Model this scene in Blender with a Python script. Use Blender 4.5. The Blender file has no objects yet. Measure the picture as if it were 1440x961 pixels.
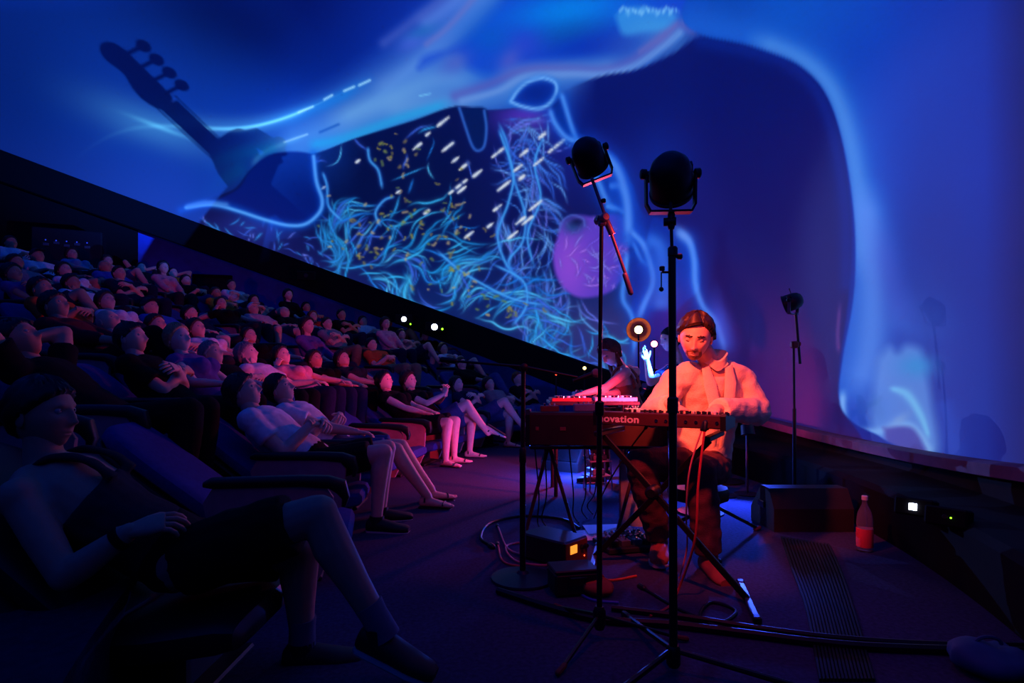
import bpy, math, random
import numpy as np
from mathutils import Vector, Matrix, noise

# ------------------------------------------------------------------ camera, world, exposure
SC = bpy.context.scene
COL = SC.collection
EYE = 0.97            # camera height, metres
FPX = 800.0           # focal length in pixels of the 1440 x 961 frame
HOR = 530.0           # row of the horizon in that frame
cam_d = bpy.data.cameras.new('camera')
cam = bpy.data.objects.new('camera', cam_d)
COL.objects.link(cam)
cam.location = (0, 0, EYE)
cam.rotation_euler = (math.radians(90), 0, 0)
cam_d.sensor_width = 36.0
cam_d.lens = 36.0 * FPX / 1440.0
cam_d.shift_y = (HOR - 480.5) / 1440.0
cam_d.clip_start = 0.02
SC.camera = cam
SC.view_settings.view_transform = 'Standard'
SC.view_settings.look = 'None'
SC.view_settings.exposure = 0.0
SC.view_settings.gamma = 1.0
SC.view_settings.use_curve_mapping = False
world = bpy.data.worlds.new('world')
SC.world = world
world.use_nodes = True
world.node_tree.nodes['Background'].inputs[0].default_value = (0.0, 0.0, 0.002, 1)
world.node_tree.nodes['Background'].inputs[1].default_value = 0.0

RND = random.Random(7)
NRS = np.random.RandomState(11)


def P(px, py, D):
    """the point at depth D (metres along the view) seen at this pixel of the photograph"""
    return Vector(((px - 720) / FPX * D, D, EYE - (py - HOR) / FPX * D))


# the theatre: dome axis, seating centre
DC = (-4.8, 4.5)      # plan centre of the dome
DR = 7.5              # dome radius
RZ = 7.1              # dome height above its rim
SCX, SCY = 6.0, 4.5   # plan centre of the seating arcs
ROW1, ROWD, ROWH = 7.76, 0.95, 0.31


def lamp(name, kind, loc, color, energy, target=None, radius=0.03, angle=60, blend=0.5):
    d = bpy.data.lights.new(name, kind)
    d.color = color
    d.energy = energy
    if kind in ('SPOT', 'POINT'):
        d.shadow_soft_size = radius
    if kind == 'SPOT':
        d.spot_size = math.radians(angle)
        d.spot_blend = blend
    o = bpy.data.objects.new(name, d)
    COL.objects.link(o)
    o.location = loc
    if target is not None:
        o.rotation_euler = (Vector(target) - Vector(loc)).to_track_quat('-Z', 'Y').to_euler()
    return o

# ------------------------------------------------------------------ lights of the show
lamp('red_wash', 'SPOT', P(921, 470, 7.6), (1.0, 0.05, 0.12), 260, target=(-1.2, 4.5, 0.7), radius=0.06, angle=75)


# ------------------------------------------------------------------ materials
MATS = {}


def srgb(r, g, b):
    def f(c):
        c = c / 255.0
        return c / 12.92 if c <= 0.04045 else ((c + 0.055) / 1.055) ** 2.4
    return (f(r), f(g), f(b), 1.0)


def mat(name, rgb, rough=0.7, metal=0.0, spec=0.3, var=0.12, scale=18.0, bump=0.0, bscale=120.0, sheen=0.0, emit=0.0):
    if name in MATS:
        return MATS[name]
    m = bpy.data.materials.new(name)
    m.use_nodes = True
    nt = m.node_tree
    b = nt.nodes['Principled BSDF']
    c = srgb(*rgb)
    b.inputs['Roughness'].default_value = rough
    b.inputs['Metallic'].default_value = metal
    b.inputs['Specular IOR Level'].default_value = spec
    if sheen:
        b.inputs['Sheen Weight'].default_value = sheen
    tc = nt.nodes.new('ShaderNodeTexCoord')
    nz = nt.nodes.new('ShaderNodeTexNoise')
    nz.inputs['Scale'].default_value = scale
    nz.inputs['Detail'].default_value = 3
    nt.links.new(tc.outputs['Object'], nz.inputs['Vector'])
    rp = nt.nodes.new('ShaderNodeValToRGB')
    rp.color_ramp.elements[0].position = 0.3
    rp.color_ramp.elements[1].position = 0.7
    rp.color_ramp.elements[0].color = tuple(x * (1 - var) for x in c[:3]) + (1,)
    rp.color_ramp.elements[1].color = tuple(min(1, x * (1 + var)) for x in c[:3]) + (1,)
    nt.links.new(nz.outputs['Fac'], rp.inputs['Fac'])
    nt.links.new(rp.outputs['Color'], b.inputs['Base Color'])
    if bump:
        n2 = nt.nodes.new('ShaderNodeTexNoise')
        n2.inputs['Scale'].default_value = bscale
        nt.links.new(tc.outputs['Object'], n2.inputs['Vector'])
        bp = nt.nodes.new('ShaderNodeBump')
        bp.inputs['Strength'].default_value = bump
        bp.inputs['Distance'].default_value = 0.01
        nt.links.new(n2.outputs['Fac'], bp.inputs['Height'])
        nt.links.new(bp.outputs['Normal'], b.inputs['Normal'])
    if emit:
        b.inputs['Emission Color'].default_value = c
        b.inputs['Emission Strength'].default_value = emit
    MATS[name] = m
    return m


def glow_mat(name, rgb, strength):
    """a lit lens, bulb or screen"""
    m = mat(name, rgb, rough=0.3, var=0.02)
    b = m.node_tree.nodes['Principled BSDF']
    b.inputs['Emission Color'].default_value = srgb(*rgb)
    b.inputs['Emission Strength'].default_value = strength
    return m


# ------------------------------------------------------------------ geometry helpers
def V3(p):
    return np.array([p[0], p[1], p[2]], float)


def unit(v):
    v = V3(v)
    return v / max(np.linalg.norm(v), 1e-9)


def frame(d, up=(0, 0, 1)):
    d = unit(d)
    u = V3(up)
    if abs(np.dot(u, d)) > 0.95:
        u = np.array([1.0, 0, 0]) if abs(d[0]) < 0.9 else np.array([0, 1.0, 0])
    a = unit(np.cross(u, d))
    b = np.cross(d, a)
    return a, b, d


class MB:
    """collects shapes; build() links them as one mesh object"""
    def __init__(self):
        self.v = []
        self.f = []
        self.n = 0

    def raw(self, v, f):
        v = np.asarray(v, float)
        self.v.append(v)
        o = self.n
        self.f.extend([tuple(int(i) + o for i in q) for q in f])
        self.n += len(v)
        return self

    def box(self, c, s, R=None, bev=0.0):
        h = np.array(s, float) / 2
        if bev > 0:
            bev = min(bev, 0.49 * min(s))
            pts = []
            for sx in (-1, 1):
                for sy in (-1, 1):
                    for sz in (-1, 1):
                        k = np.array([sx, sy, sz])
                        for ax in range(3):
                            q = h - bev
                            q[ax] = h[ax]
                            pts.append(k * q)
            v = np.array(pts)
            idx = lambda sx, sy, sz, ax: ((sx > 0) * 4 + (sy > 0) * 2 + (sz > 0)) * 3 + ax
            f = []
            for ax in range(3):
                o1, o2 = (ax + 1) % 3, (ax + 2) % 3
                for s_ in (-1, 1):
                    q = []
                    for a, b in ((-1, -1), (1, -1), (1, 1), (-1, 1)):
                        k = [0, 0, 0]
                        k[ax] = s_
                        k[o1] = a
                        k[o2] = b
                        q.append(idx(*k, ax))
                    f.append(q if s_ > 0 else q[::-1])
                for a in (-1, 1):
                    for b in (-1, 1):
                        k0 = [0, 0, 0]
                        k1 = [0, 0, 0]
                        k0[ax], k1[ax] = -1, 1
                        k0[o1] = k1[o1] = a
                        k0[o2] = k1[o2] = b
                        q = [idx(*k0, o1), idx(*k1, o1), idx(*k1, o2), idx(*k0, o2)]
                        f.append(q if a * b > 0 else q[::-1])
            for sx in (-1, 1):
                for sy in (-1, 1):
                    for sz in (-1, 1):
                        q = [idx(sx, sy, sz, 0), idx(sx, sy, sz, 1), idx(sx, sy, sz, 2)]
                        f.append(q if sx * sy * sz > 0 else q[::-1])
        else:
            v = np.array([(x, y, z) for x in (-1, 1) for y in (-1, 1) for z in (-1, 1)], float) * h
            f = [(0, 1, 3, 2), (4, 6, 7, 5), (0, 4, 5, 1), (2, 3, 7, 6), (0, 2, 6, 4), (1, 5, 7, 3)]
        if R is not None:
            v = v @ np.asarray(R, float).T
        return self.raw(v + V3(c), f)

    def tube(self, pts, r, n=10, caps=True, rnd=False):
        pts = [V3(p) for p in pts]
        m = len(pts)
        rs = [r] * m if np.isscalar(r) else list(r)
        if rnd:
            d0, d1 = unit(pts[1] - pts[0]), unit(pts[-1] - pts[-2])
            a, b = [], []
            ra, rb = rs[0], rs[-1]
            for k in (90, 60, 30):
                t = math.radians(k)
                a.append((pts[0] - d0 * ra * math.sin(t), max(ra * math.cos(t), 1e-4)))
            for k in (30, 60, 90):
                t = math.radians(k)
                b.append((pts[-1] + d1 * rb * math.sin(t), max(rb * math.cos(t), 1e-4)))
            pts = [q[0] for q in a] + pts + [q[0] for q in b]
            rs = [q[1] for q in a] + rs + [q[1] for q in b]
            m = len(pts)
        v = []
        prev = None
        for i in range(m):
            d = unit(pts[min(i + 1, m - 1)] - pts[max(i - 1, 0)])
            if prev is None:
                a, b, _ = frame(d)
            else:
                a = prev - d * np.dot(prev, d)
                a = unit(a) if np.linalg.norm(a) > 1e-6 else frame(d)[0]
                b = np.cross(d, a)
            prev = a
            for k in range(n):
                t = 2 * math.pi * k / n
                v.append(pts[i] + (a * math.cos(t) + b * math.sin(t)) * rs[i])
        f = []
        for i in range(m - 1):
            for k in range(n):
                k2 = (k + 1) % n
                f.append((i * n + k, i * n + k2, (i + 1) * n + k2, (i + 1) * n + k))
        if caps:
            f.append(tuple(range(n))[::-1])
            f.append(tuple((m - 1) * n + k for k in range(n)))
        return self.raw(v, f)

    def loft(self, secs, n=14, pw=2.0):
        """secs: (centre, half-axis a, half-axis b) vectors; superellipse sections, capped"""
        v, f = [], []
        m = len(secs)
        for c, a, b in secs:
            c, a, b = V3(c), V3(a), V3(b)
            for k in range(n):
                t = 2 * math.pi * k / n
                ct, st = math.cos(t), math.sin(t)
                x = math.copysign(abs(ct) ** (2 / pw), ct)
                y = math.copysign(abs(st) ** (2 / pw), st)
                v.append(c + a * x + b * y)
        for i in range(m - 1):
            for k in range(n):
                k2 = (k + 1) % n
                f.append((i * n + k, i * n + k2, (i + 1) * n + k2, (i + 1) * n + k))
        f.append(tuple(range(n))[::-1])
        f.append(tuple((m - 1) * n + k for k in range(n)))
        return self.raw(v, f)

    def lathe(self, prof, c=(0, 0, 0), axis=(0, 0, 1), n=20):
        """prof: (radius, height along the axis)"""
        a, b, d = frame(axis)
        c = V3(c)
        v, f = [], []
        for r, h in prof:
            for k in range(n):
                t = 2 * math.pi * k / n
                v.append(c + d * h + (a * math.cos(t) + b * math.sin(t)) * max(r, 1e-4))
        for i in range(len(prof) - 1):
            for k in range(n):
                k2 = (k + 1) % n
                f.append((i * n + k, i * n + k2, (i + 1) * n + k2, (i + 1) * n + k))
        f.append(tuple(range(n))[::-1])
        f.append(tuple((len(prof) - 1) * n + k for k in range(n)))
        return self.raw(v, f)

    def ell(self, c, r, R=None, n=14, m=10):
        v, f = [], []
        for i in range(m + 1):
            e = math.pi * (i / m - 0.5)
            for k in range(n):
                t = 2 * math.pi * k / n
                ce = max(math.cos(e), 0.004)
                v.append((r[0] * ce * math.cos(t), r[1] * ce * math.sin(t), r[2] * math.sin(e)))
        v = np.array(v)
        if R is not None:
            v = v @ np.asarray(R, float).T
        for i in range(m):
            for k in range(n):
                k2 = (k + 1) % n
                f.append((i * n + k, i * n + k2, (i + 1) * n + k2, (i + 1) * n + k))
        f.append(tuple(range(n))[::-1])
        f.append(tuple(m * n + k for k in range(n)))
        return self.raw(v + V3(c), f)

    def prism(self, poly, d0, d1, M):
        """poly in the plane of M's first two axes, extruded along the third from d0 to d1"""
        M = np.asarray(M, float)
        k = len(poly)
        v = [(M[:3, 0] * x + M[:3, 1] * y + M[:3, 2] * d + M[:3, 3]) for d in (d0, d1) for x, y in poly]
        f = [tuple(range(k))[::-1], tuple(range(k, 2 * k))]
        for i in range(k):
            j = (i + 1) % k
            f.append((i, j, k + j, k + i))
        return self.raw(v, f)

    def mesh(self, name, smooth=True, angle=40):
        me = bpy.data.meshes.new(name)
        v = np.concatenate(self.v) if self.v else np.zeros((0, 3))
        me.from_pydata(v.tolist(), [], self.f)
        me.update()
        if smooth:
            me.polygons.foreach_set('use_smooth', [True] * len(me.polygons))
            try:
                me.set_sharp_from_angle(angle=math.radians(angle))
            except Exception:
                pass
        return me

    def build(self, name, m=None, parent=None, smooth=True, angle=40):
        return link(name, self.mesh(name, smooth, angle), m, parent)


def link(name, me, m=None, parent=None):
    o = bpy.data.objects.new(name, me)
    COL.objects.link(o)
    if m is not None:
        if len(o.data.materials) == 0:
            o.data.materials.append(m)
        else:
            o.material_slots[0].link = 'OBJECT'
            o.material_slots[0].material = m
    if parent is not None:
        o.parent = parent
    return o


def thing(name, label, cat, loc=(0, 0, 0), rz=0.0, group=None):
    o = bpy.data.objects.new(name, None)
    o.empty_display_size = 0.05
    COL.objects.link(o)
    o.location = loc
    o.rotation_euler = (0, 0, rz)
    o['label'] = label
    o['category'] = cat
    if group:
        o['group'] = group
    return o


def tag(o, label, cat, group=None):
    o['label'] = label
    o['category'] = cat
    if group:
        o['group'] = group
    return o


def struct(o):
    o['kind'] = 'structure'
    return o


def recol(o, m):
    o.material_slots[0].link = 'OBJECT'
    o.material_slots[0].material = m


def copy_tree(o, parent=None):
    c = o.copy()
    COL.objects.link(c)
    if parent is not None:
        c.parent = parent
    for ch in list(o.children):
        copy_tree(ch, c)
    return c


def child(o, stem):
    return [c for c in o.children if c.name.split('.')[0] == stem]


def spline(pts, n=12):
    p = np.array(pts, float)
    p = np.vstack([2 * p[0] - p[1], p, 2 * p[-1] - p[-2]])
    out = []
    for i in range(1, len(p) - 2):
        for k in range(n):
            t = k / n
            a, b, c, d = p[i - 1], p[i], p[i + 1], p[i + 2]
            out.append(0.5 * (2 * b + (c - a) * t + (2 * a - 5 * b + 4 * c - d) * t * t + (3 * b - a - 3 * c + d) * t ** 3))
    out.append(p[-2])
    return np.array(out)


def pix_on_arc(px, R):
    """plan point of the seating arc of radius R in this pixel column"""
    s = (px - 720) / FPX
    A = s * s + 1
    B = -2 * (s * SCX + SCY)
    C = SCX ** 2 + SCY ** 2 - R * R
    D = (-B + math.sqrt(B * B - 4 * A * C)) / (2 * A)
    return s * D, D

# ------------------------------------------------------------------ the dome: rim, screen, picture
RIM_PX = [(0, 212), (120, 255), (250, 303), (380, 350), (500, 395), (630, 442), (760, 490), (820, 510), (1060, 585), (1150, 603), (1250, 622), (1350, 640), (1440, 655)]


def ray_circle(px, R=DR):
    s = (px - 720) / FPX
    A = s * s + 1
    B = -2 * (s * DC[0] + DC[1])
    C = DC[0] ** 2 + DC[1] ** 2 - R * R
    D = (-B + math.sqrt(B * B - 4 * A * C)) / (2 * A)
    return s * D, D


_rx, _ry, _rz = [], [], []
for px, py in RIM_PX:
    x, D = ray_circle(px)
    _rx.append(x)
    _ry.append(D)
    _rz.append(EYE - (py - HOR) / FPX * D)
_A = np.stack([np.ones(13), np.array(_rx), np.array(_rx) ** 2, np.array(_ry) - DC[1]], 1)
_W = np.array([800.0 / d for d in _ry])
RIMC = np.linalg.lstsq(_A * _W[:, None], np.array(_rz) * _W, rcond=None)[0]


def rim_z(x, y):
    return RIMC[0] + RIMC[1] * x + RIMC[2] * x * x + RIMC[3] * (y - DC[1])


def dome_point(phi, e):
    x = DC[0] + DR * np.cos(e) * np.cos(phi)
    y = DC[1] + DR * np.cos(e) * np.sin(phi)
    return x, y, rim_z(x, y) + RZ * np.sin(e)


def dome_hit(px, py):
    """where the sight line through a pixel meets the dome"""
    d = np.array([(px - 720) / FPX, 1.0, -(py - HOR) / FPX])
    lo, hi = 0.5, 16.0

    def inside(t):
        x, y, z = d[0] * t, d[1] * t, EYE + d[2] * t
        r2 = ((x - DC[0]) ** 2 + (y - DC[1]) ** 2) / DR ** 2
        return r2 < 1 and z < rim_z(x, y) + RZ * math.sqrt(max(0, 1 - r2))
    for _ in range(50):
        mid = (lo + hi) / 2
        if inside(mid):
            lo = mid
        else:
            hi = mid
    return Vector((d[0] * lo, lo, EYE + d[2] * lo))


# the picture of the show, laid down stroke by stroke on a flat chart before it goes onto the dome
CX0, CX1, CY0, CY1 = -120, 1560, -160, 720
CW, CH = CX1 - CX0, CY1 - CY0
GX, GY = np.meshgrid(np.arange(CX0, CX1, dtype=np.float32), np.arange(CY0, CY1, dtype=np.float32))
IMG = np.zeros((CH, CW, 3), np.float32)


def c3(r, g, b):
    return np.array([r, g, b], np.float32) / 255.0


def dist_line(pts, pad):
    p = np.array(pts, np.float32)
    x0 = int(max(CX0, math.floor(p[:, 0].min() - pad)))
    x1 = int(min(CX1, math.ceil(p[:, 0].max() + pad)))
    y0 = int(max(CY0, math.floor(p[:, 1].min() - pad)))
    y1 = int(min(CY1, math.ceil(p[:, 1].max() + pad)))
    if x1 <= x0 or y1 <= y0:
        return None
    sl = (slice(y0 - CY0, y1 - CY0), slice(x0 - CX0, x1 - CX0))
    X, Y = GX[sl], GY[sl]
    best = np.full(X.shape, 1e9, np.float32)
    par = np.zeros(X.shape, np.float32)
    side = np.zeros(X.shape, np.float32)
    n = len(p) - 1
    for i in range(n):
        a, b = p[i], p[i + 1]
        d = b - a
        L2 = max(float(d @ d), 1e-6)
        t = np.clip(((X - a[0]) * d[0] + (Y - a[1]) * d[1]) / L2, 0, 1)
        ex, ey = X - a[0] - t * d[0], Y - a[1] - t * d[1]
        q = ex * ex + ey * ey
        w = q < best
        best[w] = q[w]
        par[w] = ((i + t) / n)[w]
        side[w] = (d[0] * ey - d[1] * ex)[w]
    return sl, np.sqrt(best), par, side


def stroke(pts, w, col, a=1.0, add=False, n=8, fade=0.0, both=None, smooth=True):
    """soft line; w scalar or list along the line; both=(left width, right width) for a one-sided blur"""
    sp = spline(pts, n) if smooth and len(pts) > 2 else np.array(pts, float)
    wm = max(w) if not np.isscalar(w) else w
    if both:
        wm = max(both)
    r = dist_line(sp, wm * 2.6)
    if r is None:
        return
    sl, d, par, side = r
    if both:
        ww = np.where(side > 0, both[1], both[0])
    elif np.isscalar(w):
        ww = w
    else:
        ww = np.interp(par, np.linspace(0, 1, len(w)), w)
    al = a * np.exp(-(d / ww) ** 2)
    if fade:
        al = al * np.clip(np.minimum(par, 1 - par) / fade, 0, 1)
    al = al[..., None]
    c = np.asarray(col, np.float32)
    if add:
        IMG[sl] += c * al
    else:
        IMG[sl] = IMG[sl] * (1 - al) + c * al


def inside_poly(p):
    ins = np.zeros(GX.shape, bool)
    n = len(p)
    for i in range(n):
        x1, y1 = p[i]
        x2, y2 = p[(i + 1) % n]
        if y1 == y2:
            continue
        c = (GY >= min(y1, y2)) & (GY < max(y1, y2))
        xi = x1 + (GY - y1) * (x2 - x1) / (y2 - y1)
        ins ^= c & (GX < xi)
    return ins


def poly_mask(pts, soft=2.0, n=8, smooth=True):
    p = spline(list(pts) + [pts[0]], n)[:-1] if smooth else np.array(pts, float)
    ins = inside_poly(p)
    q = np.vstack([p, p[:1]])
    r = dist_line(q, soft + 2)
    m = ins.astype(np.float32)
    if r is not None:
        sl, d, _, _ = r
        sg = np.where(ins[sl], d, -d)
        m[sl] = np.clip(0.5 + sg / (2 * soft), 0, 1)
    return m


def lay(mask, col, a=1.0):
    global IMG
    al = (mask * a)[..., None]
    c = np.asarray(col, np.float32)
    IMG[:] = IMG * (1 - al) + c * al


def blob(cx, cy, rx, ry, col, a=1.0, rot=0.0, add=False, pw=2.0):
    t = math.radians(rot)
    X, Y = GX - cx, GY - cy
    u = (X * math.cos(t) + Y * math.sin(t)) / rx
    v = (-X * math.sin(t) + Y * math.cos(t)) / ry
    al = (a * np.exp(-(u * u + v * v) ** (pw / 2)))[..., None]
    c = np.asarray(col, np.float32)
    if add:
        IMG[:] += c * al
    else:
        IMG[:] = IMG * (1 - al) + c * al


def fbm(scale, seed, oct=4):
    rs = np.random.RandomState(seed)
    out = np.zeros((CH, CW), np.float32)
    amp, tot = 1.0, 0.0
    for o in range(oct):
        s = scale / 2 ** o
        gw, gh = int(CW / s) + 3, int(CH / s) + 3
        g = rs.rand(gh, gw).astype(np.float32)
        x = (GX - CX0) / s
        y = (GY - CY0) / s
        xi, yi = x.astype(int), y.astype(int)
        fx, fy = x - xi, y - yi
        fx = fx * fx * (3 - 2 * fx)
        fy = fy * fy * (3 - 2 * fy)
        out += amp * ((g[yi, xi] * (1 - fx) + g[yi, xi + 1] * fx) * (1 - fy) + (g[yi + 1, xi] * (1 - fx) + g[yi + 1, xi + 1] * fx) * fy)
        tot += amp
        amp *= 0.5
    return out / tot


def paint_show():
    FLOW = fbm(70, 8, 3)
    N1, N2, N3 = fbm(260, 1), fbm(120, 2), fbm(60, 3)
    rs = np.random.RandomState(5)
    # ground: deep blue, brighter to the right
    t = np.clip((GX - 900) / 500, 0, 1)[..., None]
    IMG[:] = c3(0, 22, 118) * (1 - t) + c3(0, 40, 150) * t
    # --- upper left: dark hollow and the pale membrane below and right of it
    mem = [(-200, 330), (-60, 330), (60, 340), (250, 303), (328, 268), (352, 240), (385, 218), (440, 217), (500, 195), (580, 170), (640, 149), (690, 154), (720, 152), (760, 148), (790, 130), (850, 106), (900, 98), (960, 52), (1010, 20), (1040, -60), (1000, -220), (-200, -220)]
    m = poly_mask(mem, 1.5)
    lay(m, c3(0, 44, 160))
    blob(60, 60, 230, 260, c3(0, 26, 125), 0.8)
    blob(230, 290, 110, 90, c3(45, 95, 190), 0.75 )
    lay(m * np.clip((GX - 330) / 130, 0, 1) * np.clip((430 - GX + GY * 1.2) / 160 , 0, 1), c3(10, 105, 205), 0.75)
    # grey-blue body of the membrane
    stroke([(420, 190), (520, 150), (620, 110), (720, 105), (830, 70), (930, 40)], 52, c3(70, 135, 212), 0.85)
    stroke([(480, 160), (560, 105), (620, 55), (690, -20), (740, -90)], 46, c3(72, 130, 212), 0.85)
    stroke([(560, 150), (680, 135), (760, 100), (850, 92)], 20, c3(95, 152, 215), 0.7)
    stroke([(455, 172), (540, 142), (610, 112), (680, 112), (740, 92)], 15, c3(105, 165, 222), 0.6, fade=0.1)
    stroke([(520, 128), (580, 92), (640, 40), (700, -30)], 13, c3(100, 155, 225), 0.6, fade=0.1)
    # dark hollow upper left
    hol = [(60, -200), (110, -40), (140, 40), (190, 120), (250, 160), (320, 176), (400, 165), (470, 135), (540, 85), (590, 30), (640, -40), (690, -200)]
    lay(poly_mask(hol, 34), c3(0, 30, 135), 0.9)
    hol2 = [(110, -200), (150, -40), (190, 40), (250, 95), (320, 118), (400, 100), (470, 55), (520, 0), (560, -60), (600, -200)]
    lay(poly_mask(hol2, 60), c3(0, 12, 88), 0.95)
    blob(640, 30, 150, 90, c3(20, 60, 190), 0.35)
    # inner blue field of the membrane near the top
    lay(poly_mask([(590, 95), (650, 60), (700, 10), (760, -60), (980, -80), (960, 20), (900, 30), (860, 55), (790, 82), (720, 92), (690, 105), (660, 95), (640, 75), (600, 80)], 9), c3(12, 60, 200), 0.85)
    blob(800, 15, 95, 30, c3(0, 125, 225), 0.9, -8)
    blob(800, 50, 60, 20, c3(0, 90, 150), 0.55, -10)
    blob(830, 66, 65, 22, c3(0, 45, 175), 0.9, -8)
    blob(870, 62, 45, 18, c3(30, 60, 170), 0.5)
    blob(735, 60, 30, 20, c3(50, 55, 200), 0.55)
    blob(690, 55, 34, 22, c3(0, 90, 190), 0.5)
    blob(690, 160 - 50, 30, 34, c3(10, 75, 195), 0.6, 40)
    blob(640, 88, 22, 14, c3(72, 92, 190), 0.7, -30)
    blob(716, 85, 20, 14, c3(75, 85, 190), 0.7, -45)
    stroke([(600, 30), (625, 12), (650, -10), (690, -60)], 14, c3(110, 150, 235), 0.5)
    blob(580, 56, 22, 12, c3(80, 100, 220), 0.6, -30)
    blob(592, 45, 24, 9, c3(20, 105, 175), 0.5, -20)
    stroke([(540, 60), (580, 30), (630, -10), (680, -70)], 8, c3(75, 95, 190), 0.5)
    stroke([(600, 62), (628, 40), (660, 5), (690, -30)], 5, c3(110, 110, 190), 0.5)
    # pale rolled lip with a brownish-pink back
    stroke([(640, 135), (690, 118), (740, 98), (800, 97), (850, 98), (890, 84), (930, 55), (952, 36), (975, 42)], 8, c3(80, 88, 180), 0.75)
    stroke([(650, 142), (700, 128), (740, 108), (800, 104), (850, 104), (893, 92), (932, 66), (956, 46)], 5.5, c3(95, 140, 215), 0.9)
    stroke([(900, 72), (930, 52), (950, 34)], [4, 7, 4], c3(105, 105, 180), 0.5)
    # white ruffle near (905, 18)
    lay(poly_mask([(865, 22), (880, 12), (905, 9), (925, 14), (942, 14), (952, 24), (935, 40), (905, 45), (876, 48)], 5), c3(55, 150, 225), 0.75)
    for k in range(8):
        x = 872 + k * 10
        stroke([(x, 16 + (k % 2) * 4), (x + 5, 11 + (k % 3) * 3), (x + 11, 15)], 2.2, c3(120, 190, 245), 0.7)
    # streaks of light on the membrane
    lay(poly_mask([(150, 190), (190, 158), (230, 150), (262, 165), (250, 190), (200, 205), (160, 205)], 22), c3(0, 110, 195), 0.75)
    stroke([(205, 178), (225, 180), (247, 179)], 3.2, c3(95, 190, 245), 0.9, fade=0.2)
    stroke([(230, 165), (280, 172), (330, 180), (380, 172), (430, 157), (480, 135), (530, 105)], 9, c3(20, 120, 220), 0.75, fade=0.15)
    stroke([(285, 176), (310, 182), (340, 182), (372, 175), (410, 163), (438, 150)], 3, c3(100, 185, 250), 0.85, fade=0.15)
    for a, b in (((420, 158), (440, 150)), ((456, 140), (467, 134)), ((484, 128), (498, 122)), ((505, 120), (520, 113))):
        stroke([a, b], 1.8, c3(150, 215, 255), 0.9)
    stroke([(352, 235), (370, 215), (400, 202), (432, 190)], 4, c3(70, 150, 225), 0.8, fade=0.15)
    stroke([(400, 200), (432, 189)], 1.5, c3(140, 205, 255), 0.8)
    stroke([(450, 186), (476, 175)], 2, c3(20, 80, 170), 0.8)
    stroke([(430, 205), (480, 196), (560, 168), (640, 142)], 8, c3(30, 160, 225), 0.7, fade=0.1)
    stroke([(590, 135), (605, 132)], 1.3, c3(110, 190, 240), 0.8)
    stroke([(280, 240), (330, 218), (380, 210)], 12, c3(0, 120, 190), 0.5)
    stroke([(270, 280), (300, 262), (335, 240)], 14, c3(0, 125, 190), 0.6)
    lay(m, c3(0, 60, 180), 0.0)
    # left part of the membrane is thrown by the floor projector, so the dome's own picture stays dim there
    IMG[:] = IMG * (1 - 0.0 * m[..., None])
    dimm = (m * np.clip((410 - GX) / 130, 0, 1) * np.clip((GY + 40) / 60, 0, 1))[..., None]
    IMG[:] = IMG * (1 - dimm * 0.85) + c3(0, 6, 62) * dimm * 0.85
    # --- nerve field
    nf = [(248, 304), (290, 282), (330, 266), (352, 240), (385, 218), (440, 217), (500, 195), (580, 170), (640, 150), (690, 155), (765, 150), (785, 165), (805, 195), (835, 250), (872, 300), (884, 360), (888, 420), (884, 470), (900, 560), (880, 620), (230, 420)]
    nm = poly_mask(nf, 1.6)
    lay(nm, c3(2, 10, 66))
    lay(nm * np.clip(1 - ((GX - 470) / 260) ** 2 - ((GY - 260) / 110) ** 2, 0, 1), c3(0, 6, 48), 0.9)
    lay(nm * np.clip((GX - 640) / 160, 0, 1) * np.clip((330 - GY) / 120, 0, 1), c3(18, 28, 130), 0.85)
    lay(nm * np.clip((GY - 330) / 90, 0, 1), c3(10, 34, 95), 0.75)
    lay(nm * np.exp(-((GX - 740) / 45) ** 2 - ((GY - 165) / 22) ** 2), c3(85, 50, 190), 0.8)
    lay(nm * np.clip((GX - 700) / 100, 0, 1) * np.clip((GY - 400) / 60, 0, 1), c3(48, 48, 110), 0.8)
    # left lower violet tangle by the rim
    lay(nm * np.exp(-((GX - 360) / 55) ** 2 - ((GY - 318) / 24) ** 2), c3(30, 50, 150), 0.8)

    # fibres
    def fib(x, y, ang, L, w, col, a, wig=0.16, soft=0.35):
        p = [(x, y)]
        k = max(3, int(L / 9))
        wv = 0
        for i in range(k):
            wv = 0.6 * wv + rs.normal() * wig
            xi_ = int(min(max(x - CX0, 0), CW - 1))
            yi_ = int(min(max(y - CY0, 0), CH - 1))
            ang2 = ang + wv + 5.5 * (FLOW[yi_, xi_] - 0.5)
            x += math.cos(ang2) * L / k
            y += math.sin(ang2) * L / k
            p.append((x, y))
        stroke(p, w * 2.8, col * 0.6, a * 0.5, add=False, n=3, fade=soft)
        stroke(p, w * 0.85, np.minimum(col * 1.12, 1), min(1, a * 1.15), n=3, fade=soft)
    cy = [c3(40, 150, 225), c3(20, 110, 205), c3(70, 175, 235), c3(50, 90, 205)]
    keep = IMG.copy()
    # sparse fibres, upper field
    for k in range(20):
        x = rs.uniform(440, 660)
        y = rs.uniform(190, 340) - (x - 440) * 0.12
        fib(x, y, rs.choice([1.2, 1.6, 1.9]) + rs.normal() * 0.2, rs.uniform(25, 60), rs.uniform(0.9, 1.7), cy[rs.randint(4)], 0.7)
    # column of fibres at the right of the field
    for k in range(170):
        y = rs.uniform(160, 440)
        x = 690 + 85 * rs.rand() + 40 * math.sin(y / 60.0) * 0.5 + (y - 160) * 0.12
        fib(x, y, rs.choice([1.2, 1.9, 2.3, 0.9]) + rs.normal() * 0.25, rs.uniform(35, 95), rs.uniform(0.7, 1.7), [c3(60, 120, 225), c3(45, 95, 215), c3(90, 150, 240), c3(95, 110, 225)][rs.randint(4)], 0.65)
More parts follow.
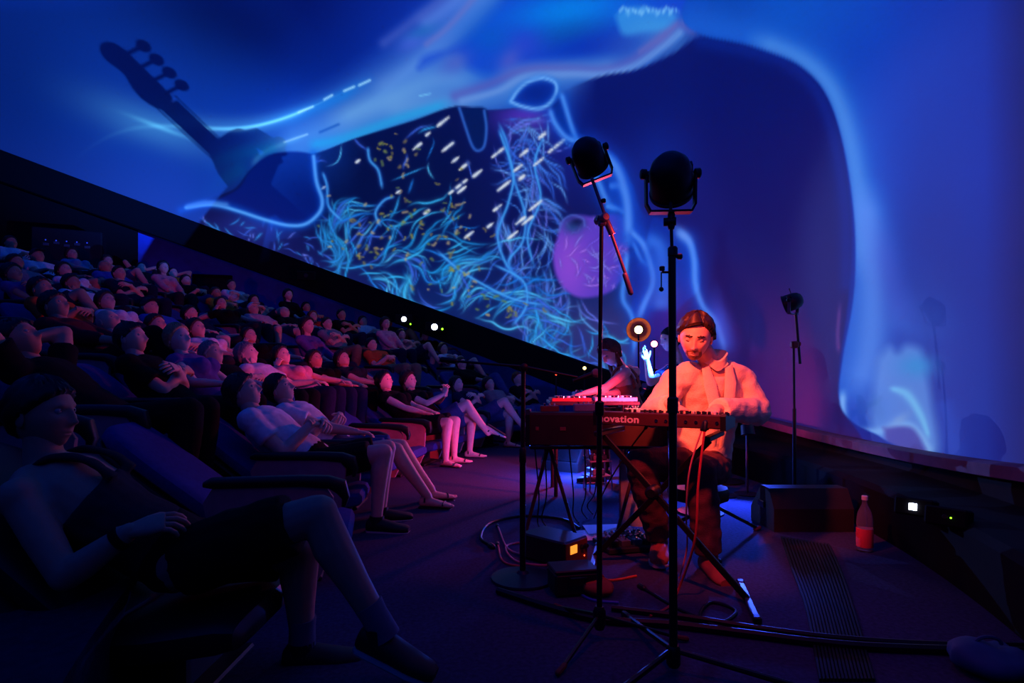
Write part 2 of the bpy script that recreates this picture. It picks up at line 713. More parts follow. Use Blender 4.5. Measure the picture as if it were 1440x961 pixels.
    # sweeping fibres low down, flowing along the rim and round the violet heart
    for k in range(210):
        x = rs.uniform(440, 880)
        rimy = 303 + (x - 250) * 0.366
        y = rimy - abs(rs.normal()) * 42 - 4
        ang = 0.25 + 0.5 * math.sin(x / 70.0) + rs.normal() * 0.3
        if x > 760:
            ang = 1.2 + rs.normal() * 0.4
        fib(x, y, ang, rs.uniform(35, 110), rs.uniform(0.8, 1.9), cy[rs.randint(4)], 0.75)
    for k in range(48):
        x = rs.uniform(445, 640)
        y = 372 - 0.08 * (x - 440) + rs.normal() * 26
        fib(x, y, -0.35 + rs.normal() * 0.4 + 0.4 * math.sin(x / 40), rs.uniform(30, 85), rs.uniform(0.8, 1.9), [c3(25, 140, 215), c3(20, 120, 190), c3(45, 165, 225)][rs.randint(3)], 0.75)
    for k in range(45):
        x = rs.uniform(280, 460)
        y = 300 + (x - 250) * 0.3 + rs.normal() * 12
        fib(x, y, rs.uniform(-0.6, 1.3), rs.uniform(10, 32), rs.uniform(0.7, 1.4), [c3(50, 90, 210), c3(90, 110, 220), c3(40, 130, 220)][rs.randint(3)], 0.6)
    for k in range(14):
        x = rs.uniform(445, 480)
        fib(x, 370 + rs.normal() * 12, -1.1 + rs.normal() * 0.3, rs.uniform(35, 70), 1.4, c3(30, 130, 210), 0.7)
    # long named ones
    for pts in ([(517, 205), (520, 225), (532, 240), (538, 268)], [(453, 240), (460, 262), (462, 290), (482, 312)], [(536, 320), (528, 300), (540, 282), (556, 276)], [(700, 170), (712, 200), (722, 250), (738, 300), (735, 340), (715, 370), (738, 400)], [(765, 190), (752, 230), (760, 280), (742, 330), (752, 380)], [(700, 180), (708, 200), (722, 245), (715, 285), (700, 330), (712, 372), (735, 400)], [(612, 350), (640, 375), (670, 395), (720, 420), (770, 430)], [(690, 370), (735, 395), (740, 430), (720, 460)]):
        stroke(pts, 4.0, c3(25, 80, 190), 0.5, fade=0.1)
        stroke(pts, 1.7, c3(65, 160, 240), 0.85, fade=0.1)
    # diagonal white dashes
    for x, y, L in [(622, 172, 20), (588, 205, 16), (632, 205, 26), (655, 232, 20), (700, 215, 20), (737, 215, 14), (766, 188, 18), (783, 205, 26), (645, 262, 34), (670, 245, 16), (648, 268, 18), (708, 262, 30), (731, 252, 14), (700, 292, 16), (752, 290, 22), (742, 310, 20), (730, 312, 20), (730, 235, 16), (600, 190, 8), (503, 227, 5), (455, 264, 4), (660, 330, 16), (688, 318, 12), (757, 228, 14), (640, 225, 10), (722, 330, 18), (560, 270, 6), (598, 300, 10)]:
        L *= 0.9
        dx, dy = L * 0.5 * 0.78, -L * 0.5 * 0.62
        stroke([(x - dx, y - dy), (x, y), (x + dx, y + dy)], 3.6, c3(90, 120, 190), 0.6, fade=0.2)
        for q in range(int(L / 4) + 1):
            u = rs.uniform(-1, 1)
            stroke([(x + dx * u - 2, y + dy * u + 1.5), (x + dx * u + 2, y + dy * u - 1.5)], rs.uniform(1.1, 2.1), c3(205, 215, 225), 0.85)
    # ochre specks
    for k in range(150):
        c = [(500, 335, 35, 14), (530, 345, 26, 16), (610, 395, 50, 20), (630, 270, 30, 20), (640, 335, 28, 18), (560, 295, 40, 15), (690, 430, 40, 14), (560, 215, 20, 14), (600, 345, 40, 20)][rs.randint(9)]
        x, y = c[0] + rs.normal() * c[2] * 0.9, c[1] + rs.normal() * c[3] * 1.1
        a = rs.uniform(0, 3.1)
        L = rs.uniform(0.8, 3.2)
        stroke([(x - L * math.cos(a), y - L * math.sin(a)), (x + rs.normal(), y + rs.normal()), (x + L * math.cos(a), y + L * math.sin(a))], rs.uniform(0.9, 2.0), [c3(140, 135, 40), c3(120, 110, 60), c3(165, 150, 110), c3(95, 120, 60)][rs.randint(4)], 0.8, n=2)
    # keep the fibres inside the field
    IMG[:] = keep * (1 - nm[..., None]) + IMG * nm[..., None]
    # violet heart
    ht = [(785, 330), (792, 312), (812, 303), (838, 305), (862, 300), (878, 310), (884, 345), (878, 385), (862, 408), (835, 418), (808, 416), (786, 395), (778, 362)]
    hm = poly_mask(ht, 3)
    lay(hm, c3(84, 55, 185))
    lay(hm * np.exp(-((GX - 800) / 30) ** 2 - ((GY - 375) / 55) ** 2), c3(140, 70, 205), 0.8)
    keep = IMG.copy()
    for k in range(70):
        x, y = rs.uniform(780, 880), rs.uniform(305, 415)
        fib(x, y, rs.uniform(0, 6.3), rs.uniform(12, 36), rs.uniform(0.6, 1.3), [c3(125, 120, 235), c3(110, 85, 225), c3(160, 110, 235)][rs.randint(3)], 0.6)
    IMG[:] = keep * (1 - hm[..., None]) + IMG * hm[..., None]
    blob(806, 318, 15, 11, c3(25, 60, 120), 0.9)
    blob(812, 312, 10, 6, c3(8, 16, 60), 0.9)
    stroke([(786, 325), (792, 310), (805, 303), (820, 308), (822, 318)], 1.8, c3(70, 90, 190), 0.8)
    # pendant hollow (lower left) with a glowing rim
    pd = [(270, 292), (300, 283), (335, 265), (352, 240), (385, 216), (440, 218), (443, 250), (453, 282), (448, 302), (428, 316), (400, 316), (350, 302), (310, 292)]
    lay(poly_mask(pd, 2), c3(0, 18, 104))
    stroke([(255, 296), (290, 287), (330, 294), (370, 309), (405, 318), (430, 316), (450, 300), (453, 280), (445, 255), (441, 218)], 7, c3(0, 80, 200), 0.6)
    stroke([(262, 292), (300, 288), (335, 297), (372, 309), (405, 317), (430, 315), (449, 299), (453, 281), (445, 255), (441, 220)], 2.8, c3(80, 160, 250), 0.9)
    stroke([(265, 290), (290, 285), (318, 288)], 4, c3(60, 120, 210), 0.8)
    # small drops hanging under the lip
    lay(poly_mask([(640, 150), (655, 152), (684, 154), (684, 190), (680, 206), (670, 211), (662, 200), (652, 170)], 2), c3(0, 20, 80))
    stroke([(646, 152), (655, 180), (664, 205), (672, 212), (681, 205), (684, 180), (681, 156)], 2.2, c3(50, 110, 215), 0.75)
    dr1 = [(718, 143), (728, 128), (742, 116), (762, 110), (780, 116), (782, 130), (772, 146), (756, 153), (735, 150)]
    lay(poly_mask(dr1, 2), c3(2, 40, 150))
    stroke(dr1 + dr1[:1], 6, c3(30, 110, 215), 0.6)
    stroke(dr1 + dr1[:1], 2.4, c3(110, 175, 250), 0.85)
    blob(755, 130, 18, 10, c3(0, 28, 125), 0.7)
    dr2 = [(790, 135), (775, 155), (782, 175), (795, 190), (808, 185), (803, 160)]
    lay(poly_mask(dr2, 2), c3(0, 22, 110))
    # branching glow that falls to the right
    for pts, w in (([(788, 128), (795, 150), (806, 185), (815, 205)], 4), ([(772, 150), (780, 172), (795, 192), (812, 200)], 4), ([(810, 198), (840, 212), (866, 235), (880, 275), (884, 320), (884, 350)], 7),
                   ([(815, 205), (838, 248), (852, 280), (868, 300)], 5), ([(855, 262), (872, 262), (880, 275)], 5), ([(850, 290), (866, 293), (880, 300)], 3.5), ([(884, 320), (892, 330), (905, 345), (916, 375), (918, 400), (905, 430), (895, 455)], 4.5),
                   ([(888, 335), (902, 365), (915, 375)], 3), ([(882, 350), (880, 380), (876, 420), (890, 450), (893, 520)], 4), ([(905, 340), (925, 350), (930, 400), (928, 440)], 12),
                   ([(950, 325), (968, 338), (976, 365), (978, 400), (988, 430), (1006, 452), (1016, 480)], 5)):
        stroke(pts, w * 3.2, c3(0, 70, 195), 0.5, fade=0.08)
        stroke(pts, w, c3(75, 145, 245), 0.8, fade=0.12)
    # --- right dark hollow
    rh = [(800, 122), (850, 106), (895, 98), (945, 76), (985, 52), (1040, 62), (1090, 78), (1130, 96), (1160, 130), (1180, 185), (1193, 260), (1198, 340), (1192, 430), (1180, 520), (1182, 570), (1195, 640), (900, 640), (890, 500), (930, 470), (960, 430), (985, 400), (975, 340), (940, 310), (905, 300), (890, 260), (870, 222), (840, 200), (815, 185), (795, 150)]
    rm = poly_mask(rh, 2)
    hole = np.exp(-((GX - 1060) / 130) ** 2 - ((GY - 300) / 230) ** 2)
    vio = np.clip((GY - 150) / 330, 0, 1)[..., None]
    colr = c3(0, 12, 92) * (1 - vio) + c3(26, 10, 78) * vio
    keep = IMG.copy()
    al = (rm * np.clip((GX - 800) / 40, 0, 1) * np.clip(0.2 + 1.2 * hole + np.clip((GX - 985) / 40, 0, 1) + np.clip((330 - GY) / 60, 0, 1), 0, 1))[..., None] * 0.95
    IMG[:] = IMG * (1 - al) + colr * al
    for pts, w in (([(810, 198), (840, 212), (866, 235), (880, 275), (884, 320), (884, 350)], 6), ([(884, 320), (892, 330), (905, 345), (916, 375), (918, 400), (905, 430), (895, 455)], 4), ([(950, 325), (968, 338), (976, 365), (978, 400), (988, 430), (1006, 452), (1016, 480), (1020, 500)], 4.5)):
        stroke(pts, w * 3.5, c3(10, 65, 190), 0.6, fade=0.12)
        stroke(pts, w, c3(80, 140, 240), 0.8, fade=0.15)
    stroke([(905, 345), (925, 360), (932, 400), (925, 450)], 16, c3(15, 65, 190), 0.55, fade=0.2)
    blob(960, 330, 16, 8, c3(110, 150, 235), 0.7, 45)
    blob(1015, 460, 14, 40, c3(75, 85, 210), 0.6, -15)
    blob(925, 235, 45, 60, c3(5, 60, 180), 0.35)
    # --- pale cloth falling on the right
    stroke([(965, 40), (1000, 52), (1050, 62), (1100, 78), (1140, 105), (1172, 150), (1192, 220), (1204, 310), (1206, 380)], 24, c3(40, 110, 215), 0.0)
    cl = [(1010, -200), (985, -60), (960, 20), (985, 48), (1040, 60), (1085, 74), (1125, 92), (1158, 126), (1180, 180), (1196, 260), (1203, 340), (1200, 420), (1186, 500), (1180, 560), (1195, 590), (1230, 610), (1300, 640), (1600, 720), (1700, 300), (1700, -200)]
    cm = poly_mask(cl, 1.6)
    lay(cm, c3(0, 58, 178))
    lay(cm * np.clip((GX - 1230) / 200, 0, 1), c3(0, 34, 142), 0.9)
    lay(cm * np.clip((GX - 1385) / 60, 0, 1), c3(0, 14, 92), 0.95)
    lay(cm * np.exp(-((GX - 1110) / 110) ** 2 - ((GY - 10) / 60) ** 2), c3(5, 85, 195), 0.6)
    lay(cm * np.exp(-((GX - 1020) / 40) ** 2 - ((GY - 10) / 30) ** 2), c3(0, 60, 165), 0.8)
    lay(cm * np.exp(-((GX - 1310) / 60) ** 2 - ((GY - 330) / 170) ** 2), c3(20, 40, 135), 0.6)
    lay(cm * np.exp(-((GX - 1290) / 100) ** 2 - ((GY - 560) / 130) ** 2), c3(52, 60, 160), 0.6)
    edge = [(975, 40), (1040, 58), (1090, 74), (1132, 96), (1164, 132), (1186, 190), (1200, 260), (1207, 330), (1208, 400), (1200, 470), (1188, 530)]
    keep = IMG.copy()
    stroke(edge, 40, c3(25, 95, 205), 0.75)
    stroke([(x + 5, y - 3) for x, y in edge[1:9]], 17, c3(75, 140, 225), 0.75, fade=0.1)
    stroke([(1208, 250), (1222, 330), (1228, 420), (1222, 500), (1200, 570)], 24, c3(80, 135, 235), 0.85, fade=0.15)
    stroke([(1235, 300), (1255, 400), (1275, 480)], 20, c3(60, 80, 200), 0.5, fade=0.3)
    lay(np.clip(N2 * 3 - 1.4, 0, 1) * np.exp(-((GX - 1270) / 60) ** 2 - ((GY - 480) / 70) ** 2), c3(60, 120, 220), 0.7)
    lay(poly_mask([(1235, 505), (1250, 488), (1262, 495), (1275, 485), (1295, 492), (1302, 520), (1310, 560), (1318, 640), (1250, 640), (1225, 600), (1228, 550)], 8), c3(95, 145, 228), 0.9)
    blob(1290, 515, 26, 16, c3(50, 150, 220), 0.8)
    stroke([(1185, 545), (1186, 585), (1200, 604), (1235, 607), (1262, 598), (1282, 600), (1300, 620), (1310, 640)], 6, c3(130, 185, 245), 0.85, fade=0.05)
    stroke([(1248, 545), (1275, 555), (1295, 585), (1308, 620)], [3, 7, 6, 3], c3(120, 200, 250), 0.9, fade=0.1)
    blob(1265, 590, 14, 6, c3(140, 175, 225), 0.6, -30)
    blob(1225, 575, 22, 24, c3(60, 110, 205), 0.5)
    lay(poly_mask([(1242, 602), (1268, 600), (1285, 604), (1298, 625), (1300, 640), (1255, 640)], 4), c3(72, 60, 150), 0.8)
    stroke([(1325, 560), (1335, 600), (1345, 650)], 14, c3(40, 80, 200), 0.5, fade=0.1)
    IMG[:] = keep * (1 - cm[..., None]) + IMG * cm[..., None]
    stroke([(1182, 420), (1178, 470), (1180, 500)], 3, c3(130, 70, 140), 0.5, fade=0.2)
    # dark dip below the top edge of the hollow
    stroke([(985, 58), (1060, 74), (1110, 92), (1150, 130), (1172, 190), (1188, 290), (1190, 400)], 10, c3(0, 40, 150), 0.5)
    rd = (np.clip((GX - 1150) / 120, 0, 1) * np.clip((GY - 250) / 150, 0, 1))[..., None]
    IMG[:] = IMG * (1 - 0.12 * rd)
    np.clip(IMG, 0, 1, out=IMG)


paint_show()
LIN = np.where(IMG <= 0.04045, IMG / 12.92, ((IMG + 0.055) / 1.055) ** 2.4)
# dome mesh, finer where the picture is fine
_phi = []
for px in np.arange(-110, 1551, 2.0):
    s = (px - 720) / FPX
    x, D = ray_circle(px)
    _phi.append(math.atan2(D - DC[1], x - DC[0]))
_phi = np.array(_phi)[::-1]
_rest = np.linspace(_phi[-1], _phi[0] + 2 * math.pi, 90)[1:]
PHI = np.concatenate([_phi, _rest])
ELV = np.radians(89.5) * (np.linspace(0, 1, 430) ** 1.45)
pp, ee = np.meshgrid(PHI, ELV)
dx, dy, dz = dome_point(pp, ee)
VV = np.stack([dx, dy, dz], -1)
azi = np.clip(np.arctan2(dx, np.maximum(dy, 1e-3)), -0.83, 0.83)
azi = np.where(dy < 0.4, np.sign(dx) * 0.83, azi)
qpx = 720 + FPX * np.tan(azi)
qpy = HOR - FPX * (dz - EYE) / np.maximum(np.hypot(dx, dy) * np.cos(azi), 0.5)
ix = np.clip(qpx - CX0, 0, CW - 2.001)
iy = np.clip(qpy - CY0, 0, CH - 2.001)
i0, j0 = ix.astype(int), iy.astype(int)
fx, fy = (ix - i0)[..., None], (iy - j0)[..., None]
colv = (LIN[j0, i0] * (1 - fx) + LIN[j0, i0 + 1] * fx) * (1 - fy) + (LIN[j0 + 1, i0] * (1 - fx) + LIN[j0 + 1, i0 + 1] * fx) * fy
nr, nc = dx.shape
me = bpy.data.meshes.new('dome_screen')
nv = nr * nc
me.vertices.add(nv)
me.vertices.foreach_set('co', VV.reshape(-1).astype(np.float32))
idx = np.arange(nv).reshape(nr, nc)
a, b, c, d = idx[:-1, :-1], idx[:-1, 1:], idx[1:, 1:], idx[1:, :-1]
quads = np.stack([d, c, b, a], -1).reshape(-1, 4)
nq = len(quads)
me.loops.add(nq * 4)
me.loops.foreach_set('vertex_index', quads.reshape(-1).astype(np.int32))
me.polygons.add(nq)
me.polygons.foreach_set('loop_start', np.arange(0, nq * 4, 4, dtype=np.int32))
me.polygons.foreach_set('loop_total', np.full(nq, 4, np.int32))
me.polygons.foreach_set('use_smooth', np.ones(nq, bool))
me.update(calc_edges=True)
ca = me.color_attributes.new('show', 'FLOAT_COLOR', 'POINT')
ca.data.foreach_set('color', np.concatenate([colv.reshape(-1, 3), np.ones((nv, 1))], 1).astype(np.float32).reshape(-1))
md = bpy.data.materials.new('dome_screen')
md.use_nodes = True
nt = md.node_tree
bs = nt.nodes['Principled BSDF']
at = nt.nodes.new('ShaderNodeAttribute')
at.attribute_name = 'show'
nt.links.new(at.outputs['Color'], bs.inputs['Emission Color'])
bs.inputs['Emission Strength'].default_value = 1.0
bs.inputs['Base Color'].default_value = (0.17, 0.17, 0.18, 1)
bs.inputs['Roughness'].default_value = 0.9
bs.inputs['Specular IOR Level'].default_value = 0.1
md.cycles.emission_sampling = 'NONE'
dome = struct(link('ceiling', me, md))
dome['label'] = 'domed projection screen with a blue show of flowing membranes and glowing fibres'
del VV, colv, LIN

# ------------------------------------------------------------------ floor, tiers, cove, walls
def ring_strip(prof_fn, phis, name, m, flip=False):
    """a strip swept round the dome axis; prof_fn(phi) -> list of (radius, z)"""
    v, f = [], []
    k = None
    for ph in phis:
        pr = prof_fn(ph)
        k = len(pr)
        for r, z in pr:
            v.append((DC[0] + r * math.cos(ph), DC[1] + r * math.sin(ph), z))
    for i in range(len(phis) - 1):
        for j in range(k - 1):
            q = (i * k + j, (i + 1) * k + j, (i + 1) * k + j + 1, i * k + j + 1)
            f.append(q[::-1] if flip else q)
    mb = MB().raw(v, f)
    return struct(mb.build(name, m, angle=35))


def rimz(ph, r=DR):
    return float(rim_z(DC[0] + DR * math.cos(ph), DC[1] + DR * math.sin(ph)))


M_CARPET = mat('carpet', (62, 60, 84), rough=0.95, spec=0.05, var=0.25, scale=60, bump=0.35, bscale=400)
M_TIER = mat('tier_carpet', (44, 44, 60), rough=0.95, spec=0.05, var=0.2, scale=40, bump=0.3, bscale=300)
M_BLACK = mat('black_paint', (15, 14, 16), rough=0.8, spec=0.15)
M_WALLBLUE = mat('blue_wall_cloth', (70, 96, 200), rough=0.95, spec=0.05, var=0.1, scale=6, bump=0.2, bscale=200)
M_LIP = mat('rim_lip_paint', (120, 95, 105), rough=0.7, spec=0.2)
M_STRIP = mat('ribbed_rubber', (20, 14, 16), rough=0.75, spec=0.25)

fl = MB()
ring = [(DC[0] + 9.2 * math.cos(t), DC[1] + 9.2 * math.sin(t), 0.0) for t in np.linspace(0, 2 * math.pi, 96, endpoint=False)]
fl.raw(ring, [tuple(range(96))])
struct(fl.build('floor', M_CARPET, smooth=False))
HIPB = 0.45                      # the head rests this far behind the hips
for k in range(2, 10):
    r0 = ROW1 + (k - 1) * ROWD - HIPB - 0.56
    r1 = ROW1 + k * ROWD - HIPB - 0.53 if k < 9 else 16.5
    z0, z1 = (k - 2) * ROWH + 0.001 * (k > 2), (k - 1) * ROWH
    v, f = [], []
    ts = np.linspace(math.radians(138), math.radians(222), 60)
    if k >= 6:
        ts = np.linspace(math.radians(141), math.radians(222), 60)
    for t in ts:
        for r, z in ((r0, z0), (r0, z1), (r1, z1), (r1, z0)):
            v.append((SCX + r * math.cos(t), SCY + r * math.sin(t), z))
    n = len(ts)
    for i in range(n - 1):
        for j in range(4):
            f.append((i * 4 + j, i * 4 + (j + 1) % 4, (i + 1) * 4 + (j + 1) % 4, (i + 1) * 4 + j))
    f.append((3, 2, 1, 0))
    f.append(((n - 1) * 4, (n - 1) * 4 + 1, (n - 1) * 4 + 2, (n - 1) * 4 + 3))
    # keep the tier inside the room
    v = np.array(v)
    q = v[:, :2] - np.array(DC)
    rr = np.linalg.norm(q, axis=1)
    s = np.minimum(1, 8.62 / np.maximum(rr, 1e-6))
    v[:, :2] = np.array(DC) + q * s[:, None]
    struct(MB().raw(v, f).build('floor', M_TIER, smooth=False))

front = np.radians(np.linspace(-80, 27, 120))
rear = np.radians(np.linspace(26.9, 281, 200))
allr = np.radians(np.linspace(-80, 280, 360))
ring_strip(lambda p: [(7.10, -0.02), (7.10, 0.27), (7.13, 0.30), (7.40, 0.335), (7.44, 0.35), (7.47, rimz(p) - 0.085)], front, 'wall_front', M_BLACK, True)
ring_strip(lambda p: [(7.43, rimz(p) - 0.085), (7.40, rimz(p) - 0.075), (7.40, rimz(p) - 0.012), (7.43, rimz(p)), (7.52, rimz(p))], front, 'trim_1', M_LIP, True)
ring_strip(lambda p: [(7.85, rimz(p) - 0.52), (7.58, rimz(p) - 0.58), (7.52, rimz(p) - 0.56), (7.47, rimz(p) - 0.01), (7.52, rimz(p) + 0.02)], rear, 'trim_2', M_BLACK, True)
ring_strip(lambda p: [(8.7, -0.02), (8.7, rimz(p) + 0.6), (7.5, rimz(p) + 0.8)], rear, 'wall_side', M_WALLBLUE, True)
# a closing cheek where the low front wall meets the hanging cove
ck = MB()
ph = math.radians(27)
e_r = np.array([math.cos(ph), math.sin(ph), 0])
base = np.array([DC[0], DC[1], 0])
M4 = np.eye(4)
M4[:3, 0] = e_r
M4[:3, 1] = (0, 0, 1)
M4[:3, 2] = (-e_r[1], e_r[0], 0)
M4[:3, 3] = base
ck.prism([(7.1, 0), (8.75, 0), (8.75, rimz(ph) - 0.06), (7.45, rimz(ph) - 0.06), (7.45, 0.35), (7.1, 0.3)], -0.06, 0.06, M4)
struct(ck.build('wall_cheek', M_BLACK, smooth=False))


def wall_panel(name, px0, px1, py_top, z0, R, m, depth=0.1):
    xa, Da = ray_circle(px0, R)
    xb, Db = ray_circle(px1, R)
    zt = EYE - (py_top - HOR) / FPX * (Da + Db) / 2
    a, b = np.array([xa, Da, 0]), np.array([xb, Db, 0])
    d = unit(b - a)
    nrm = np.array([d[1], -d[0], 0])
    c = (a + b) / 2 + nrm * depth / 2 + np.array([0, 0, (z0 + zt) / 2])
    R3 = np.stack([d, nrm, np.array([0, 0, 1.0])], 1)
    o = MB()
    o.box(c, (np.linalg.norm(b - a), depth, zt - z0), R3)
    return o, c, R3, np.linalg.norm(b - a), zt


M_DOOR = mat('dark_door', (10, 10, 13), rough=0.6)
o, c, R3, w, zt = wall_panel('door_1', 276, 323, 391, 1.5, 8.66, M_DOOR, 0.06)
d1 = struct(o.build('door_1', M_DOOR, smooth=False))
fr = MB()
for s in (-1, 1):
    fr.box(c + R3[:, 0] * s * (w / 2 + 0.03) + R3[:, 1] * 0.02, (0.06, 0.08, zt - 1.5 + 0.06), R3)
fr.box(V3((c[0], c[1], zt + 0.03)) + R3[:, 1] * 0.02, (w + 0.12, 0.08, 0.06), R3)
struct(fr.build('door_frame', M_BLACK, d1, smooth=False))
# black rear wall left of the cloth wall, with a projection booth's window ledge
o, c, R3, w, zt = wall_panel('wall_rear', -120, 194, 205, 1.6, 8.45, M_BLACK, 0.12)
struct(o.build('wall_rear', M_BLACK, smooth=False))

# ------------------------------------------------------------------ people: one continuous body each, hair and clothing as children
TMP = bpy.data.scenes.new('remesh_bench')


def remesh(mb, voxel, smooth=3, disp=None):
    me = mb.mesh('tmp', smooth=False)
    o = bpy.data.objects.new('tmp', me)
    TMP.collection.objects.link(o)
    r = o.modifiers.new('r', 'REMESH')
    r.mode = 'VOXEL'
    r.voxel_size = voxel
    if smooth:
        s = o.modifiers.new('s', 'SMOOTH')
        s.factor = 0.5
        s.iterations = smooth
    TMP.view_layers[0].update()
    dg = TMP.view_layers[0].depsgraph
    ev = o.evaluated_get(dg)
    m2 = ev.to_mesh()
    n = len(m2.vertices)
    v = np.empty(n * 3, np.float32)
    m2.vertices.foreach_get('co', v)
    v = v.reshape(-1, 3).astype(float)
    k = len(m2.polygons)
    lt = np.empty(k, np.int32)
    m2.polygons.foreach_get('loop_total', lt)
    li = np.empty(len(m2.loops), np.int32)
    m2.loops.foreach_get('vertex_index', li)
    if disp is not None:
        nr = np.empty(n * 3, np.float32)
        m2.vertices.foreach_get('normal', nr)
        v = v + nr.reshape(-1, 3) * disp(v)[:, None]
    ev.to_mesh_clear()
    bpy.data.objects.remove(o)
    bpy.data.meshes.remove(me)
    if np.all(lt == 4):
        f = li.reshape(-1, 4).tolist()
    else:
        f, i = [], 0
        for t in lt:
            f.append(li[i:i + t].tolist())
            i += t
    return v, f


def two_bone(a, c, l1, l2, pole):
    a, c = V3(a), V3(c)
    d = c - a
    L = np.linalg.norm(d)
    if L > (l1 + l2) * 0.995:
        c = a + d / L * (l1 + l2) * 0.995
        d = c - a
        L = np.linalg.norm(d)
    u = d / L
    x = (l1 * l1 - l2 * l2 + L * L) / (2 * L)
    h = math.sqrt(max(l1 * l1 - x * x, 0))
    p = V3(pole) - u * np.dot(V3(pole), u)
    return a + u * x + unit(p) * h, c


def sstep(a, b, x):
    t = np.clip((x - a) / (b - a), 0, 1)
    return t * t * (3 - 2 * t)


def head_base(nlon=56, nlat=40, face=True, sex='m', fat=1.0):
    tau = np.linspace(-math.pi, math.pi, nlon, endpoint=False)
    t = tau - 0.4 * np.sin(tau)
    e = np.linspace(-math.pi / 2, math.pi / 2, nlat + 1)
    T, E = np.meshgrid(t, e)
    ce = np.maximum(np.cos(E), 0.01)
    d = np.stack([ce * np.cos(T), ce * np.sin(T), np.sin(E)], -1)
    x, y, z = d[..., 0], d[..., 1], d[..., 2]
    px, py, pz = 0.098 * x, 0.077 * y * fat, 0.118 * z
    low = np.clip(-z, 0, 1)
    py = py * (1 - (0.30 if sex == 'm' else 0.36) * low ** 1.4)
    px = px + np.where(x > 0, 0.012 * low * np.clip(x * 2, 0, 1), 0)
    px = np.where(x < 0, px * (1 - 0.42 * low ** 0.8), px)
    px = np.where((x > 0) & (z > 0.3), px - 0.010 * sstep(0.4, 0.95, z) * x, px)
    base = np.stack([px, py, pz], -1)
    p = base.copy()
    if face:
        fr = np.clip(x * 1.6, 0, 1)

        def g(cy, cz, sy, sz, amp, both=True):
            v = np.exp(-((p[..., 1] - cy) / sy) ** 2 - ((pz - cz) / sz) ** 2)
            if both and cy:
                v = v + np.exp(-((p[..., 1] + cy) / sy) ** 2 - ((pz - cz) / sz) ** 2)
            return v * amp * fr
        dxf = g(0, -0.010, 0.0095, 0.026, 0.013) + g(0, -0.030, 0.011, 0.011, 0.016) + g(0.011, -0.034, 0.007, 0.008, 0.006)
        dxf += g(0.032, 0.008, 0.016, 0.011, -0.011) + g(0.030, 0.028, 0.020, 0.009, 0.006)
        dxf += g(0.045, -0.022, 0.018, 0.018, 0.004) + g(0, -0.058, 0.021, 0.006, 0.006) + g(0, -0.071, 0.019, 0.006, 0.006)
        dxf += g(0, -0.0645, 0.024, 0.003, -0.005) + g(0, -0.100, 0.020, 0.014, 0.009) + g(0, -0.046, 0.030, 0.010, -0.002)
        p[..., 0] += dxf
    return d, base, p


def grid_faces(nr, nc):
    f = []
    for i in range(nr - 1):
        for k in range(nc):
            k2 = (k + 1) % nc
            f.append((i * nc + k, i * nc + k2, (i + 1) * nc + k2, (i + 1) * nc + k))
    f.append(tuple(range(nc))[::-1])
    f.append(tuple((nr - 1) * nc + k for k in range(nc)))
    return f


def head_mats(J):
    hf = unit(J['hf'])
    up = V3(J.get('hu', (0, 0, 1)))
    up = unit(up - hf * np.dot(up, hf))
    lf = np.cross(up, hf)
    return np.stack([hf, lf, up], 1)


def add_head(mb, J, sex='m', fat=1.0, res=(56, 40), sc=1.0):
    R = head_mats(J)
    d, base, p = head_base(res[0], res[1], True, sex, fat)
    nr, nc = p.shape[:2]
    mb.raw(p.reshape(-1, 3) * sc @ R.T + V3(J['head']), grid_faces(nr, nc))
    for s in (-1, 1):
        c = np.array([-0.008, s * 0.077 * fat, -0.008]) * sc
        Re = R @ np.array([[math.cos(0.35 * s), -math.sin(0.35 * s), 0], [math.sin(0.35 * s), math.cos(0.35 * s), 0], [0, 0, 1]])
        mb.ell(R @ c + V3(J['head']), (0.020 * sc, 0.008 * sc, 0.031 * sc), Re, 10, 8)


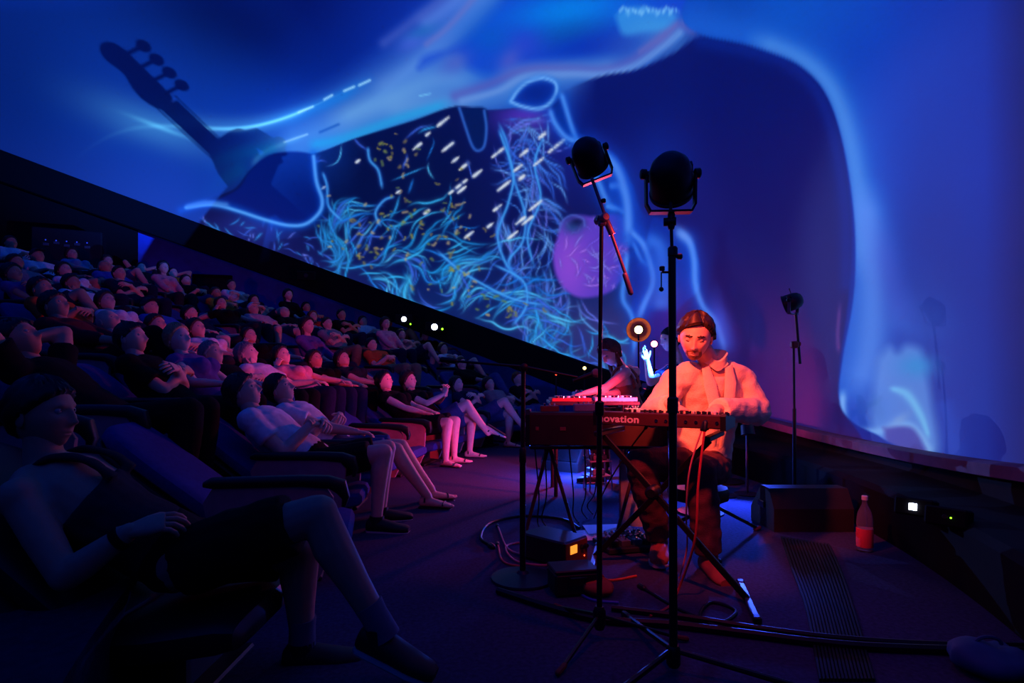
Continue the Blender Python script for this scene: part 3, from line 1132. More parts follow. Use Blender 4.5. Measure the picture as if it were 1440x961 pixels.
def hair_shell(J, style, sex='m', fat=1.0, seed=0, sc=1.0):
    R = head_mats(J)
    mb = MB()
    d, base, p = head_base(48, 36, False, sex, fat)
    x, y, z = d[..., 0], d[..., 1], d[..., 2]
    th = {'short': 0.016, 'crop': 0.008, 'long': 0.022, 'bun': 0.014, 'cap': 0.012, 'curly': 0.03, 'swept': 0.021}[style]
    s = z - 0.72 * x + 0.08
    if style == 'swept':
        s = z - 0.93 * x + 0.04 - 0.10 * np.clip(x, 0, 1) * np.sin(np.arctan2(y, x) * 2.2 + 0.2)
    if style in ('long', 'bun'):
        s = z - 0.85 * x + 0.30 * np.clip(1 - x, 0, 1)
    if style == 'cap':
        s = z - 0.35 * np.abs(x) - 0.1
    m = sstep(-0.05, 0.10, s)
    nz = np.array([noise.noise(Vector((a * 5 + seed, b * 5, c * 5))) for a, b, c in d.reshape(-1, 3)]).reshape(x.shape)
    off = -0.013 + m * (th + 0.013 + (0.010 if style == 'curly' else 0.004) * nz)
    if style != 'cap':
        off += m * 0.0035 * np.sin(np.arctan2(y, x) * 26 + z * 9)
    nrm = d * np.array([1, 1.1, 0.95])
    q = base + nrm * off[..., None]
    mb.raw(q.reshape(-1, 3) * sc @ R.T + V3(J['head']), grid_faces(*q.shape[:2]))
    H = V3(J['head'])
    if style == 'long':
        down = unit(0.55 * np.array([0, 0, -1.0]) - 0.45 * R[:, 2] - 0.10 * R[:, 0])
        for sy in (-1, 0, 1):
            c0 = H + R @ (np.array([-0.045 + (0.03 if sy else 0), sy * 0.062, 0.0]) * sc)
            secs = []
            for k in range(7):
                u = k / 6
                c = c0 + down * (0.02 + 0.27 * u) + R[:, 0] * (0.012 * math.sin(u * 5 + sy)) + R[:, 1] * sy * 0.012 * u
                w = 0.040 * (1 - 0.55 * u * u) * (1.3 if sy == 0 else 0.8)
                secs.append((c, R[:, 1] * w * (1.2 if sy == 0 else 0.8), np.cross(down, R[:, 1]) * w * 0.75))
            mb.loft(secs, 12)
    if style == 'bun':
        mb.ell(H + R @ (np.array([-0.085, 0, 0.065]) * sc), (0.038, 0.04, 0.036), R)
    if style == 'cap':
        c = H + R @ (np.array([0.10, 0, 0.062]) * sc)
        mb.loft([(c - R[:, 0] * 0.03, R[:, 1] * 0.07, R[:, 2] * 0.008), (c + R[:, 0] * 0.02, R[:, 1] * 0.068, R[:, 2] * 0.007), (c + R[:, 0] * 0.055 - R[:, 2] * 0.008, R[:, 1] * 0.045, R[:, 2] * 0.005)], 16)
    return mb


def on_face(J, x, y, z, sc=1.0):
    return V3(J['head']) + head_mats(J) @ (np.array([x, y, z]) * sc)


def add_hand(mb, w, d, n, left, curl=(0.35, 0.5, 0.35), spread=0.06, sc=1.0, thumb=0.5):
    w, d = V3(w), unit(d)
    n = V3(n)
    n = unit(n - d * np.dot(n, d))
    th = np.cross(d, n) * (-1 if left else 1)
    mb.loft([(w - d * 0.03 * sc, th * 0.026 * sc, n * 0.021 * sc), (w + d * 0.01 * sc, th * 0.028 * sc, n * 0.018 * sc), (w + d * 0.05 * sc, th * 0.040 * sc, n * 0.0165 * sc), (w + d * 0.088 * sc, th * 0.041 * sc, n * 0.013 * sc), (w + d * 0.097 * sc, th * 0.036 * sc, n * 0.009 * sc)], 12, 2.6)
    for off, L, k in ((0.030, 0.072, 0), (0.010, 0.082, 1), (-0.011, 0.076, 2), (-0.031, 0.060, 3)):
        p = w + d * (0.088 - 0.004 * abs(k - 1)) * sc + th * off * sc
        a = 0.0
        dd = unit(d + th * spread * (1.5 - k))
        pts = [p]
        for j, (fr_, c_) in enumerate(zip((0.45, 0.32, 0.23), curl)):
            a += c_ * (1 + 0.07 * k)
            p = p + (dd * math.cos(a) + n * math.sin(a)) * L * fr_ * sc
            pts.append(p)
        mb.tube(pts, [0.0095 * sc, 0.009 * sc, 0.0082 * sc, 0.007 * sc], 7, rnd=True)
    p0 = w + d * 0.022 * sc + th * 0.026 * sc + n * 0.006 * sc
    td = unit(th * (0.9 - 0.3 * thumb) + d * 0.75 + n * 0.55 * thumb)
    p1 = p0 + td * 0.036 * sc
    td2 = unit(td + d * 0.4 + n * 0.35 * thumb)
    p2 = p1 + td2 * 0.030 * sc
    mb.tube([p0 - td * 0.012 * sc, p0, p1, p2], [0.014 * sc, 0.0135 * sc, 0.0105 * sc, 0.0085 * sc], 8, rnd=True)


def foot_secs(an, f, grow=0.0, toe=0.185):
    an, f = V3(an), V3(f)
    dn = np.array([0, 0, -1.0]) if abs(f[2]) < 0.5 else unit(np.cross(unit(np.cross(f, (0, 0, 1))), f))
    dn = unit(dn - f * np.dot(dn, f))
    s = np.cross(f, dn)
    b = an + dn * 0.045
    return [(b - f * 0.062 + dn * 0.006, s * (0.018 + grow), dn * (0.022 + grow)), (b - f * 0.05, s * (0.031 + grow), dn * (0.034 + grow)), (b - f * 0.01 - dn * 0.004, s * (0.034 + grow), dn * (0.040 + grow)),
            (b + f * 0.06 + dn * 0.004, s * (0.038 + grow), dn * (0.031 + grow)), (b + f * 0.13 + dn * 0.013, s * (0.044 + grow), dn * (0.021 + grow)), (b + f * toe * 0.95 + dn * 0.017, s * (0.036 + grow), dn * (0.016 + grow)), (b + f * (toe + grow) + dn * 0.02, s * (0.020 + grow), dn * (0.010 + grow))], s, dn


def torso(mb, J, sex, g=0.0, lo=0.0, hi=1.0, belly=0.0):
    hip, neck = V3(J['hip']), V3(J['neck'])
    lat = unit(V3(J['shL']) - V3(J['shR']))
    lath = unit(V3(J['hpL']) - V3(J['hpR']))
    ax = unit(neck - hip)
    bend = V3(J.get('bend', (0, 0, 0)))
    if sex == 'm':
        prof = [(-0.10, 0.120, 0.085), (0.0, 0.165, 0.115), (0.18, 0.158, 0.118), (0.38, 0.152, 0.110), (0.62, 0.172, 0.122), (0.80, 0.178, 0.112), (0.91, 0.150, 0.082), (0.98, 0.085, 0.062), (1.03, 0.058, 0.055)]
    else:
        prof = [(-0.10, 0.120, 0.085), (0.0, 0.170, 0.118), (0.18, 0.150, 0.108), (0.38, 0.128, 0.094), (0.62, 0.150, 0.108), (0.80, 0.158, 0.098), (0.91, 0.130, 0.072), (0.98, 0.072, 0.054), (1.03, 0.050, 0.048)]
    L = np.linalg.norm(neck - hip)
    secs = []
    for u, a, b in prof:
        if u < lo - 0.001 or u > hi + 0.001:
            continue
        l_ = unit(lath * (1 - max(0, u)) + lat * max(0, u))
        fr_ = np.cross(l_, ax)
        c = hip + ax * L * u + bend * math.sin(math.pi * min(max(u, 0), 1)) + fr_ * belly * math.exp(-((u - 0.25) / 0.2) ** 2)
        secs.append((c, l_ * (a + g), fr_ * (b + g + belly * 0.6 * math.exp(-((u - 0.25) / 0.2) ** 2))))
    mb.loft(secs, 20, 2.3)
    fr_ = np.cross(lat, ax)
    if sex == 'f':
        for s in (-1, 1):
            mb.ell(hip + ax * L * 0.66 + fr_ * (0.085 + g * 0.5) + lat * s * 0.068, (0.058 + g, 0.058 + g, 0.058 + g))
    return lat, fr_, ax


def limb(mb, pts, rs, n=12):
    mb.tube(pts, rs, n, rnd=True)


def lerp(a, b, t):
    return V3(a) * (1 - t) + V3(b) * t


def figure(J, sex='m', hair='short', sleeve=1.0, legs='trousers', shoes='shoe', voxel=0.011, cvox=0.013, fat=1.0, arm=1.0, leg=1.0, seed=0, top='shirt', folds=0.004, res=(56, 40), head_sc=1.0, eyes=True, belly=0.0, curlL=None, curlR=None, open_collar=False, loose=0.0):
    """meshes of one person: list of (part name, mesh, material key, [sub-parts])"""
    out = []
    b = MB()
    torso(b, J, sex, 0.0, belly=belly)
    a_r = (1.0 if sex == 'm' else 0.85) * arm
    l_r = (1.0 if sex == 'm' else 0.98) * leg
    b.tube([lerp(J['neck'], J['hip'], 0.06), J['neck'], lerp(J['neck'], J['head'], 0.62)], [0.062 * a_r, 0.056 * a_r, 0.052 * a_r], 14, rnd=True)
    for s in 'LR':
        sh, el, wr = V3(J['sh' + s]), V3(J['el' + s]), V3(J['wr' + s])
        b.ell(sh, (0.060 * a_r,) * 3)
        limb(b, [lerp(sh, J['neck'], 0.5), sh, lerp(sh, el, 0.5), el], [0.055 * a_r, 0.054 * a_r, 0.050 * a_r, 0.041 * a_r])
        limb(b, [el, lerp(el, wr, 0.25), lerp(el, wr, 0.6), wr], [0.041 * a_r, 0.044 * a_r, 0.037 * a_r, 0.028 * a_r])
        hp, kn, an = V3(J['hp' + s]), V3(J['kn' + s]), V3(J['an' + s])
        limb(b, [hp, lerp(hp, kn, 0.35), lerp(hp, kn, 0.75), kn], [0.090 * l_r, 0.085 * l_r, 0.066 * l_r, 0.058 * l_r])
        ax = unit(an - kn)
        back = unit(lerp(hp, kn, 0.0) - kn)
        back = unit(back - ax * np.dot(back, ax))
        limb(b, [kn, lerp(kn, an, 0.28) + back * 0.012, lerp(kn, an, 0.6) + back * 0.006, an], [0.056 * l_r, 0.060 * l_r, 0.046 * l_r, 0.036 * l_r])
        if shoes != 'shoe':
            secs, sd, dn = foot_secs(an, unit(J['ft' + s]))
            b.loft(secs, 14)
    v, f = remesh(b, voxel, 4)
    B = MB().raw(v, f)
    add_head(B, J, sex, fat, res, head_sc)
    for s in 'LR':
        el, wr = V3(J['el' + s]), V3(J['wr' + s])
        cu = curlL if s == 'L' else curlR
        add_hand(B, wr, J.get('hd' + s, wr - el), J.get('hn' + s, (0, 0, -1)), s == 'L', cu or J.get('cu' + s, (0.35, 0.5, 0.35)), sc=0.98 if sex == 'm' else 0.9)
        if shoes != 'shoe':
            secs, sd, dn = foot_secs(J['an' + s], unit(J['ft' + s]))
            fdir = unit(J['ft' + s])
            tip = secs[5][0]
            for k, (o, r) in enumerate(((0.024, 0.013), (0.008, 0.0105), (-0.006, 0.0095), (-0.019, 0.009), (-0.031, 0.008))):
                sg = 1 if s == 'R' else -1
                q = tip + sd * o * sg * -1 + fdir * (0.012 - abs(k - 0.6) * 0.006)
                B.tube([q - fdir * 0.02, q + fdir * 0.012], [r, r * 0.9], 7, rnd=True)
    out.append(('body', B.mesh('body', True, 60), 'skin', []))
    # eyes
    if eyes:
        for s in (-1, 1):
            e = MB()
            e.ell(on_face(J, 0.0755, s * 0.031, 0.010, head_sc), (0.0125 * head_sc,) * 3, n=10, m=8)
            ir = MB()
            ir.ell(on_face(J, 0.0826, s * 0.0305, 0.0105, head_sc), (0.0058 * head_sc,) * 3, n=8, m=6)
            out.append(('eye', e.mesh('eye'), 'eye' if eyes is True else eyes, [('iris', ir.mesh('iris'), 'iris')] if eyes is True else []))
    # hair
    if hair and hair != 'bald':
        out.append(('cap' if hair == 'cap' else 'hair', hair_shell(J, hair, sex, fat, seed, head_sc).mesh('hair', True, 60), 'hair', []))

    def wr_disp(v, k=18.0, a=folds, sd=seed * 3.1):
        return np.array([noise.noise(Vector((p[0] * k + sd, p[1] * k * 0.6, p[2] * k * 1.4))) for p in v]) * a
    # top
    if top:
        t = MB()
        tank = top == 'tank_top'
        torso(t, J, sex, (0.010 if tank else 0.014) + loose, lo=0.0, hi=0.72 if tank else (0.91 if open_collar else 0.98), belly=belly)
        if tank:
            la_, fr2, ax2 = torso(MB(), J, sex)
            nk_, hp_ = V3(J['neck']), V3(J['hip'])
            LL = np.linalg.norm(nk_ - hp_)
            dep = 1.0 if sex == 'm' else 0.88
            for sg in (-1, 1):
                cs_ = [hp_ + ax2 * LL * 0.56 + fr2 * 0.122 * dep + la_ * sg * 0.095, hp_ + ax2 * LL * 0.76 + fr2 * 0.118 * dep + la_ * sg * 0.090, hp_ + ax2 * LL * 0.93 + fr2 * 0.072 * dep + la_ * sg * 0.088,
                       hp_ + ax2 * LL * 1.0 + la_ * sg * 0.088, hp_ + ax2 * LL * 0.93 - fr2 * 0.075 * dep + la_ * sg * 0.085, hp_ + ax2 * LL * 0.74 - fr2 * 0.115 * dep + la_ * sg * 0.09, hp_ + ax2 * LL * 0.56 - fr2 * 0.12 * dep + la_ * sg * 0.09]
                cs_ = spline(cs_, 5)
                secs = []
                for q_i in range(len(cs_)):
                    tn = unit(cs_[min(q_i + 1, len(cs_) - 1)] - cs_[max(q_i - 1, 0)])
                    secs.append((cs_[q_i], la_ * 0.027, np.cross(tn, la_) * 0.012))
                t.loft(secs, 12, 3)
        for s in 'LR':
            sh, el, wr = V3(J['sh' + s]), V3(J['el' + s]), V3(J['wr' + s])
            r = 0.014 + loose
            if sleeve <= 0:
                continue
            t.ell(sh, (0.061 * a_r + r,) * 3)
            if sleeve <= 1.0:
                q = lerp(sh, el, sleeve * 0.72)
                t.tube([lerp(sh, J['neck'], 0.4), sh, lerp(sh, q, 0.6), q], [0.055 * a_r + r, 0.055 * a_r + r, 0.054 * a_r + r, 0.055 * a_r + r * 1.3], 14)
            else:
                q = lerp(el, wr, min(sleeve - 1.0, 0.97))
                t.tube([lerp(sh, J['neck'], 0.4), sh, lerp(sh, el, 0.5), el], [0.055 * a_r + r, 0.055 * a_r + r, 0.051 * a_r + r, 0.045 * a_r + r * 1.2], 14, rnd=True)
                t.tube([el, lerp(el, q, 0.3), lerp(el, q, 0.8), q], [0.045 * a_r + r * 1.2, 0.047 * a_r + r, 0.040 * a_r + r, 0.036 * a_r + r], 14, rnd=False)
        v, f = remesh(t, cvox, 2, wr_disp)
        out.append((top, MB().raw(v, f).mesh(top, True, 60), 'top', []))
    # legs
    g = 0.012
    t = MB()
    hip = V3(J['hip'])
    ax = unit(V3(J['neck']) - hip)
    lath = unit(V3(J['hpL']) - V3(J['hpR']))
    frh = np.cross(lath, ax)
    t.loft([(hip - ax * 0.085, lath * 0.14, frh * 0.10), (hip - ax * 0.03, lath * 0.175, frh * 0.128), (hip + ax * 0.05, lath * 0.176, frh * 0.128), (hip + ax * 0.08, lath * 0.168, frh * 0.124)], 18, 2.4)
    for s in 'LR':
        hp, kn, an = V3(J['hp' + s]), V3(J['kn' + s]), V3(J['an' + s])
        if legs == 'trousers':
            e = lerp(kn, an, 0.97)
            t.tube([hp, lerp(hp, kn, 0.4), lerp(hp, kn, 0.8), kn], [0.094 * l_r + g, 0.088 * l_r + g, 0.072 * l_r + g, 0.066 * l_r + g], 14, rnd=True)
            t.tube([kn, lerp(kn, an, 0.35), lerp(kn, an, 0.7), e], [0.066 * l_r + g, 0.068 * l_r + g, 0.060 * l_r + g, 0.056 * l_r + g], 14)
        elif legs == 'shorts':
            e = lerp(hp, kn, 0.80)
            t.tube([hp, lerp(hp, kn, 0.4), e], [0.096 * l_r + g, 0.092 * l_r + g, 0.084 * l_r + g], 14)
        elif legs == 'skirt':
            e = lerp(hp, kn, 0.85)
            t.tube([hp, lerp(hp, kn, 0.4), e], [0.10 * l_r + g, 0.10 * l_r + g, 0.10 * l_r + g], 14)
            m0 = lerp(J['hpL'], J['hpR'], 0.5)
            m1 = lerp(J['knL'], J['knR'], 0.5)
            t.tube([m0, lerp(m0, m1, 0.8)], [0.09, 0.085], 14)
    v, f = remesh(t, cvox, 2, wr_disp)
    out.append((legs, MB().raw(v, f).mesh(legs, True, 60), 'legs', []))
    for s in 'LR':
        fd = unit(J['ft' + s])
        if shoes == 'shoe':
            secs, sd, dn = foot_secs(J['an' + s], fd, 0.009, 0.20)
            m1 = MB()
            m1.loft(secs, 16, 2.2)
            an = V3(J['an' + s])
            kn = V3(J['kn' + s])
            m1.tube([an + dn * 0.03, lerp(an, kn, 0.03)], [0.046, 0.045], 14)
            so = MB()
            bt = [(c + dn * (np.linalg.norm(b_) - 0.004), a_ * 1.04, dn * 0.011) for c, a_, b_ in secs]
            flat = max(np.dot(c, dn) for c, _, _ in bt)
            so.loft([(c + dn * (flat - np.dot(c, dn)) * 0.8, a_, b_) for c, a_, b_ in bt], 16, 3)
            out.append(('shoe', m1.mesh('shoe'), 'shoe', [('sole', so.mesh('sole'), 'sole')]))
        elif shoes == 'sandal':
            secs, sd, dn = foot_secs(J['an' + s], fd)
            so = MB()
            flat = max(np.dot(c + b_ * (1 if np.dot(b_, dn) > 0 else -1), dn) for c, a_, b_ in secs)
            so.loft([(c + dn * (flat + 0.006 - np.dot(c, dn)), a_ * 1.15, dn * 0.010) for c, a_, b_ in secs], 16, 3)
            out.append(('sandal', so.mesh('sandal'), 'shoe', []))
            for i in (2, 4):
                c, a_, b_ = secs[i]
                sg = np.array([c + a_ * 1.1 * math.cos(t_) - dn * abs(np.linalg.norm(b_)) * 1.1 * math.sin(t_) for t_ in np.linspace(0, math.pi, 9)])
                st_ = MB()
                st_.tube(sg, 0.006, 6)
                out.append(('strap', st_.mesh('strap'), 'shoe', []))
    return out


SKIN = [mat('skin_fair', (205, 160, 140), rough=0.55, spec=0.3, var=0.06, scale=30), mat('skin_tan', (180, 130, 105), rough=0.55, spec=0.3, var=0.06, scale=30), mat('skin_light', (220, 180, 162), rough=0.55, spec=0.3, var=0.06, scale=30)]
HAIRM = {'black': mat('hair_black', (14, 11, 11), rough=0.5, scale=60, var=0.3), 'brown': mat('hair_brown', (44, 28, 20), rough=0.5, scale=60, var=0.3), 'blond': mat('hair_blond', (165, 130, 85), rough=0.5, scale=60, var=0.3), 'grey': mat('hair_grey', (120, 115, 112), rough=0.55, scale=60, var=0.3), 'red': mat('hair_red', (105, 45, 22), rough=0.5, scale=60, var=0.3), 'white': mat('cap_white', (205, 205, 205), rough=0.8), 'navy': mat('cap_navy', (20, 24, 48), rough=0.8)}
CL = {}
for k, c in dict(white=(205, 205, 208), grey=(120, 120, 124), black=(16, 15, 18), navy=(22, 26, 54), blue=(48, 82, 165), cyan=(70, 140, 180), red=(165, 32, 36), orange=(190, 80, 40), green=(60, 92, 56), pink=(200, 140, 150), mustard=(165, 120, 40), violet=(95, 72, 130), denim=(52, 68, 112), khaki=(120, 104, 80), charcoal=(40, 40, 46), maroon=(86, 28, 36)).items():
    CL[k] = mat('cloth_' + k, c, rough=0.9, spec=0.1, var=0.12, scale=35, bump=0.2, bscale=350)
M_EYE = mat('eye_white', (150, 145, 140), rough=0.3, spec=0.5, var=0.02)
M_IRIS = mat('iris_dark', (40, 26, 20), rough=0.25, spec=0.5)
M_SHOE = mat('shoe_dark', (24, 24, 28), rough=0.6)
M_SHOEW = mat('shoe_white', (200, 200, 205), rough=0.6)
M_SOLE = mat('sole_rubber', (150, 150, 150), rough=0.7)


def place(fig, name, label, cat, loc, rz, mats, group=None, scale=1.0):
    t = thing(name, label, cat, loc, rz, group)
    t.scale = (scale,) * 3
    for part, me, key, subs in fig:
        o = link(part, me, mats[key], t)
        for n2, m2, k2 in subs:
            link(n2, m2, mats[k2], o)
    return t


def outfit(top='black', legs='charcoal', skin=0, hair='brown', shoe=None):
    return dict(skin=SKIN[skin], top=CL[top], legs=CL[legs], hair=HAIRM[hair], eye=M_EYE, iris=M_IRIS, shoe=shoe or M_SHOE, sole=M_SOLE)


def seated(lean=50, pitch=22, yaw=0, arms='clasp', legs='bent', hipz=0.42, sex='m', armsR=None, roll=0, tl=0.50):
    a = math.radians(lean)
    ax = np.array([-math.sin(a), 0, math.cos(a)])
    fr_ = np.array([math.cos(a), 0, math.sin(a)])
    hip = np.array([0, 0, hipz])
    neck = hip + ax * tl
    b = math.radians(max(lean - 16, 0))
    head = neck + np.array([-math.sin(b), 0, math.cos(b)]) * 0.155 + np.array([0.02, 0, 0])
    p, y = math.radians(pitch), math.radians(yaw)
    hf = np.array([math.cos(p) * math.cos(y), math.cos(p) * math.sin(y), math.sin(p)])
    hw = 0.185 if sex == 'm' else 0.16
    J = dict(hip=hip, neck=neck, head=head, hf=hf, hu=(-0.3, math.sin(math.radians(roll)), 1), bend=-fr_ * 0.015)
    for s, sg in (('L', 1), ('R', -1)):
        J['sh' + s] = neck - ax * 0.055 + np.array([0, sg * hw, 0])
        J['hp' + s] = hip + np.array([0.02, sg * 0.09, -0.01])
        m = arms if s == 'L' or not armsR else armsR
        sh = J['sh' + s]
        l1, l2 = (0.28, 0.25) if sex == 'm' else (0.26, 0.235)
        pole = np.array([0.12, sg * 0.32, -0.9])
        hn = (0, -sg, -0.4)
        if m == 'clasp':
            w = hip + ax * 0.17 + fr_ * 0.19 + np.array([0, sg * 0.065, 0.0])
            hd = np.array([0.35, -sg * 0.8, -0.1])
            hn = -fr_
        elif m == 'rests':
            w = np.array([0.14, sg * 0.275, 0.60])
            hd = np.array([1, 0, -0.1])
            hn = (0, 0, -1)
        elif m == 'lap':
            w = np.array([0.22, sg * 0.10, hipz + 0.125])
            hd = np.array([0.9, -sg * 0.4, -0.15])
            hn = (0, 0, -1)
        elif m == 'chin':
            w = head + hf * 0.10 + np.array([0.0, sg * 0.045, -0.155])
            hd = np.array([-0.15, -sg * 0.25, 0.9])
            hn = -fr_
            pole = np.array([0.5, sg * 0.5, -1])
        elif m == 'temple':
            w = head + np.array([0.03, sg * 0.13, -0.12])
            hd = np.array([0.1, -sg * 0.35, 0.9])
            hn = np.array([0, -sg, 0])
            pole = np.array([0.6, sg * 0.7, -0.8])
        elif m == 'behind':
            w = head + np.array([-0.10, sg * 0.13, 0.0])
            hd = np.array([-0.3, -sg * 0.9, 0.1])
            hn = np.array([1, 0, 0])
            pole = np.array([0.4, sg * 1.0, 0.7])
        elif m == 'fold':
            w = hip + ax * 0.26 + fr_ * (0.19 if sg > 0 else 0.165) + np.array([0, -sg * 0.08, 0.0])
            hd = np.array([0.05, -sg, 0.1])
            hn = -fr_
            pole = np.array([0.0, sg * 0.8, -0.7])
        elif m == 'point':
            w = sh + np.array([0.30, sg * 0.05, 0.32])
            hd = np.array([0.6, 0, 0.6])
        elif m == 'knee':
            w = np.array([0.36, sg * 0.06, hipz + 0.16])
            hd = np.array([0.5, -sg * 0.8, -0.2])
            hn = (-0.5, 0, -1)
        el, w = two_bone(sh, w, l1, l2, pole)
        J['el' + s], J['wr' + s], J['hd' + s], J['hn' + s] = el, w, hd, hn
        th, ca = (0.43, 0.41) if sex == 'm' else (0.41, 0.39)
        pk = np.array([1, sg * 0.05, 0.9])
        ft = np.array([1, sg * 0.2, -0.02])
        if legs == 'bent':
            an = np.array([0.40, sg * 0.13, 0.085])
        elif legs == 'wide':
            an = np.array([0.42, sg * 0.22, 0.085])
            pk = np.array([1, sg * 0.3, 0.9])
        elif legs == 'stretch':
            an = np.array([0.68, sg * 0.12, 0.09])
        elif legs == 'crossed':
            if sg > 0:
                an = np.array([0.40, 0.06, 0.085])
            else:
                an = np.array([0.64, 0.06, 0.30])
                ft = np.array([0.8, 0.2, -0.5])
        elif legs == 'figure4':
            if sg > 0:
                an = np.array([0.40, 0.12, 0.085])
            else:
                an = np.array([0.40, 0.16, hipz + 0.13])
                pk = np.array([0.6, -1.0, 0.4])
                ft = np.array([0.45, 0.6, 0.4])
        kn, an = two_bone(J['hp' + s], an, th, ca, pk)
        if legs == 'crossed' and sg < 0:
            kn = kn + np.array([0, 0.05, 0.07])
        J['kn' + s], J['an' + s], J['ft' + s] = kn, an, ft
    return J


# ------------------------------------------------------------------ the seats
M_SEATF = mat('seat_cloth_blue', (38, 52, 118), rough=0.85, spec=0.15, var=0.12, scale=40, bump=0.25, bscale=300)
M_SEATB = mat('seat_shell_black', (14, 14, 18), rough=0.5, spec=0.35)
M_SEATP = mat('seat_side_panel', (150, 112, 118), rough=0.6, spec=0.25)


def seat_meshes():
    a = math.radians(50)
    ax = np.array([-math.sin(a), 0, math.cos(a)])
    fr_ = np.array([math.cos(a), 0, math.sin(a)])
    Y = np.array([0, 1.0, 0])
    out = []
    c = MB()
    c.loft([((-0.20, 0, 0.165), Y * 0.20, (0, 0, 0.03)), ((-0.17, 0, 0.17), Y * 0.245, (0, 0, 0.055)), ((0.05, 0, 0.185), Y * 0.25, (0, 0, 0.055)), ((0.25, 0, 0.215), Y * 0.25, (0, 0, 0.055)), ((0.30, 0, 0.215), Y * 0.235, (0, 0, 0.042)), ((0.315, 0, 0.21), Y * 0.20, (0, 0, 0.02))], 22, 4)
    out.append(('seat_cushion', c.mesh('seat_cushion'), 0, []))
    b = MB()
    o = np.array([0, 0, 0.42]) - fr_ * 0.240
    pr = [(-0.06, 0.20, 0.02), (-0.04, 0.235, 0.045), (0.10, 0.25, 0.05), (0.30, 0.25, 0.052), (0.48, 0.25, 0.05), (0.60, 0.24, 0.052), (0.70, 0.215, 0.05), (0.755, 0.17, 0.04), (0.775, 0.11, 0.02)]
    b.loft([(o + ax * s, Y * w, fr_ * t) for s, w, t in pr], 24, 3.4)
    out.append(('backrest', b.mesh('backrest'), 0, []))
    s_ = MB()
    o2 = o - fr_ * 0.055
    s_.loft([(o2 + ax * (s - 0.01), Y * (w + 0.012), fr_ * 0.022) for s, w, t in pr], 24, 3.6)
    out.append(('back_shell', s_.mesh('back_shell'), 1, []))
    p = MB()
    p.box((-0.02, 0, 0.07), (0.26, 0.30, 0.14), bev=0.02)
    p.box((-0.02, 0, 0.012), (0.40, 0.36, 0.024), bev=0.008)
    out.append(('pedestal', p.mesh('pedestal'), 1, []))
    ar = MB()
    ar.loft([((-0.30, -0.29, 0.500), Y * 0.022, (0, 0, 0.012)), ((-0.27, -0.29, 0.505), Y * 0.032, (0, 0, 0.024)), ((0.10, -0.29, 0.500), Y * 0.034, (0, 0, 0.026)), ((0.22, -0.29, 0.490), Y * 0.034, (0, 0, 0.03)), ((0.275, -0.29, 0.465), Y * 0.032, (0.02, 0, 0.03)), ((0.295, -0.29, 0.415), Y * 0.028, (0.018, 0, 0.005)), ((0.285, -0.29, 0.375), Y * 0.02, (0.01, 0, 0.0))], 14, 3)
    pn = MB()
    M4 = np.eye(4)
    M4[:3, 0], M4[:3, 1], M4[:3, 2] = (1, 0, 0), (0, 0, 1), (0, 1, 0)
    pn.prism([(-0.20, 0.02), (0.16, 0.02), (0.22, 0.14), (0.24, 0.42), (0.20, 0.478), (-0.26, 0.488), (-0.30, 0.42), (-0.26, 0.20)], -0.305, -0.275, M4)
    out.append(('armrest', ar.mesh('armrest'), 1, [('side_panel', pn.mesh('side_panel', True, 30), 2)]))
    return out


SEAT = seat_meshes()
SEATM = [M_SEATF, M_SEATB, M_SEATP]


def put_seat(label, loc, rz, end=False, arm=True):
    t = thing('theatre_seat', label, 'seat', loc, rz, 'blue reclining seats of the auditorium')
    for part, me, k, subs in SEAT:
        if part == 'armrest' and not arm:
            continue
        o = link(part, me, SEATM[k], t)
        for n2, m2, k2 in subs:
            link(n2, m2, SEATM[k2], o)
        if end and part == 'armrest':
            q = link(part, me, SEATM[k], t)
            q.location = (0, 0.58, 0)
            for n2, m2, k2 in subs:
                link(n2, m2, SEATM[k2], q)
    return t

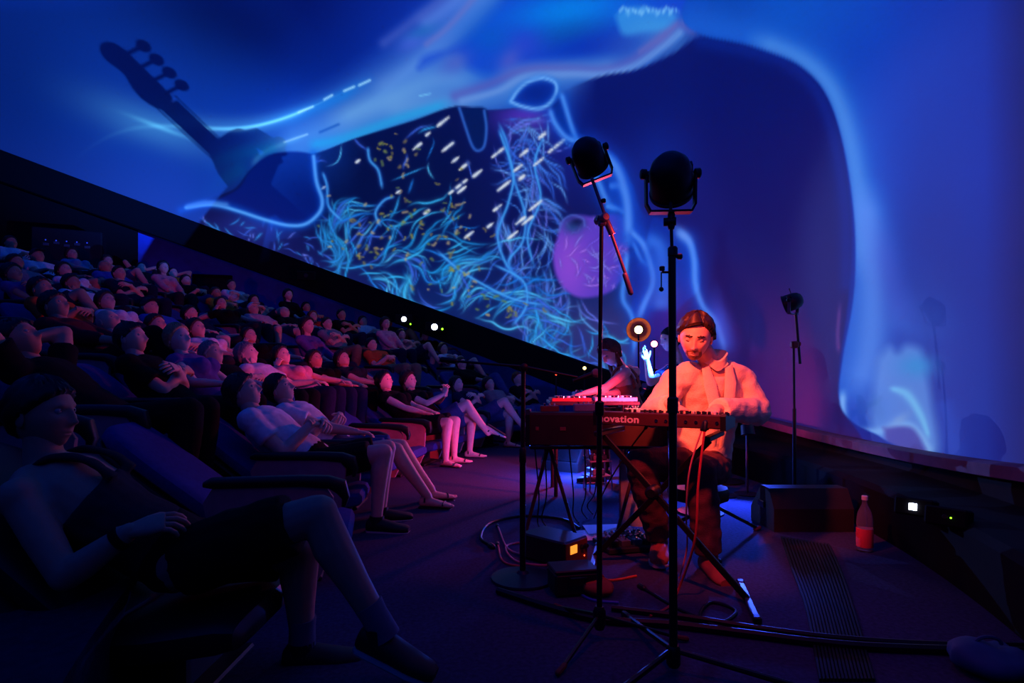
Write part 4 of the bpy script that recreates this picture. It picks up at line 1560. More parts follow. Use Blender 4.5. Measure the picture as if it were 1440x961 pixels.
# ------------------------------------------------------------------ the audience
ROWN = ['', 'front row', 'second row', 'third row', 'fourth row', 'fifth row', 'sixth row', 'seventh row', 'top row']
ORD = ['first', 'second', 'third', 'fourth', 'fifth', 'sixth', 'seventh', 'eighth', 'ninth', 'tenth', 'eleventh', 'twelfth', 'thirteenth', 'fourteenth', 'fifteenth', 'sixteenth', 'seventeenth', 'eighteenth', 'nineteenth', 'twentieth']
TPL = {
    'clasp': figure(seated(arms='clasp'), 'm', 'short', 0.9, 'trousers', 'shoe', res=(40, 28), seed=1),
    'chin': figure(seated(arms='rests', armsR='chin', yaw=8), 'm', 'short', 0.9, 'trousers', 'shoe', res=(40, 28), seed=2),
    'lap': figure(seated(arms='lap', sex='f', yaw=-6), 'f', 'long', 0.7, 'trousers', 'shoe', res=(40, 28), seed=3),
    'fold': figure(seated(arms='fold', sex='f', legs='crossed', pitch=18), 'f', 'long', 0.5, 'shorts', 'sandal', res=(40, 28), seed=4),
    'behind': figure(seated(arms='behind', pitch=30), 'm', 'crop', 0.8, 'trousers', 'shoe', res=(40, 28), seed=5),
    'cap': figure(seated(arms='rests', legs='wide'), 'm', 'cap', 0.9, 'shorts', 'shoe', res=(40, 28), seed=6),
    'temple': figure(seated(arms='rests', armsR='temple', sex='f', yaw=-10), 'f', 'bun', 0.6, 'trousers', 'shoe', res=(40, 28), seed=7),
    'foldm': figure(seated(arms='fold', lean=40, pitch=14), 'm', 'crop', 0.9, 'trousers', 'shoe', res=(40, 28), seed=8),
    'rests': figure(seated(arms='rests', pitch=28), 'm', 'bald', 0.9, 'trousers', 'shoe', res=(40, 28), seed=9, fat=1.06, belly=0.03),
    'upright': figure(seated(arms='lap', lean=24, pitch=6, yaw=-8, sex='f'), 'f', 'long', 1.6, 'trousers', 'shoe', res=(40, 28), seed=10),
    'knee': figure(seated(arms='knee', lean=46, legs='crossed', pitch=20), 'm', 'short', 1.5, 'trousers', 'shoe', res=(40, 28), seed=12),
}
POSE = {'clasp': 'hands clasped', 'chin': 'hand at chin', 'lap': 'hands in lap', 'fold': 'legs crossed', 'behind': 'hands behind head', 'cap': 'wearing a cap',
        'temple': 'hand at temple', 'foldm': 'arms folded', 'rests': 'bald head', 'upright': 'sitting upright', 'knee': 'hands round knee'}
# pixel column, row, template, top, legs, hair, skin
CROWD = [
    (12, 8, 'clasp', 'white', 'navy', 'black', 1), (118, 8, 'lap', 'cyan', 'charcoal', 'brown', 0), (162, 8, 'fold', 'white', 'denim', 'brown', 0), (192, 8, 'behind', 'charcoal', 'navy', 'black', 0), (222, 8, 'behind', 'mustard', 'navy', 'brown', 2),
    (52, 7, 'cap', 'white', 'navy', 'navy', 1), (148, 7, 'rests', 'blue', 'navy', 'black', 1), (217, 7, 'upright', 'pink', 'charcoal', 'black', 0), (260, 7, 'clasp', 'black', 'denim', 'black', 0), (320, 7, 'foldm', 'white', 'navy', 'brown', 0),
    (20, 6, 'chin', 'grey', 'navy', 'black', 1), (90, 6, 'lap', 'white', 'navy', 'black', 0), (160, 6, 'foldm', 'navy', 'navy', 'brown', 0), (303, 6, 'clasp', 'mustard', 'charcoal', 'brown', 1), (360, 6, 'fold', 'grey', 'navy', 'black', 0), (393, 6, 'upright', 'black', 'navy', 'black', 2), (428, 6, 'clasp', 'blue', 'navy', 'black', 1),
    (18, 5, 'fold', 'violet', 'navy', 'black', 1), (100, 5, 'chin', 'white', 'charcoal', 'black', 1), (316, 5, 'temple', 'black', 'charcoal', 'brown', 0), (350, 5, 'cap', 'pink', 'navy', 'white', 0), (407, 5, 'rests', 'black', 'navy', 'red', 0), (446, 5, 'lap', 'red', 'navy', 'red', 0), (475, 5, 'foldm', 'black', 'navy', 'black', 1), (507, 5, 'clasp', 'white', 'denim', 'brown', 0), (536, 5, 'knee', 'green', 'khaki', 'brown', 1),
    (60, 4, 'clasp', 'orange', 'navy', 'black', 1), (150, 4, 'lap', 'white', 'navy', 'brown', 0), (215, 4, 'cap', 'blue', 'navy', 'navy', 0), (262, 4, 'chin', 'navy', 'charcoal', 'black', 0), (455, 4, 'foldm', 'grey', 'khaki', 'brown', 0), (530, 4, 'upright', 'pink', 'navy', 'brown', 0), (562, 4, 'fold', 'grey', 'navy', 'brown', 0), (597, 4, 'temple', 'black', 'denim', 'black', 0),
    (72, 3, 'knee', 'maroon', 'black', 'black', 1), (150, 3, 'rests', 'grey', 'black', 'brown', 0), (220, 3, 'clasp', 'blue', 'charcoal', 'brown', 0), (267, 3, 'lap', 'white', 'black', 'black', 0), (412, 3, 'upright', 'violet', 'navy', 'brown', 0), (350, 3, 'temple', 'black', 'charcoal', 'brown', 0), (521, 3, 'clasp', 'orange', 'khaki', 'black', 0), (623, 3, 'fold', 'white', 'navy', 'brown', 0),
    (18, 2, 'behind', 'black', 'black', 'black', 1), (168, 2, 'foldm', 'black', 'black', 'brown', 0), (232, 2, 'rests_f', 'violet', 'denim', 'blond', 2), (297, 2, 'clasp', 'black', 'black', 'grey', 0), (350, 2, 'chin', 'white', 'navy', 'grey', 2), (392, 2, 'temple', 'pink', 'navy', 'brown', 2), (440, 2, 'lap', 'black', 'black', 'brown', 0), (480, 2, 'lap', 'charcoal', 'black', 'brown', 0), (645, 2, 'knee', 'black', 'denim', 'brown', 0),
    (640, 1, 'fold', 'navy', 'denim', 'brown', 2), (686, 1, 'clasp', 'grey', 'denim', 'brown', 0), (721, 1, 'foldm', 'black', 'denim', 'red', 0),
]
TPL['rests_f'] = figure(seated(arms='rests', sex='f', pitch=12, yaw=-15, lean=40), 'f', 'bun', 0.3, 'trousers', 'shoe', res=(40, 28), seed=14)
POSE['rests_f'] = 'fair hair'


def row_R(k):
    return ROW1 + (k - 1) * ROWD


def row_arc(px, k):
    x, y = pix_on_arc(px, row_R(k))
    return (math.atan2(y - SCY, x - SCX) % (2 * math.pi)) * row_R(k)


# seats people already fill by hand in the front row: foreground man, two reclining men, two women
HERO_SEATS = {1: [row_arc(340, 1), row_arc(392, 1), row_arc(535, 1), row_arc(568, 1)]}
PITCH = 0.60
PEOPLE, SEATS = [], []
for k in range(8, 0, -1):
    items = [[row_arc(c[0], k), c] for c in CROWD if c[1] == k]
    items += [[a, None] for a in HERO_SEATS.get(k, [])]
    if k == 1:
        items.append([27.05, 'foreground'])
    items.sort(key=lambda q: q[0])
    for _ in range(40):
        for i in range(len(items) - 1):
            g = items[i + 1][0] - items[i][0]
            if g < PITCH:
                d = (PITCH - g) / 2 + 1e-4
                items[i][0] -= d
                items[i + 1][0] += d
    R = row_R(k)
    lo = row_arc(747 if k < 3 else 640, k) if k < 3 else items[0][0] - 0.05
    hi = items[-1][0] - 0.1 if k == 1 else items[-1][0] + (0.65 if k < 7 else 0.1)
    spots = [(a, c, False) for a, c in items]
    edges = [items[0][0]] + [a for a, _ in items] + [hi + PITCH]
    if k == 1:
        edges[0] = items[0][0]
    for a, b_ in zip([i[0] for i in items], [i[0] for i in items[1:]] + [hi + PITCH]):
        n = int((b_ - a) / PITCH + 0.02) - 1
        for j in range(n):
            spots.append((a + (b_ - a) * (j + 1) / (n + 1), 'empty', True))
    spots.sort(key=lambda q: q[0])
    zf = (k - 1) * ROWH
    ne = npn = 0
    for i, (a, c, _) in enumerate(spots):
        if c == 'foreground':
            continue
        th = a / R
        rh = R - HIPB
        loc = (SCX + rh * math.cos(th), SCY + rh * math.sin(th), zf)
        rz = th + math.pi
        rz = math.atan2(math.sin(rz), math.cos(rz))
        if c == 'empty':
            ne += 1
            put_seat('empty blue reclining seat, %s unfilled from the far end of the %s' % (ORD[ne - 1], ROWN[k]), loc, rz, i == 0)
        else:
            npn += 1
            put_seat('occupied blue reclining seat, %s taken from the far end of the %s' % (ORD[npn - 1], ROWN[k]), loc, rz, i == 0)
            if c is not None:
                fig = TPL[c[2]]
                lab = 'person in %s top, %s, %s from far end of the %s' % (c[3], POSE[c[2]], ORD[npn - 1], ROWN[k])
                place(fig, 'person', lab, 'person', loc, rz + RND.uniform(-0.05, 0.05), outfit(c[3], c[4], c[6], c[5]), 'seated audience', RND.uniform(0.96, 1.02))
            else:
                PEOPLE.append((loc, rz, ORD[npn - 1]))

# --- foreground man at the left edge: tank top, hands together, one leg over the other
H0 = P(255, 800, 1.85)
H0.z = 0.0


def rel(h, px, py, D):
    q = P(px, py, D) - h
    return V3(q)


J = seated(lean=52, pitch=4, yaw=-6, arms='clasp')
J['hip'] = rel(H0, 245, 775, 1.86)
J['neck'] = rel(H0, 62, 655, 1.86)
J['head'] = rel(H0, 58, 583, 1.87)
J['hf'] = np.array([1.0, 0.02, 0.03])
J['shR'] = rel(H0, 28, 700, 1.68)
J['shL'] = rel(H0, 105, 668, 2.04)
J['elR'], J['wrR'] = rel(H0, 92, 812, 1.62), rel(H0, 182, 748, 1.66)
J['elL'], J['wrL'] = rel(H0, 150, 700, 2.08), rel(H0, 205, 712, 1.90)
J['hdR'], J['hnR'] = np.array([0.9, 0.35, 0.25]), np.array([0.2, 0.6, -0.75])
J['hdL'], J['hnL'] = np.array([0.7, -0.7, -0.1]), np.array([-0.3, -0.4, -0.85])
J['hpR'], J['hpL'] = rel(H0, 262, 790, 1.78), rel(H0, 262, 775, 1.95)
J['knR'], J['anR'] = rel(H0, 448, 722, 1.80), rel(H0, 537, 885, 1.80)
J['knL'], J['anL'] = rel(H0, 425, 775, 1.93), rel(H0, 425, 905, 1.95)
J['ftR'], J['ftL'] = np.array([0.85, -0.15, -0.30]), np.array([1, 0.15, 0])
figA = figure(J, 'm', 'short', 0.0, 'shorts', 'shoe', 0.008, 0.010, seed=21, res=(72, 54), top='tank_top', leg=1.05, folds=0.005)
man0 = place(figA, 'person', 'man in dark tank top and shorts at the left edge, legs crossed, hands together', 'person', H0, 0.0, outfit('charcoal', 'black', 1, 'black'))
ms0 = put_seat('blue seat, blackened for shade, under the man in a tank top at the left edge', (H0.x - 0.02, H0.y, 0), 0.0, False, False)
for c_ in ms0.children:
    recol(c_, M_SEATB)  # black laid over the blue seat in place of the deep shade here
# wristband, socks, tank strap piping
wb = MB()
w0, e0 = J['wrR'], J['elR']
ax_ = unit(e0 - w0)
wb.lathe([(0.034, -0.012), (0.036, -0.01), (0.036, 0.01), (0.034, 0.012)], w0 + ax_ * 0.03, ax_, 20)
wb.build('wristband', CL['black'], man0)
for s in 'RL':
    k_, a_ = J['kn' + s], J['an' + s]
    so = MB()
    d_ = unit(k_ - a_)
    so.tube([a_ - d_ * 0.03, a_ + d_ * 0.05, a_ + d_ * 0.09], [0.046, 0.043, 0.046], 16)
    o = so.build('sock', mat('sock_grey', (95, 95, 110), rough=0.95), man0)
st = MB()
st.tube(spline([rel(H0, 305, 762, 1.70), rel(H0, 312, 742, 1.72), rel(H0, 326, 722, 1.76)], 6), 0.006, 6)
st.build('shorts_piping', mat('white_piping', (200, 200, 205)), man0)

# --- the two men in pale T-shirts and the two women farther along the front row
PEOPLE.sort(key=lambda q: q[0][1])       # nearest first
(l1, r1, _), (l2, r2, _), (l3, r3, _), (l4, r4, _) = PEOPLE
Ja = seated(arms='clasp', pitch=24, yaw=4, legs='bent')
Ja['wrL'] = Ja['wrL'] + np.array([0.05, 0, 0.0])
fa = figure(Ja, 'm', 'short', 0.8, 'shorts', 'shoe', 0.009, 0.011, seed=31, res=(64, 48))
place(fa, 'person', 'man in pale T-shirt lying back with hands clasped, nearer of two in the front row', 'person', l1, r1, outfit('white', 'black', 0, 'brown'))
Jb = seated(arms='clasp', armsR='lap', pitch=26, yaw=-2, legs='stretch')
fb = figure(Jb, 'm', 'short', 0.8, 'shorts', 'sandal', 0.009, 0.011, seed=32, res=(64, 48))
place(fb, 'person', 'man in pale T-shirt and denim shorts with sandalled feet stretched out, front row', 'person', l2, r2, outfit('white', 'denim', 0, 'black'))
Jc = seated(arms='lap', sex='f', pitch=14, yaw=-8, legs='bent', lean=44)
fc = figure(Jc, 'f', 'bun', 0.3, 'skirt', 'sandal', 0.009, 0.011, seed=33, res=(64, 48))
place(fc, 'person', 'woman in black dress and sandals beside the woman with raised hands', 'person', l3, r3, outfit('black', 'black', 2, 'black'))
Jd = seated(arms='chin', sex='f', pitch=12, yaw=-6, legs='crossed', lean=44)
for s, sg in (('L', 1), ('R', -1)):
    w = np.array([0.10, sg * 0.02, 0.76])
    el, w = two_bone(Jd['sh' + s], w, 0.26, 0.235, (0.4, sg * 0.6, -1))
    Jd['el' + s], Jd['wr' + s], Jd['hd' + s], Jd['hn' + s] = el, w, np.array([0.15, -sg * 0.25, 1]), np.array([0, -sg, 0.0])
fd = figure(Jd, 'f', 'long', 0.6, 'shorts', 'sandal', 0.009, 0.011, seed=34, res=(64, 48))
place(fd, 'person', 'woman in black top and denim shorts with both hands raised together, front row', 'person', l4, r4, outfit('black', 'denim', 2, 'brown'))
bpy.data.scenes.remove(TMP) if False else None

# ------------------------------------------------------------------ stage lights and stands
M_STAND = mat('stand_black_steel', (22, 20, 22), rough=0.38, metal=0.3, spec=0.5)
M_HOUS = mat('lamp_housing', (20, 18, 20), rough=0.5, spec=0.4)
M_KNOB = mat('black_plastic', (16, 15, 17), rough=0.45, spec=0.4)
M_CHROME = mat('chrome', (190, 190, 195), rough=0.2, metal=1.0, var=0.03)
M_GREY = mat('grey_metal', (110, 110, 116), rough=0.4, metal=0.7)
RED = (1.0, 0.10, 0.06)


def stage_light(label, c, aim, up, side, r, lens, name='stage_light', yoke=1.75, ycol=None, strength=6.0):
    """round spotlight head in its U bracket; c = centre of the housing"""
    c = V3(c)
    t = thing(name, label, 'spotlight', Vector(c), 0, None)
    a = unit(V3(aim) - c)
    s = unit(V3(side) - a * np.dot(V3(side), a))
    h = MB()
    h.lathe([(0.25 * r, -1.02 * r), (0.55 * r, -0.92 * r), (0.84 * r, -0.62 * r), (0.97 * r, -0.25 * r), (1.0 * r, 0.1 * r), (1.0 * r, 0.95 * r), (1.06 * r, 0.98 * r), (1.06 * r, 1.1 * r), (0.92 * r, 1.1 * r), (0.9 * r, 0.9 * r)], (0, 0, 0), a, 28)
    u_ = np.cross(s, a)
    u_ = u_ if np.dot(u_, V3(up)) > 0 else -u_
    for k in (-1, 1):
        h.box(s * k * 0.92 * r + u_ * 0.45 * r + a * 0.2 * r, (0.34 * r, 0.5 * r, 0.3 * r), np.stack([s, a, u_], 1), bev=0.03 * r)
    h.build('housing', M_HOUS, t)
    l = MB()
    l.lathe([(0.3 * r, 1.04 * r), (0.88 * r, 0.98 * r), (0.88 * r, 0.93 * r)], (0, 0, 0), a, 24)
    l.build('lens', lens, t)
    st = MB()
    st.tube([u_ * 0.95 * r, u_ * 1.55 * r], 0.05 * r, 8)
    st.ell(u_ * 1.57 * r, (0.085 * r,) * 3, n=8, m=6)
    st.build('top_latch', M_KNOB, t)
    up = unit(up)
    yk = MB()
    w, th = 0.10 * r, 0.35 * r
    sd = unit(V3(side))
    fr_ = np.cross(sd, up)
    for k in (-1, 1):
        top = sd * k * 1.16 * r + up * 0.05 * r
        bot = sd * k * 0.95 * r - up * yoke * r
        mid = sd * k * 1.14 * r - up * (yoke - 0.35) * r
        for p, q in ((top, mid), (mid, bot)):
            d = unit(q - p)
            yk.box((p + q) / 2, (w, th, np.linalg.norm(q - p) + w * 0.6), np.stack([np.cross(fr_, d), fr_, d], 1))
    yk.box(-up * yoke * r, (1.95 * r, th * 1.5, w), np.stack([sd, fr_, up], 1))
    yk.build('yoke', ycol or M_STAND, t, smooth=False)
    for k in (-1, 1):
        kb = MB()
        kb.lathe([(0.16 * r, 1.10 * r), (0.23 * r, 1.14 * r), (0.25 * r, 1.36 * r), (0.18 * r, 1.42 * r)], up * 0.05 * r, sd * k, 12)
        kb.build('knob', M_KNOB, t)
    return t, c + a * 1.15 * r, c - up * yoke * r


def tripod(t, base, hub_z, reach, azim, r=0.009, m=None, tip=None):
    """three legs of a stand, each a part"""
    for az in azim:
        d = np.array([math.cos(az), math.sin(az), 0])
        g = MB()
        g.tube([V3(base) + np.array([0, 0, hub_z]) + d * 0.02, V3(base) + d * reach + np.array([0, 0, 0.012])], r, 8)
        o = g.build('leg', m or M_STAND, t)
        f = MB()
        e = V3(base) + d * reach + np.array([0, 0, 0.012])
        f.tube([e - d * 0.03 + np.array([0, 0, 0.006]), e + d * 0.015], [r * 1.35, r * 1.35], 8, rnd=True)
        f.build('rubber_foot', tip or M_KNOB, o)


GLOW_RED = glow_mat('lens_red', (255, 60, 30), 3.0)
# stand 1: boom stand with the smaller light
b1 = P(843, 868, 2.10)
t1 = thing('light_stand', 'black tripod boom stand left of the keyboard, lit red at its clamp', 'stand', (b1.x, b1.y, 0))
L1 = lambda px, py, D=2.10: V3(P(px, py, D) - Vector((b1.x, b1.y, 0)))
g = MB()
g.tube([L1(843, 880), L1(843, 575)], 0.0105, 12)
g.tube([L1(843, 575), L1(846, 306)], 0.0075, 12)
g.build('pole', M_STAND, t1)
g = MB()
g.lathe([(0.013, 0), (0.017, 0.005), (0.017, 0.05), (0.012, 0.055)], L1(843, 585), (0, 0, 1), 14)
g.build('collar', M_KNOB, t1)
g = MB()
g.lathe([(0.016, -0.045), (0.022, -0.03), (0.024, 0.02), (0.016, 0.04)], L1(843, 868), (0, 0, 1), 14)
g.build('hub', M_KNOB, t1)
g = MB()
g.box(L1(847, 312), (0.03, 0.03, 0.035), bev=0.006)
g.lathe([(0.014, -0.035), (0.017, -0.03), (0.017, 0.03), (0.012, 0.035)], L1(846, 308), (0.35, -1, 0), 12)
g.lathe([(0.006, 0), (0.010, 0.012), (0.010, 0.02)], L1(846, 308), (-1, -0.3, 0.2), 10)
g.tube([L1(848, 300), L1(861, 330)], 0.0125, 12)
M_STEEL = mat('pale_steel', (150, 135, 132), rough=0.4, metal=0.4, spec=0.5)  # clamp and boom coloured paler than the black stand to look lit red
g.build('clamp', M_STEEL, t1)
g = MB()
g.tube([L1(832, 250), L1(884, 398)], 0.0062, 10)
g.build('boom', M_STEEL, t1)
g = MB()
g.tube([L1(879, 387), L1(887, 412)], 0.010, 10, rnd=True)
g.build('grip', M_STEEL, t1)
g = MB()
g.lathe([(0.006, 0), (0.009, 0.006), (0.009, 0.014), (0.006, 0.018)], L1(845, 283), (1, -0.4, 0), 10)
g.build('knob', M_KNOB, t1)
_a0 = math.atan2(P(790, 952, 1.86).y - b1.y, P(790, 952, 1.86).x - b1.x)
tripod(t1, (0, 0, 0), 0.085, 0.30, [_a0, _a0 + 2.09, _a0 - 2.09], 0.0075, None, mat('rubber_red_foot', (120, 40, 34), rough=0.7))
up1 = unit((-0.36, 0, 0.93))
sl1, lens1, _ = stage_light('round black spotlight on the tilted boom, smaller of the two front lights', P(826, 217, 2.10), (1.05, 3.3, 0.85), up1, (0.93, 0, 0.36), 0.058, GLOW_RED)
lamp('spotlight_beam', 'SPOT', Vector(lens1), (1.0, 0.085, 0.042), 270, target=(1.02, 3.1, 0.85), radius=0.05, angle=40, blend=0.5).parent = None

# stand 2: straight stand with the larger light
b2 = P(946, 942, 1.87)
t2 = thing('light_stand', 'thick black straight stand in front of the seated keyboard player', 'stand', (b2.x, b2.y, 0))
L2 = lambda px, py, D=1.87: V3(P(px, py, D) - Vector((b2.x, b2.y, 0)))
g = MB()
g.tube([L2(947, 935), L2(946, 580)], 0.0135, 14)
g.tube([L2(946, 580), L2(945, 355)], 0.0125, 14)
g.tube([L2(945, 355), L2(943, 285)], 0.0055, 10)
g.build('pole', M_STAND, t2)
for py, r, h in ((582, 0.018, 0.05), (362, 0.016, 0.03)):
    g = MB()
    g.lathe([(r * 0.75, 0), (r, 0.004), (r, h), (r * 0.75, h + 0.005)], L2(946, py), (0, 0, 1), 14)
    g.build('collar', M_KNOB, t2)
g = MB()
g.lathe([(0.014, -0.02), (0.014, 0.02)], L2(942, 312), (1, -0.3, 0), 12)
g.lathe([(0.009, -0.03), (0.012, -0.02), (0.012, 0.02), (0.009, 0.025)], L2(944, 310), (0, 0, 1), 12)
g.build('head_joint', M_KNOB, t2)
g = MB()
g.tube([L2(947, 361), L2(953, 361)], 0.005, 8)
g.lathe([(0.007, 0), (0.010, 0.004), (0.010, 0.014), (0.007, 0.017)], L2(952, 361), (1, 0, 0), 10)
g.build('knob', M_KNOB, t2)
g = MB()
g.tube([L2(944, 383), L2(931, 383)], 0.004, 8)
g.lathe([(0.006, -0.008), (0.009, -0.006), (0.009, 0.006), (0.006, 0.008)], L2(931, 378), (0, 0, 1), 10)
g.tube([L2(930, 383), L2(930, 404)], 0.0022, 8)
g.ell(L2(930, 407), (0.008, 0.006, 0.008), n=10, m=8)
g.build('crank', M_KNOB, t2)
g = MB()
g.lathe([(0.017, -0.03), (0.023, -0.02), (0.023, 0.03), (0.017, 0.04)], L2(947, 925), (0, 0, 1), 14)
g.build('hub', M_KNOB, t2)
tripod(t2, (0, 0, 0), 0.07, 0.42, [math.radians(100), math.radians(-20), math.radians(220)], 0.010)
sl2, lens2, _ = stage_light('round black spotlight on the straight stand, larger of the two front lights', P(943, 246, 1.87), (1.0, 3.3, 0.7), (0, 0, 1), (1, 0, 0.02), 0.070, GLOW_RED)
lamp('spotlight_beam', 'SPOT', Vector(lens2), (1.0, 0.07, 0.05), 75, target=(0.90, 3.0, 0.25), radius=0.04, angle=46, blend=0.7)
lamp('spotlight_spill', 'SPOT', Vector(lens2), (1.0, 0.05, 0.05), 15, target=(1.0, 3.15, 0.55), radius=0.04, angle=168, blend=1.0)

# stand 3: by the low front wall
b3 = Vector((P(1117, 700, 4.12).x, 4.12, 0))
t3 = thing('light_stand', 'thin boom stand by the low front wall, behind the monitor speaker', 'stand', b3)
L3 = lambda px, py, D=4.12: V3(P(px, py, D) - b3)
g = MB()
g.tube([L3(1117, 705), L3(1117, 575)], 0.013, 10)
g.tube([L3(1117, 575), L3(1116, 484)], 0.0085, 10)
g.build('pole', M_STAND, t3)
g = MB()
g.box(L3(1117, 485), (0.05, 0.05, 0.05), bev=0.01)
g.tube([L3(1112, 484), L3(1125, 484)], 0.016, 10)
g.build('clamp', mat('clamp_red', (120, 40, 30), rough=0.5), t3)
g = MB()
g.tube([L3(1119, 440), L3(1125, 512)], 0.010, 10)
g.build('boom', M_STAND, t3)
tripod(t3, (0, 0, 0), 0.09, 0.17, [math.radians(205), math.radians(100), math.radians(-60)], 0.009)
stage_light('small dark spotlight high on the stand by the low front wall', P(1116, 424, 4.12), (0.4, 5.2, 0.9), (0.05, 0, 1), (0.75, 0.65, 0), 0.062, GLOW_RED, yoke=1.5, ycol=M_GREY)

# far lamps at the back of the stage
GLOW_ORANGE = glow_mat('bulb_orange', (255, 200, 110), 14.0)
GLOW_PINK = glow_mat('lens_pink', (255, 120, 150), 9.0)


def far_lamp(label, px, py, D, r, gm, py_floor_z=0.0, name='stage_lamp'):
    c = P(px, py, D)
    t = thing(name, label, 'lamp', (c.x, c.y, 0))
    zc = c.z
    toward = unit((-c.x, -c.y, EYE - zc))
    g = MB()
    g.lathe([(r * 0.5, -r * 1.6), (r * 1.1, -r * 1.2), (r * 1.35, -0.2 * r), (r * 1.4, 0.1 * r), (r * 1.1, 0.1 * r)], (0, 0, zc), toward, 20)
    g.build('housing', M_HOUS, t)
    g = MB()
    g.lathe([(r * 1.1, 0.06 * r), (r * 0.95, 0.35 * r), (r * 0.5, 0.6 * r), (0.05 * r, 0.68 * r)], (0, 0, zc), toward, 20)
    g.build('bulb', gm, t)
    g = MB()
    g.tube([(0, 0, 0.03), (0, 0, zc - r * 1.2)], 0.011, 10)
    g.build('pole', M_STAND, t)
    tripod(t, (0, 0, 0), 0.28, 0.3, [0.4, 2.5, 4.6], 0.008)
    return c, toward


c, tw = far_lamp('glowing orange lamp on a stand at the back of the stage', 898, 464, 7.0, 0.045, GLOW_ORANGE)
dish = bpy.data.objects[[o.name for o in COL.objects if o.name.startswith('stage_lamp')][-1]]
g = MB()
g.lathe([(0.03, -0.05), (0.08, -0.045), (0.13, -0.01), (0.15, 0.03), (0.145, 0.035), (0.12, 0.0), (0.07, -0.03), (0.02, -0.035)], (0, 0, c.z), tw, 28)
g.build('halo_dish', mat('halo_orange', (225, 110, 50), rough=0.6), dish)  # orange dish added to stand in for the halo round the bulb
lamp('lamp_glow', 'SPOT', c + Vector(tw) * 0.14, (1.0, 0.32, 0.10), 25, target=(0.8, 3.0, 0.8), radius=0.05, angle=110, blend=0.8)
c, tw = far_lamp('small pink lamp on a thin stand, right of the orange lamp', 920, 484, 6.9, 0.036, GLOW_PINK)
lamp('lamp_glow', 'SPOT', c + Vector(tw) * 0.09, (1.0, 0.08, 0.25), 42, target=(-0.3, 4.5, 0.2), radius=0.05, angle=118, blend=0.8)

# projectors on the cove: two far ones at the left, two by the low front wall
GLOW_PROJ = glow_mat('projector_lens_glow', (215, 225, 255), 9.0)
GLOW_LED = glow_mat('led_green', (150, 255, 40), 3.0)


def projector(label, px, py, D, lx, s=0.10, lit=True, led=None, square=False):
    c = P(px, py, D)
    t = thing('projector', label, 'projector', c)
    n = unit((DC[0] - c.x, DC[1] - c.y, 0))
    tw = unit((-c.x, -c.y, EYE - c.z + 0.1))
    a = unit(n * 0.3 + tw)
    x = unit(np.cross(a, (0, 0, 1)))
    R3 = np.stack([x, a, np.cross(x, a)], 1)
    g = MB()
    g.box(-a * s * 1.0, (s * 3.0, s * 2.0, s * 1.6), R3, bev=s * 0.15)
    g.build('case', M_BLACK, t)
    g = MB()
    if square:
        g.box(a * 0.004, (lx * 2, 0.008, lx * 2), R3, bev=0.002)
    else:
        g.lathe([(lx * 1.02, 0), (lx, 0.03 * s), (lx * 0.8, 0.10 * s)], R3[:, 0] * 0, a, 16)
    g.build('lens', GLOW_PROJ if lit else M_KNOB, t)
    if led:
        g = MB()
        q = P(led[0], led[1], D - 0.01) - c
        q = V3(q)
        q = q - a * (np.dot(q, a) - 0.006)
        g.ell(q, (lx * 0.35,) * 3, n=8, m=6)
        g.build('status_led', GLOW_LED, t)
    return t, c, a


projector('projector with a white lit lens on the far black cove, left of a pair', 568, 449, 11.3, 0.05, 0.12, True, (577, 456))
tB, cB, aB = projector('projector with a white lit lens on the far black cove, right of a pair', 611, 460, 11.0, 0.06, 0.12, True, (622, 463))
projector('projector with a square white lens on the low front wall at right', 1284, 713, 2.82, 0.017, 0.055, True, None, True)
projector('dark projector with a green light on the low front wall, rightmost', 1329, 727, 2.62, 0.012, 0.055, False, (1339, 729))
xc, Dc = ray_circle(430)
tC, cC, aC = projector('dark projector on the far black cove above the seated rows, aimed at the right', 430, 388, Dc - 0.40, 0.05, 0.12, False)
lamp('projector_beam', 'SPOT', Vector(cC) + Vector(aC) * 0.1, (0.14, 0.24, 1.0), 1900, target=(2.5, 2.95, 1.25), radius=0.004, angle=19, blend=0.5)

# ------------------------------------------------------------------ keyboards
M_KEYS = mat('keyboard_red_black', (74, 34, 34), rough=0.45, spec=0.4)
M_KEYT = mat('keyboard_top', (60, 40, 40), rough=0.5, spec=0.4)
M_WKEY = mat('white_keys', (225, 220, 210), rough=0.35, spec=0.5, var=0.03)
M_BKEY = mat('black_keys', (14, 13, 14), rough=0.35, spec=0.5)
M_PRINT = mat('panel_print', (235, 215, 200), rough=0.5, var=0.02)


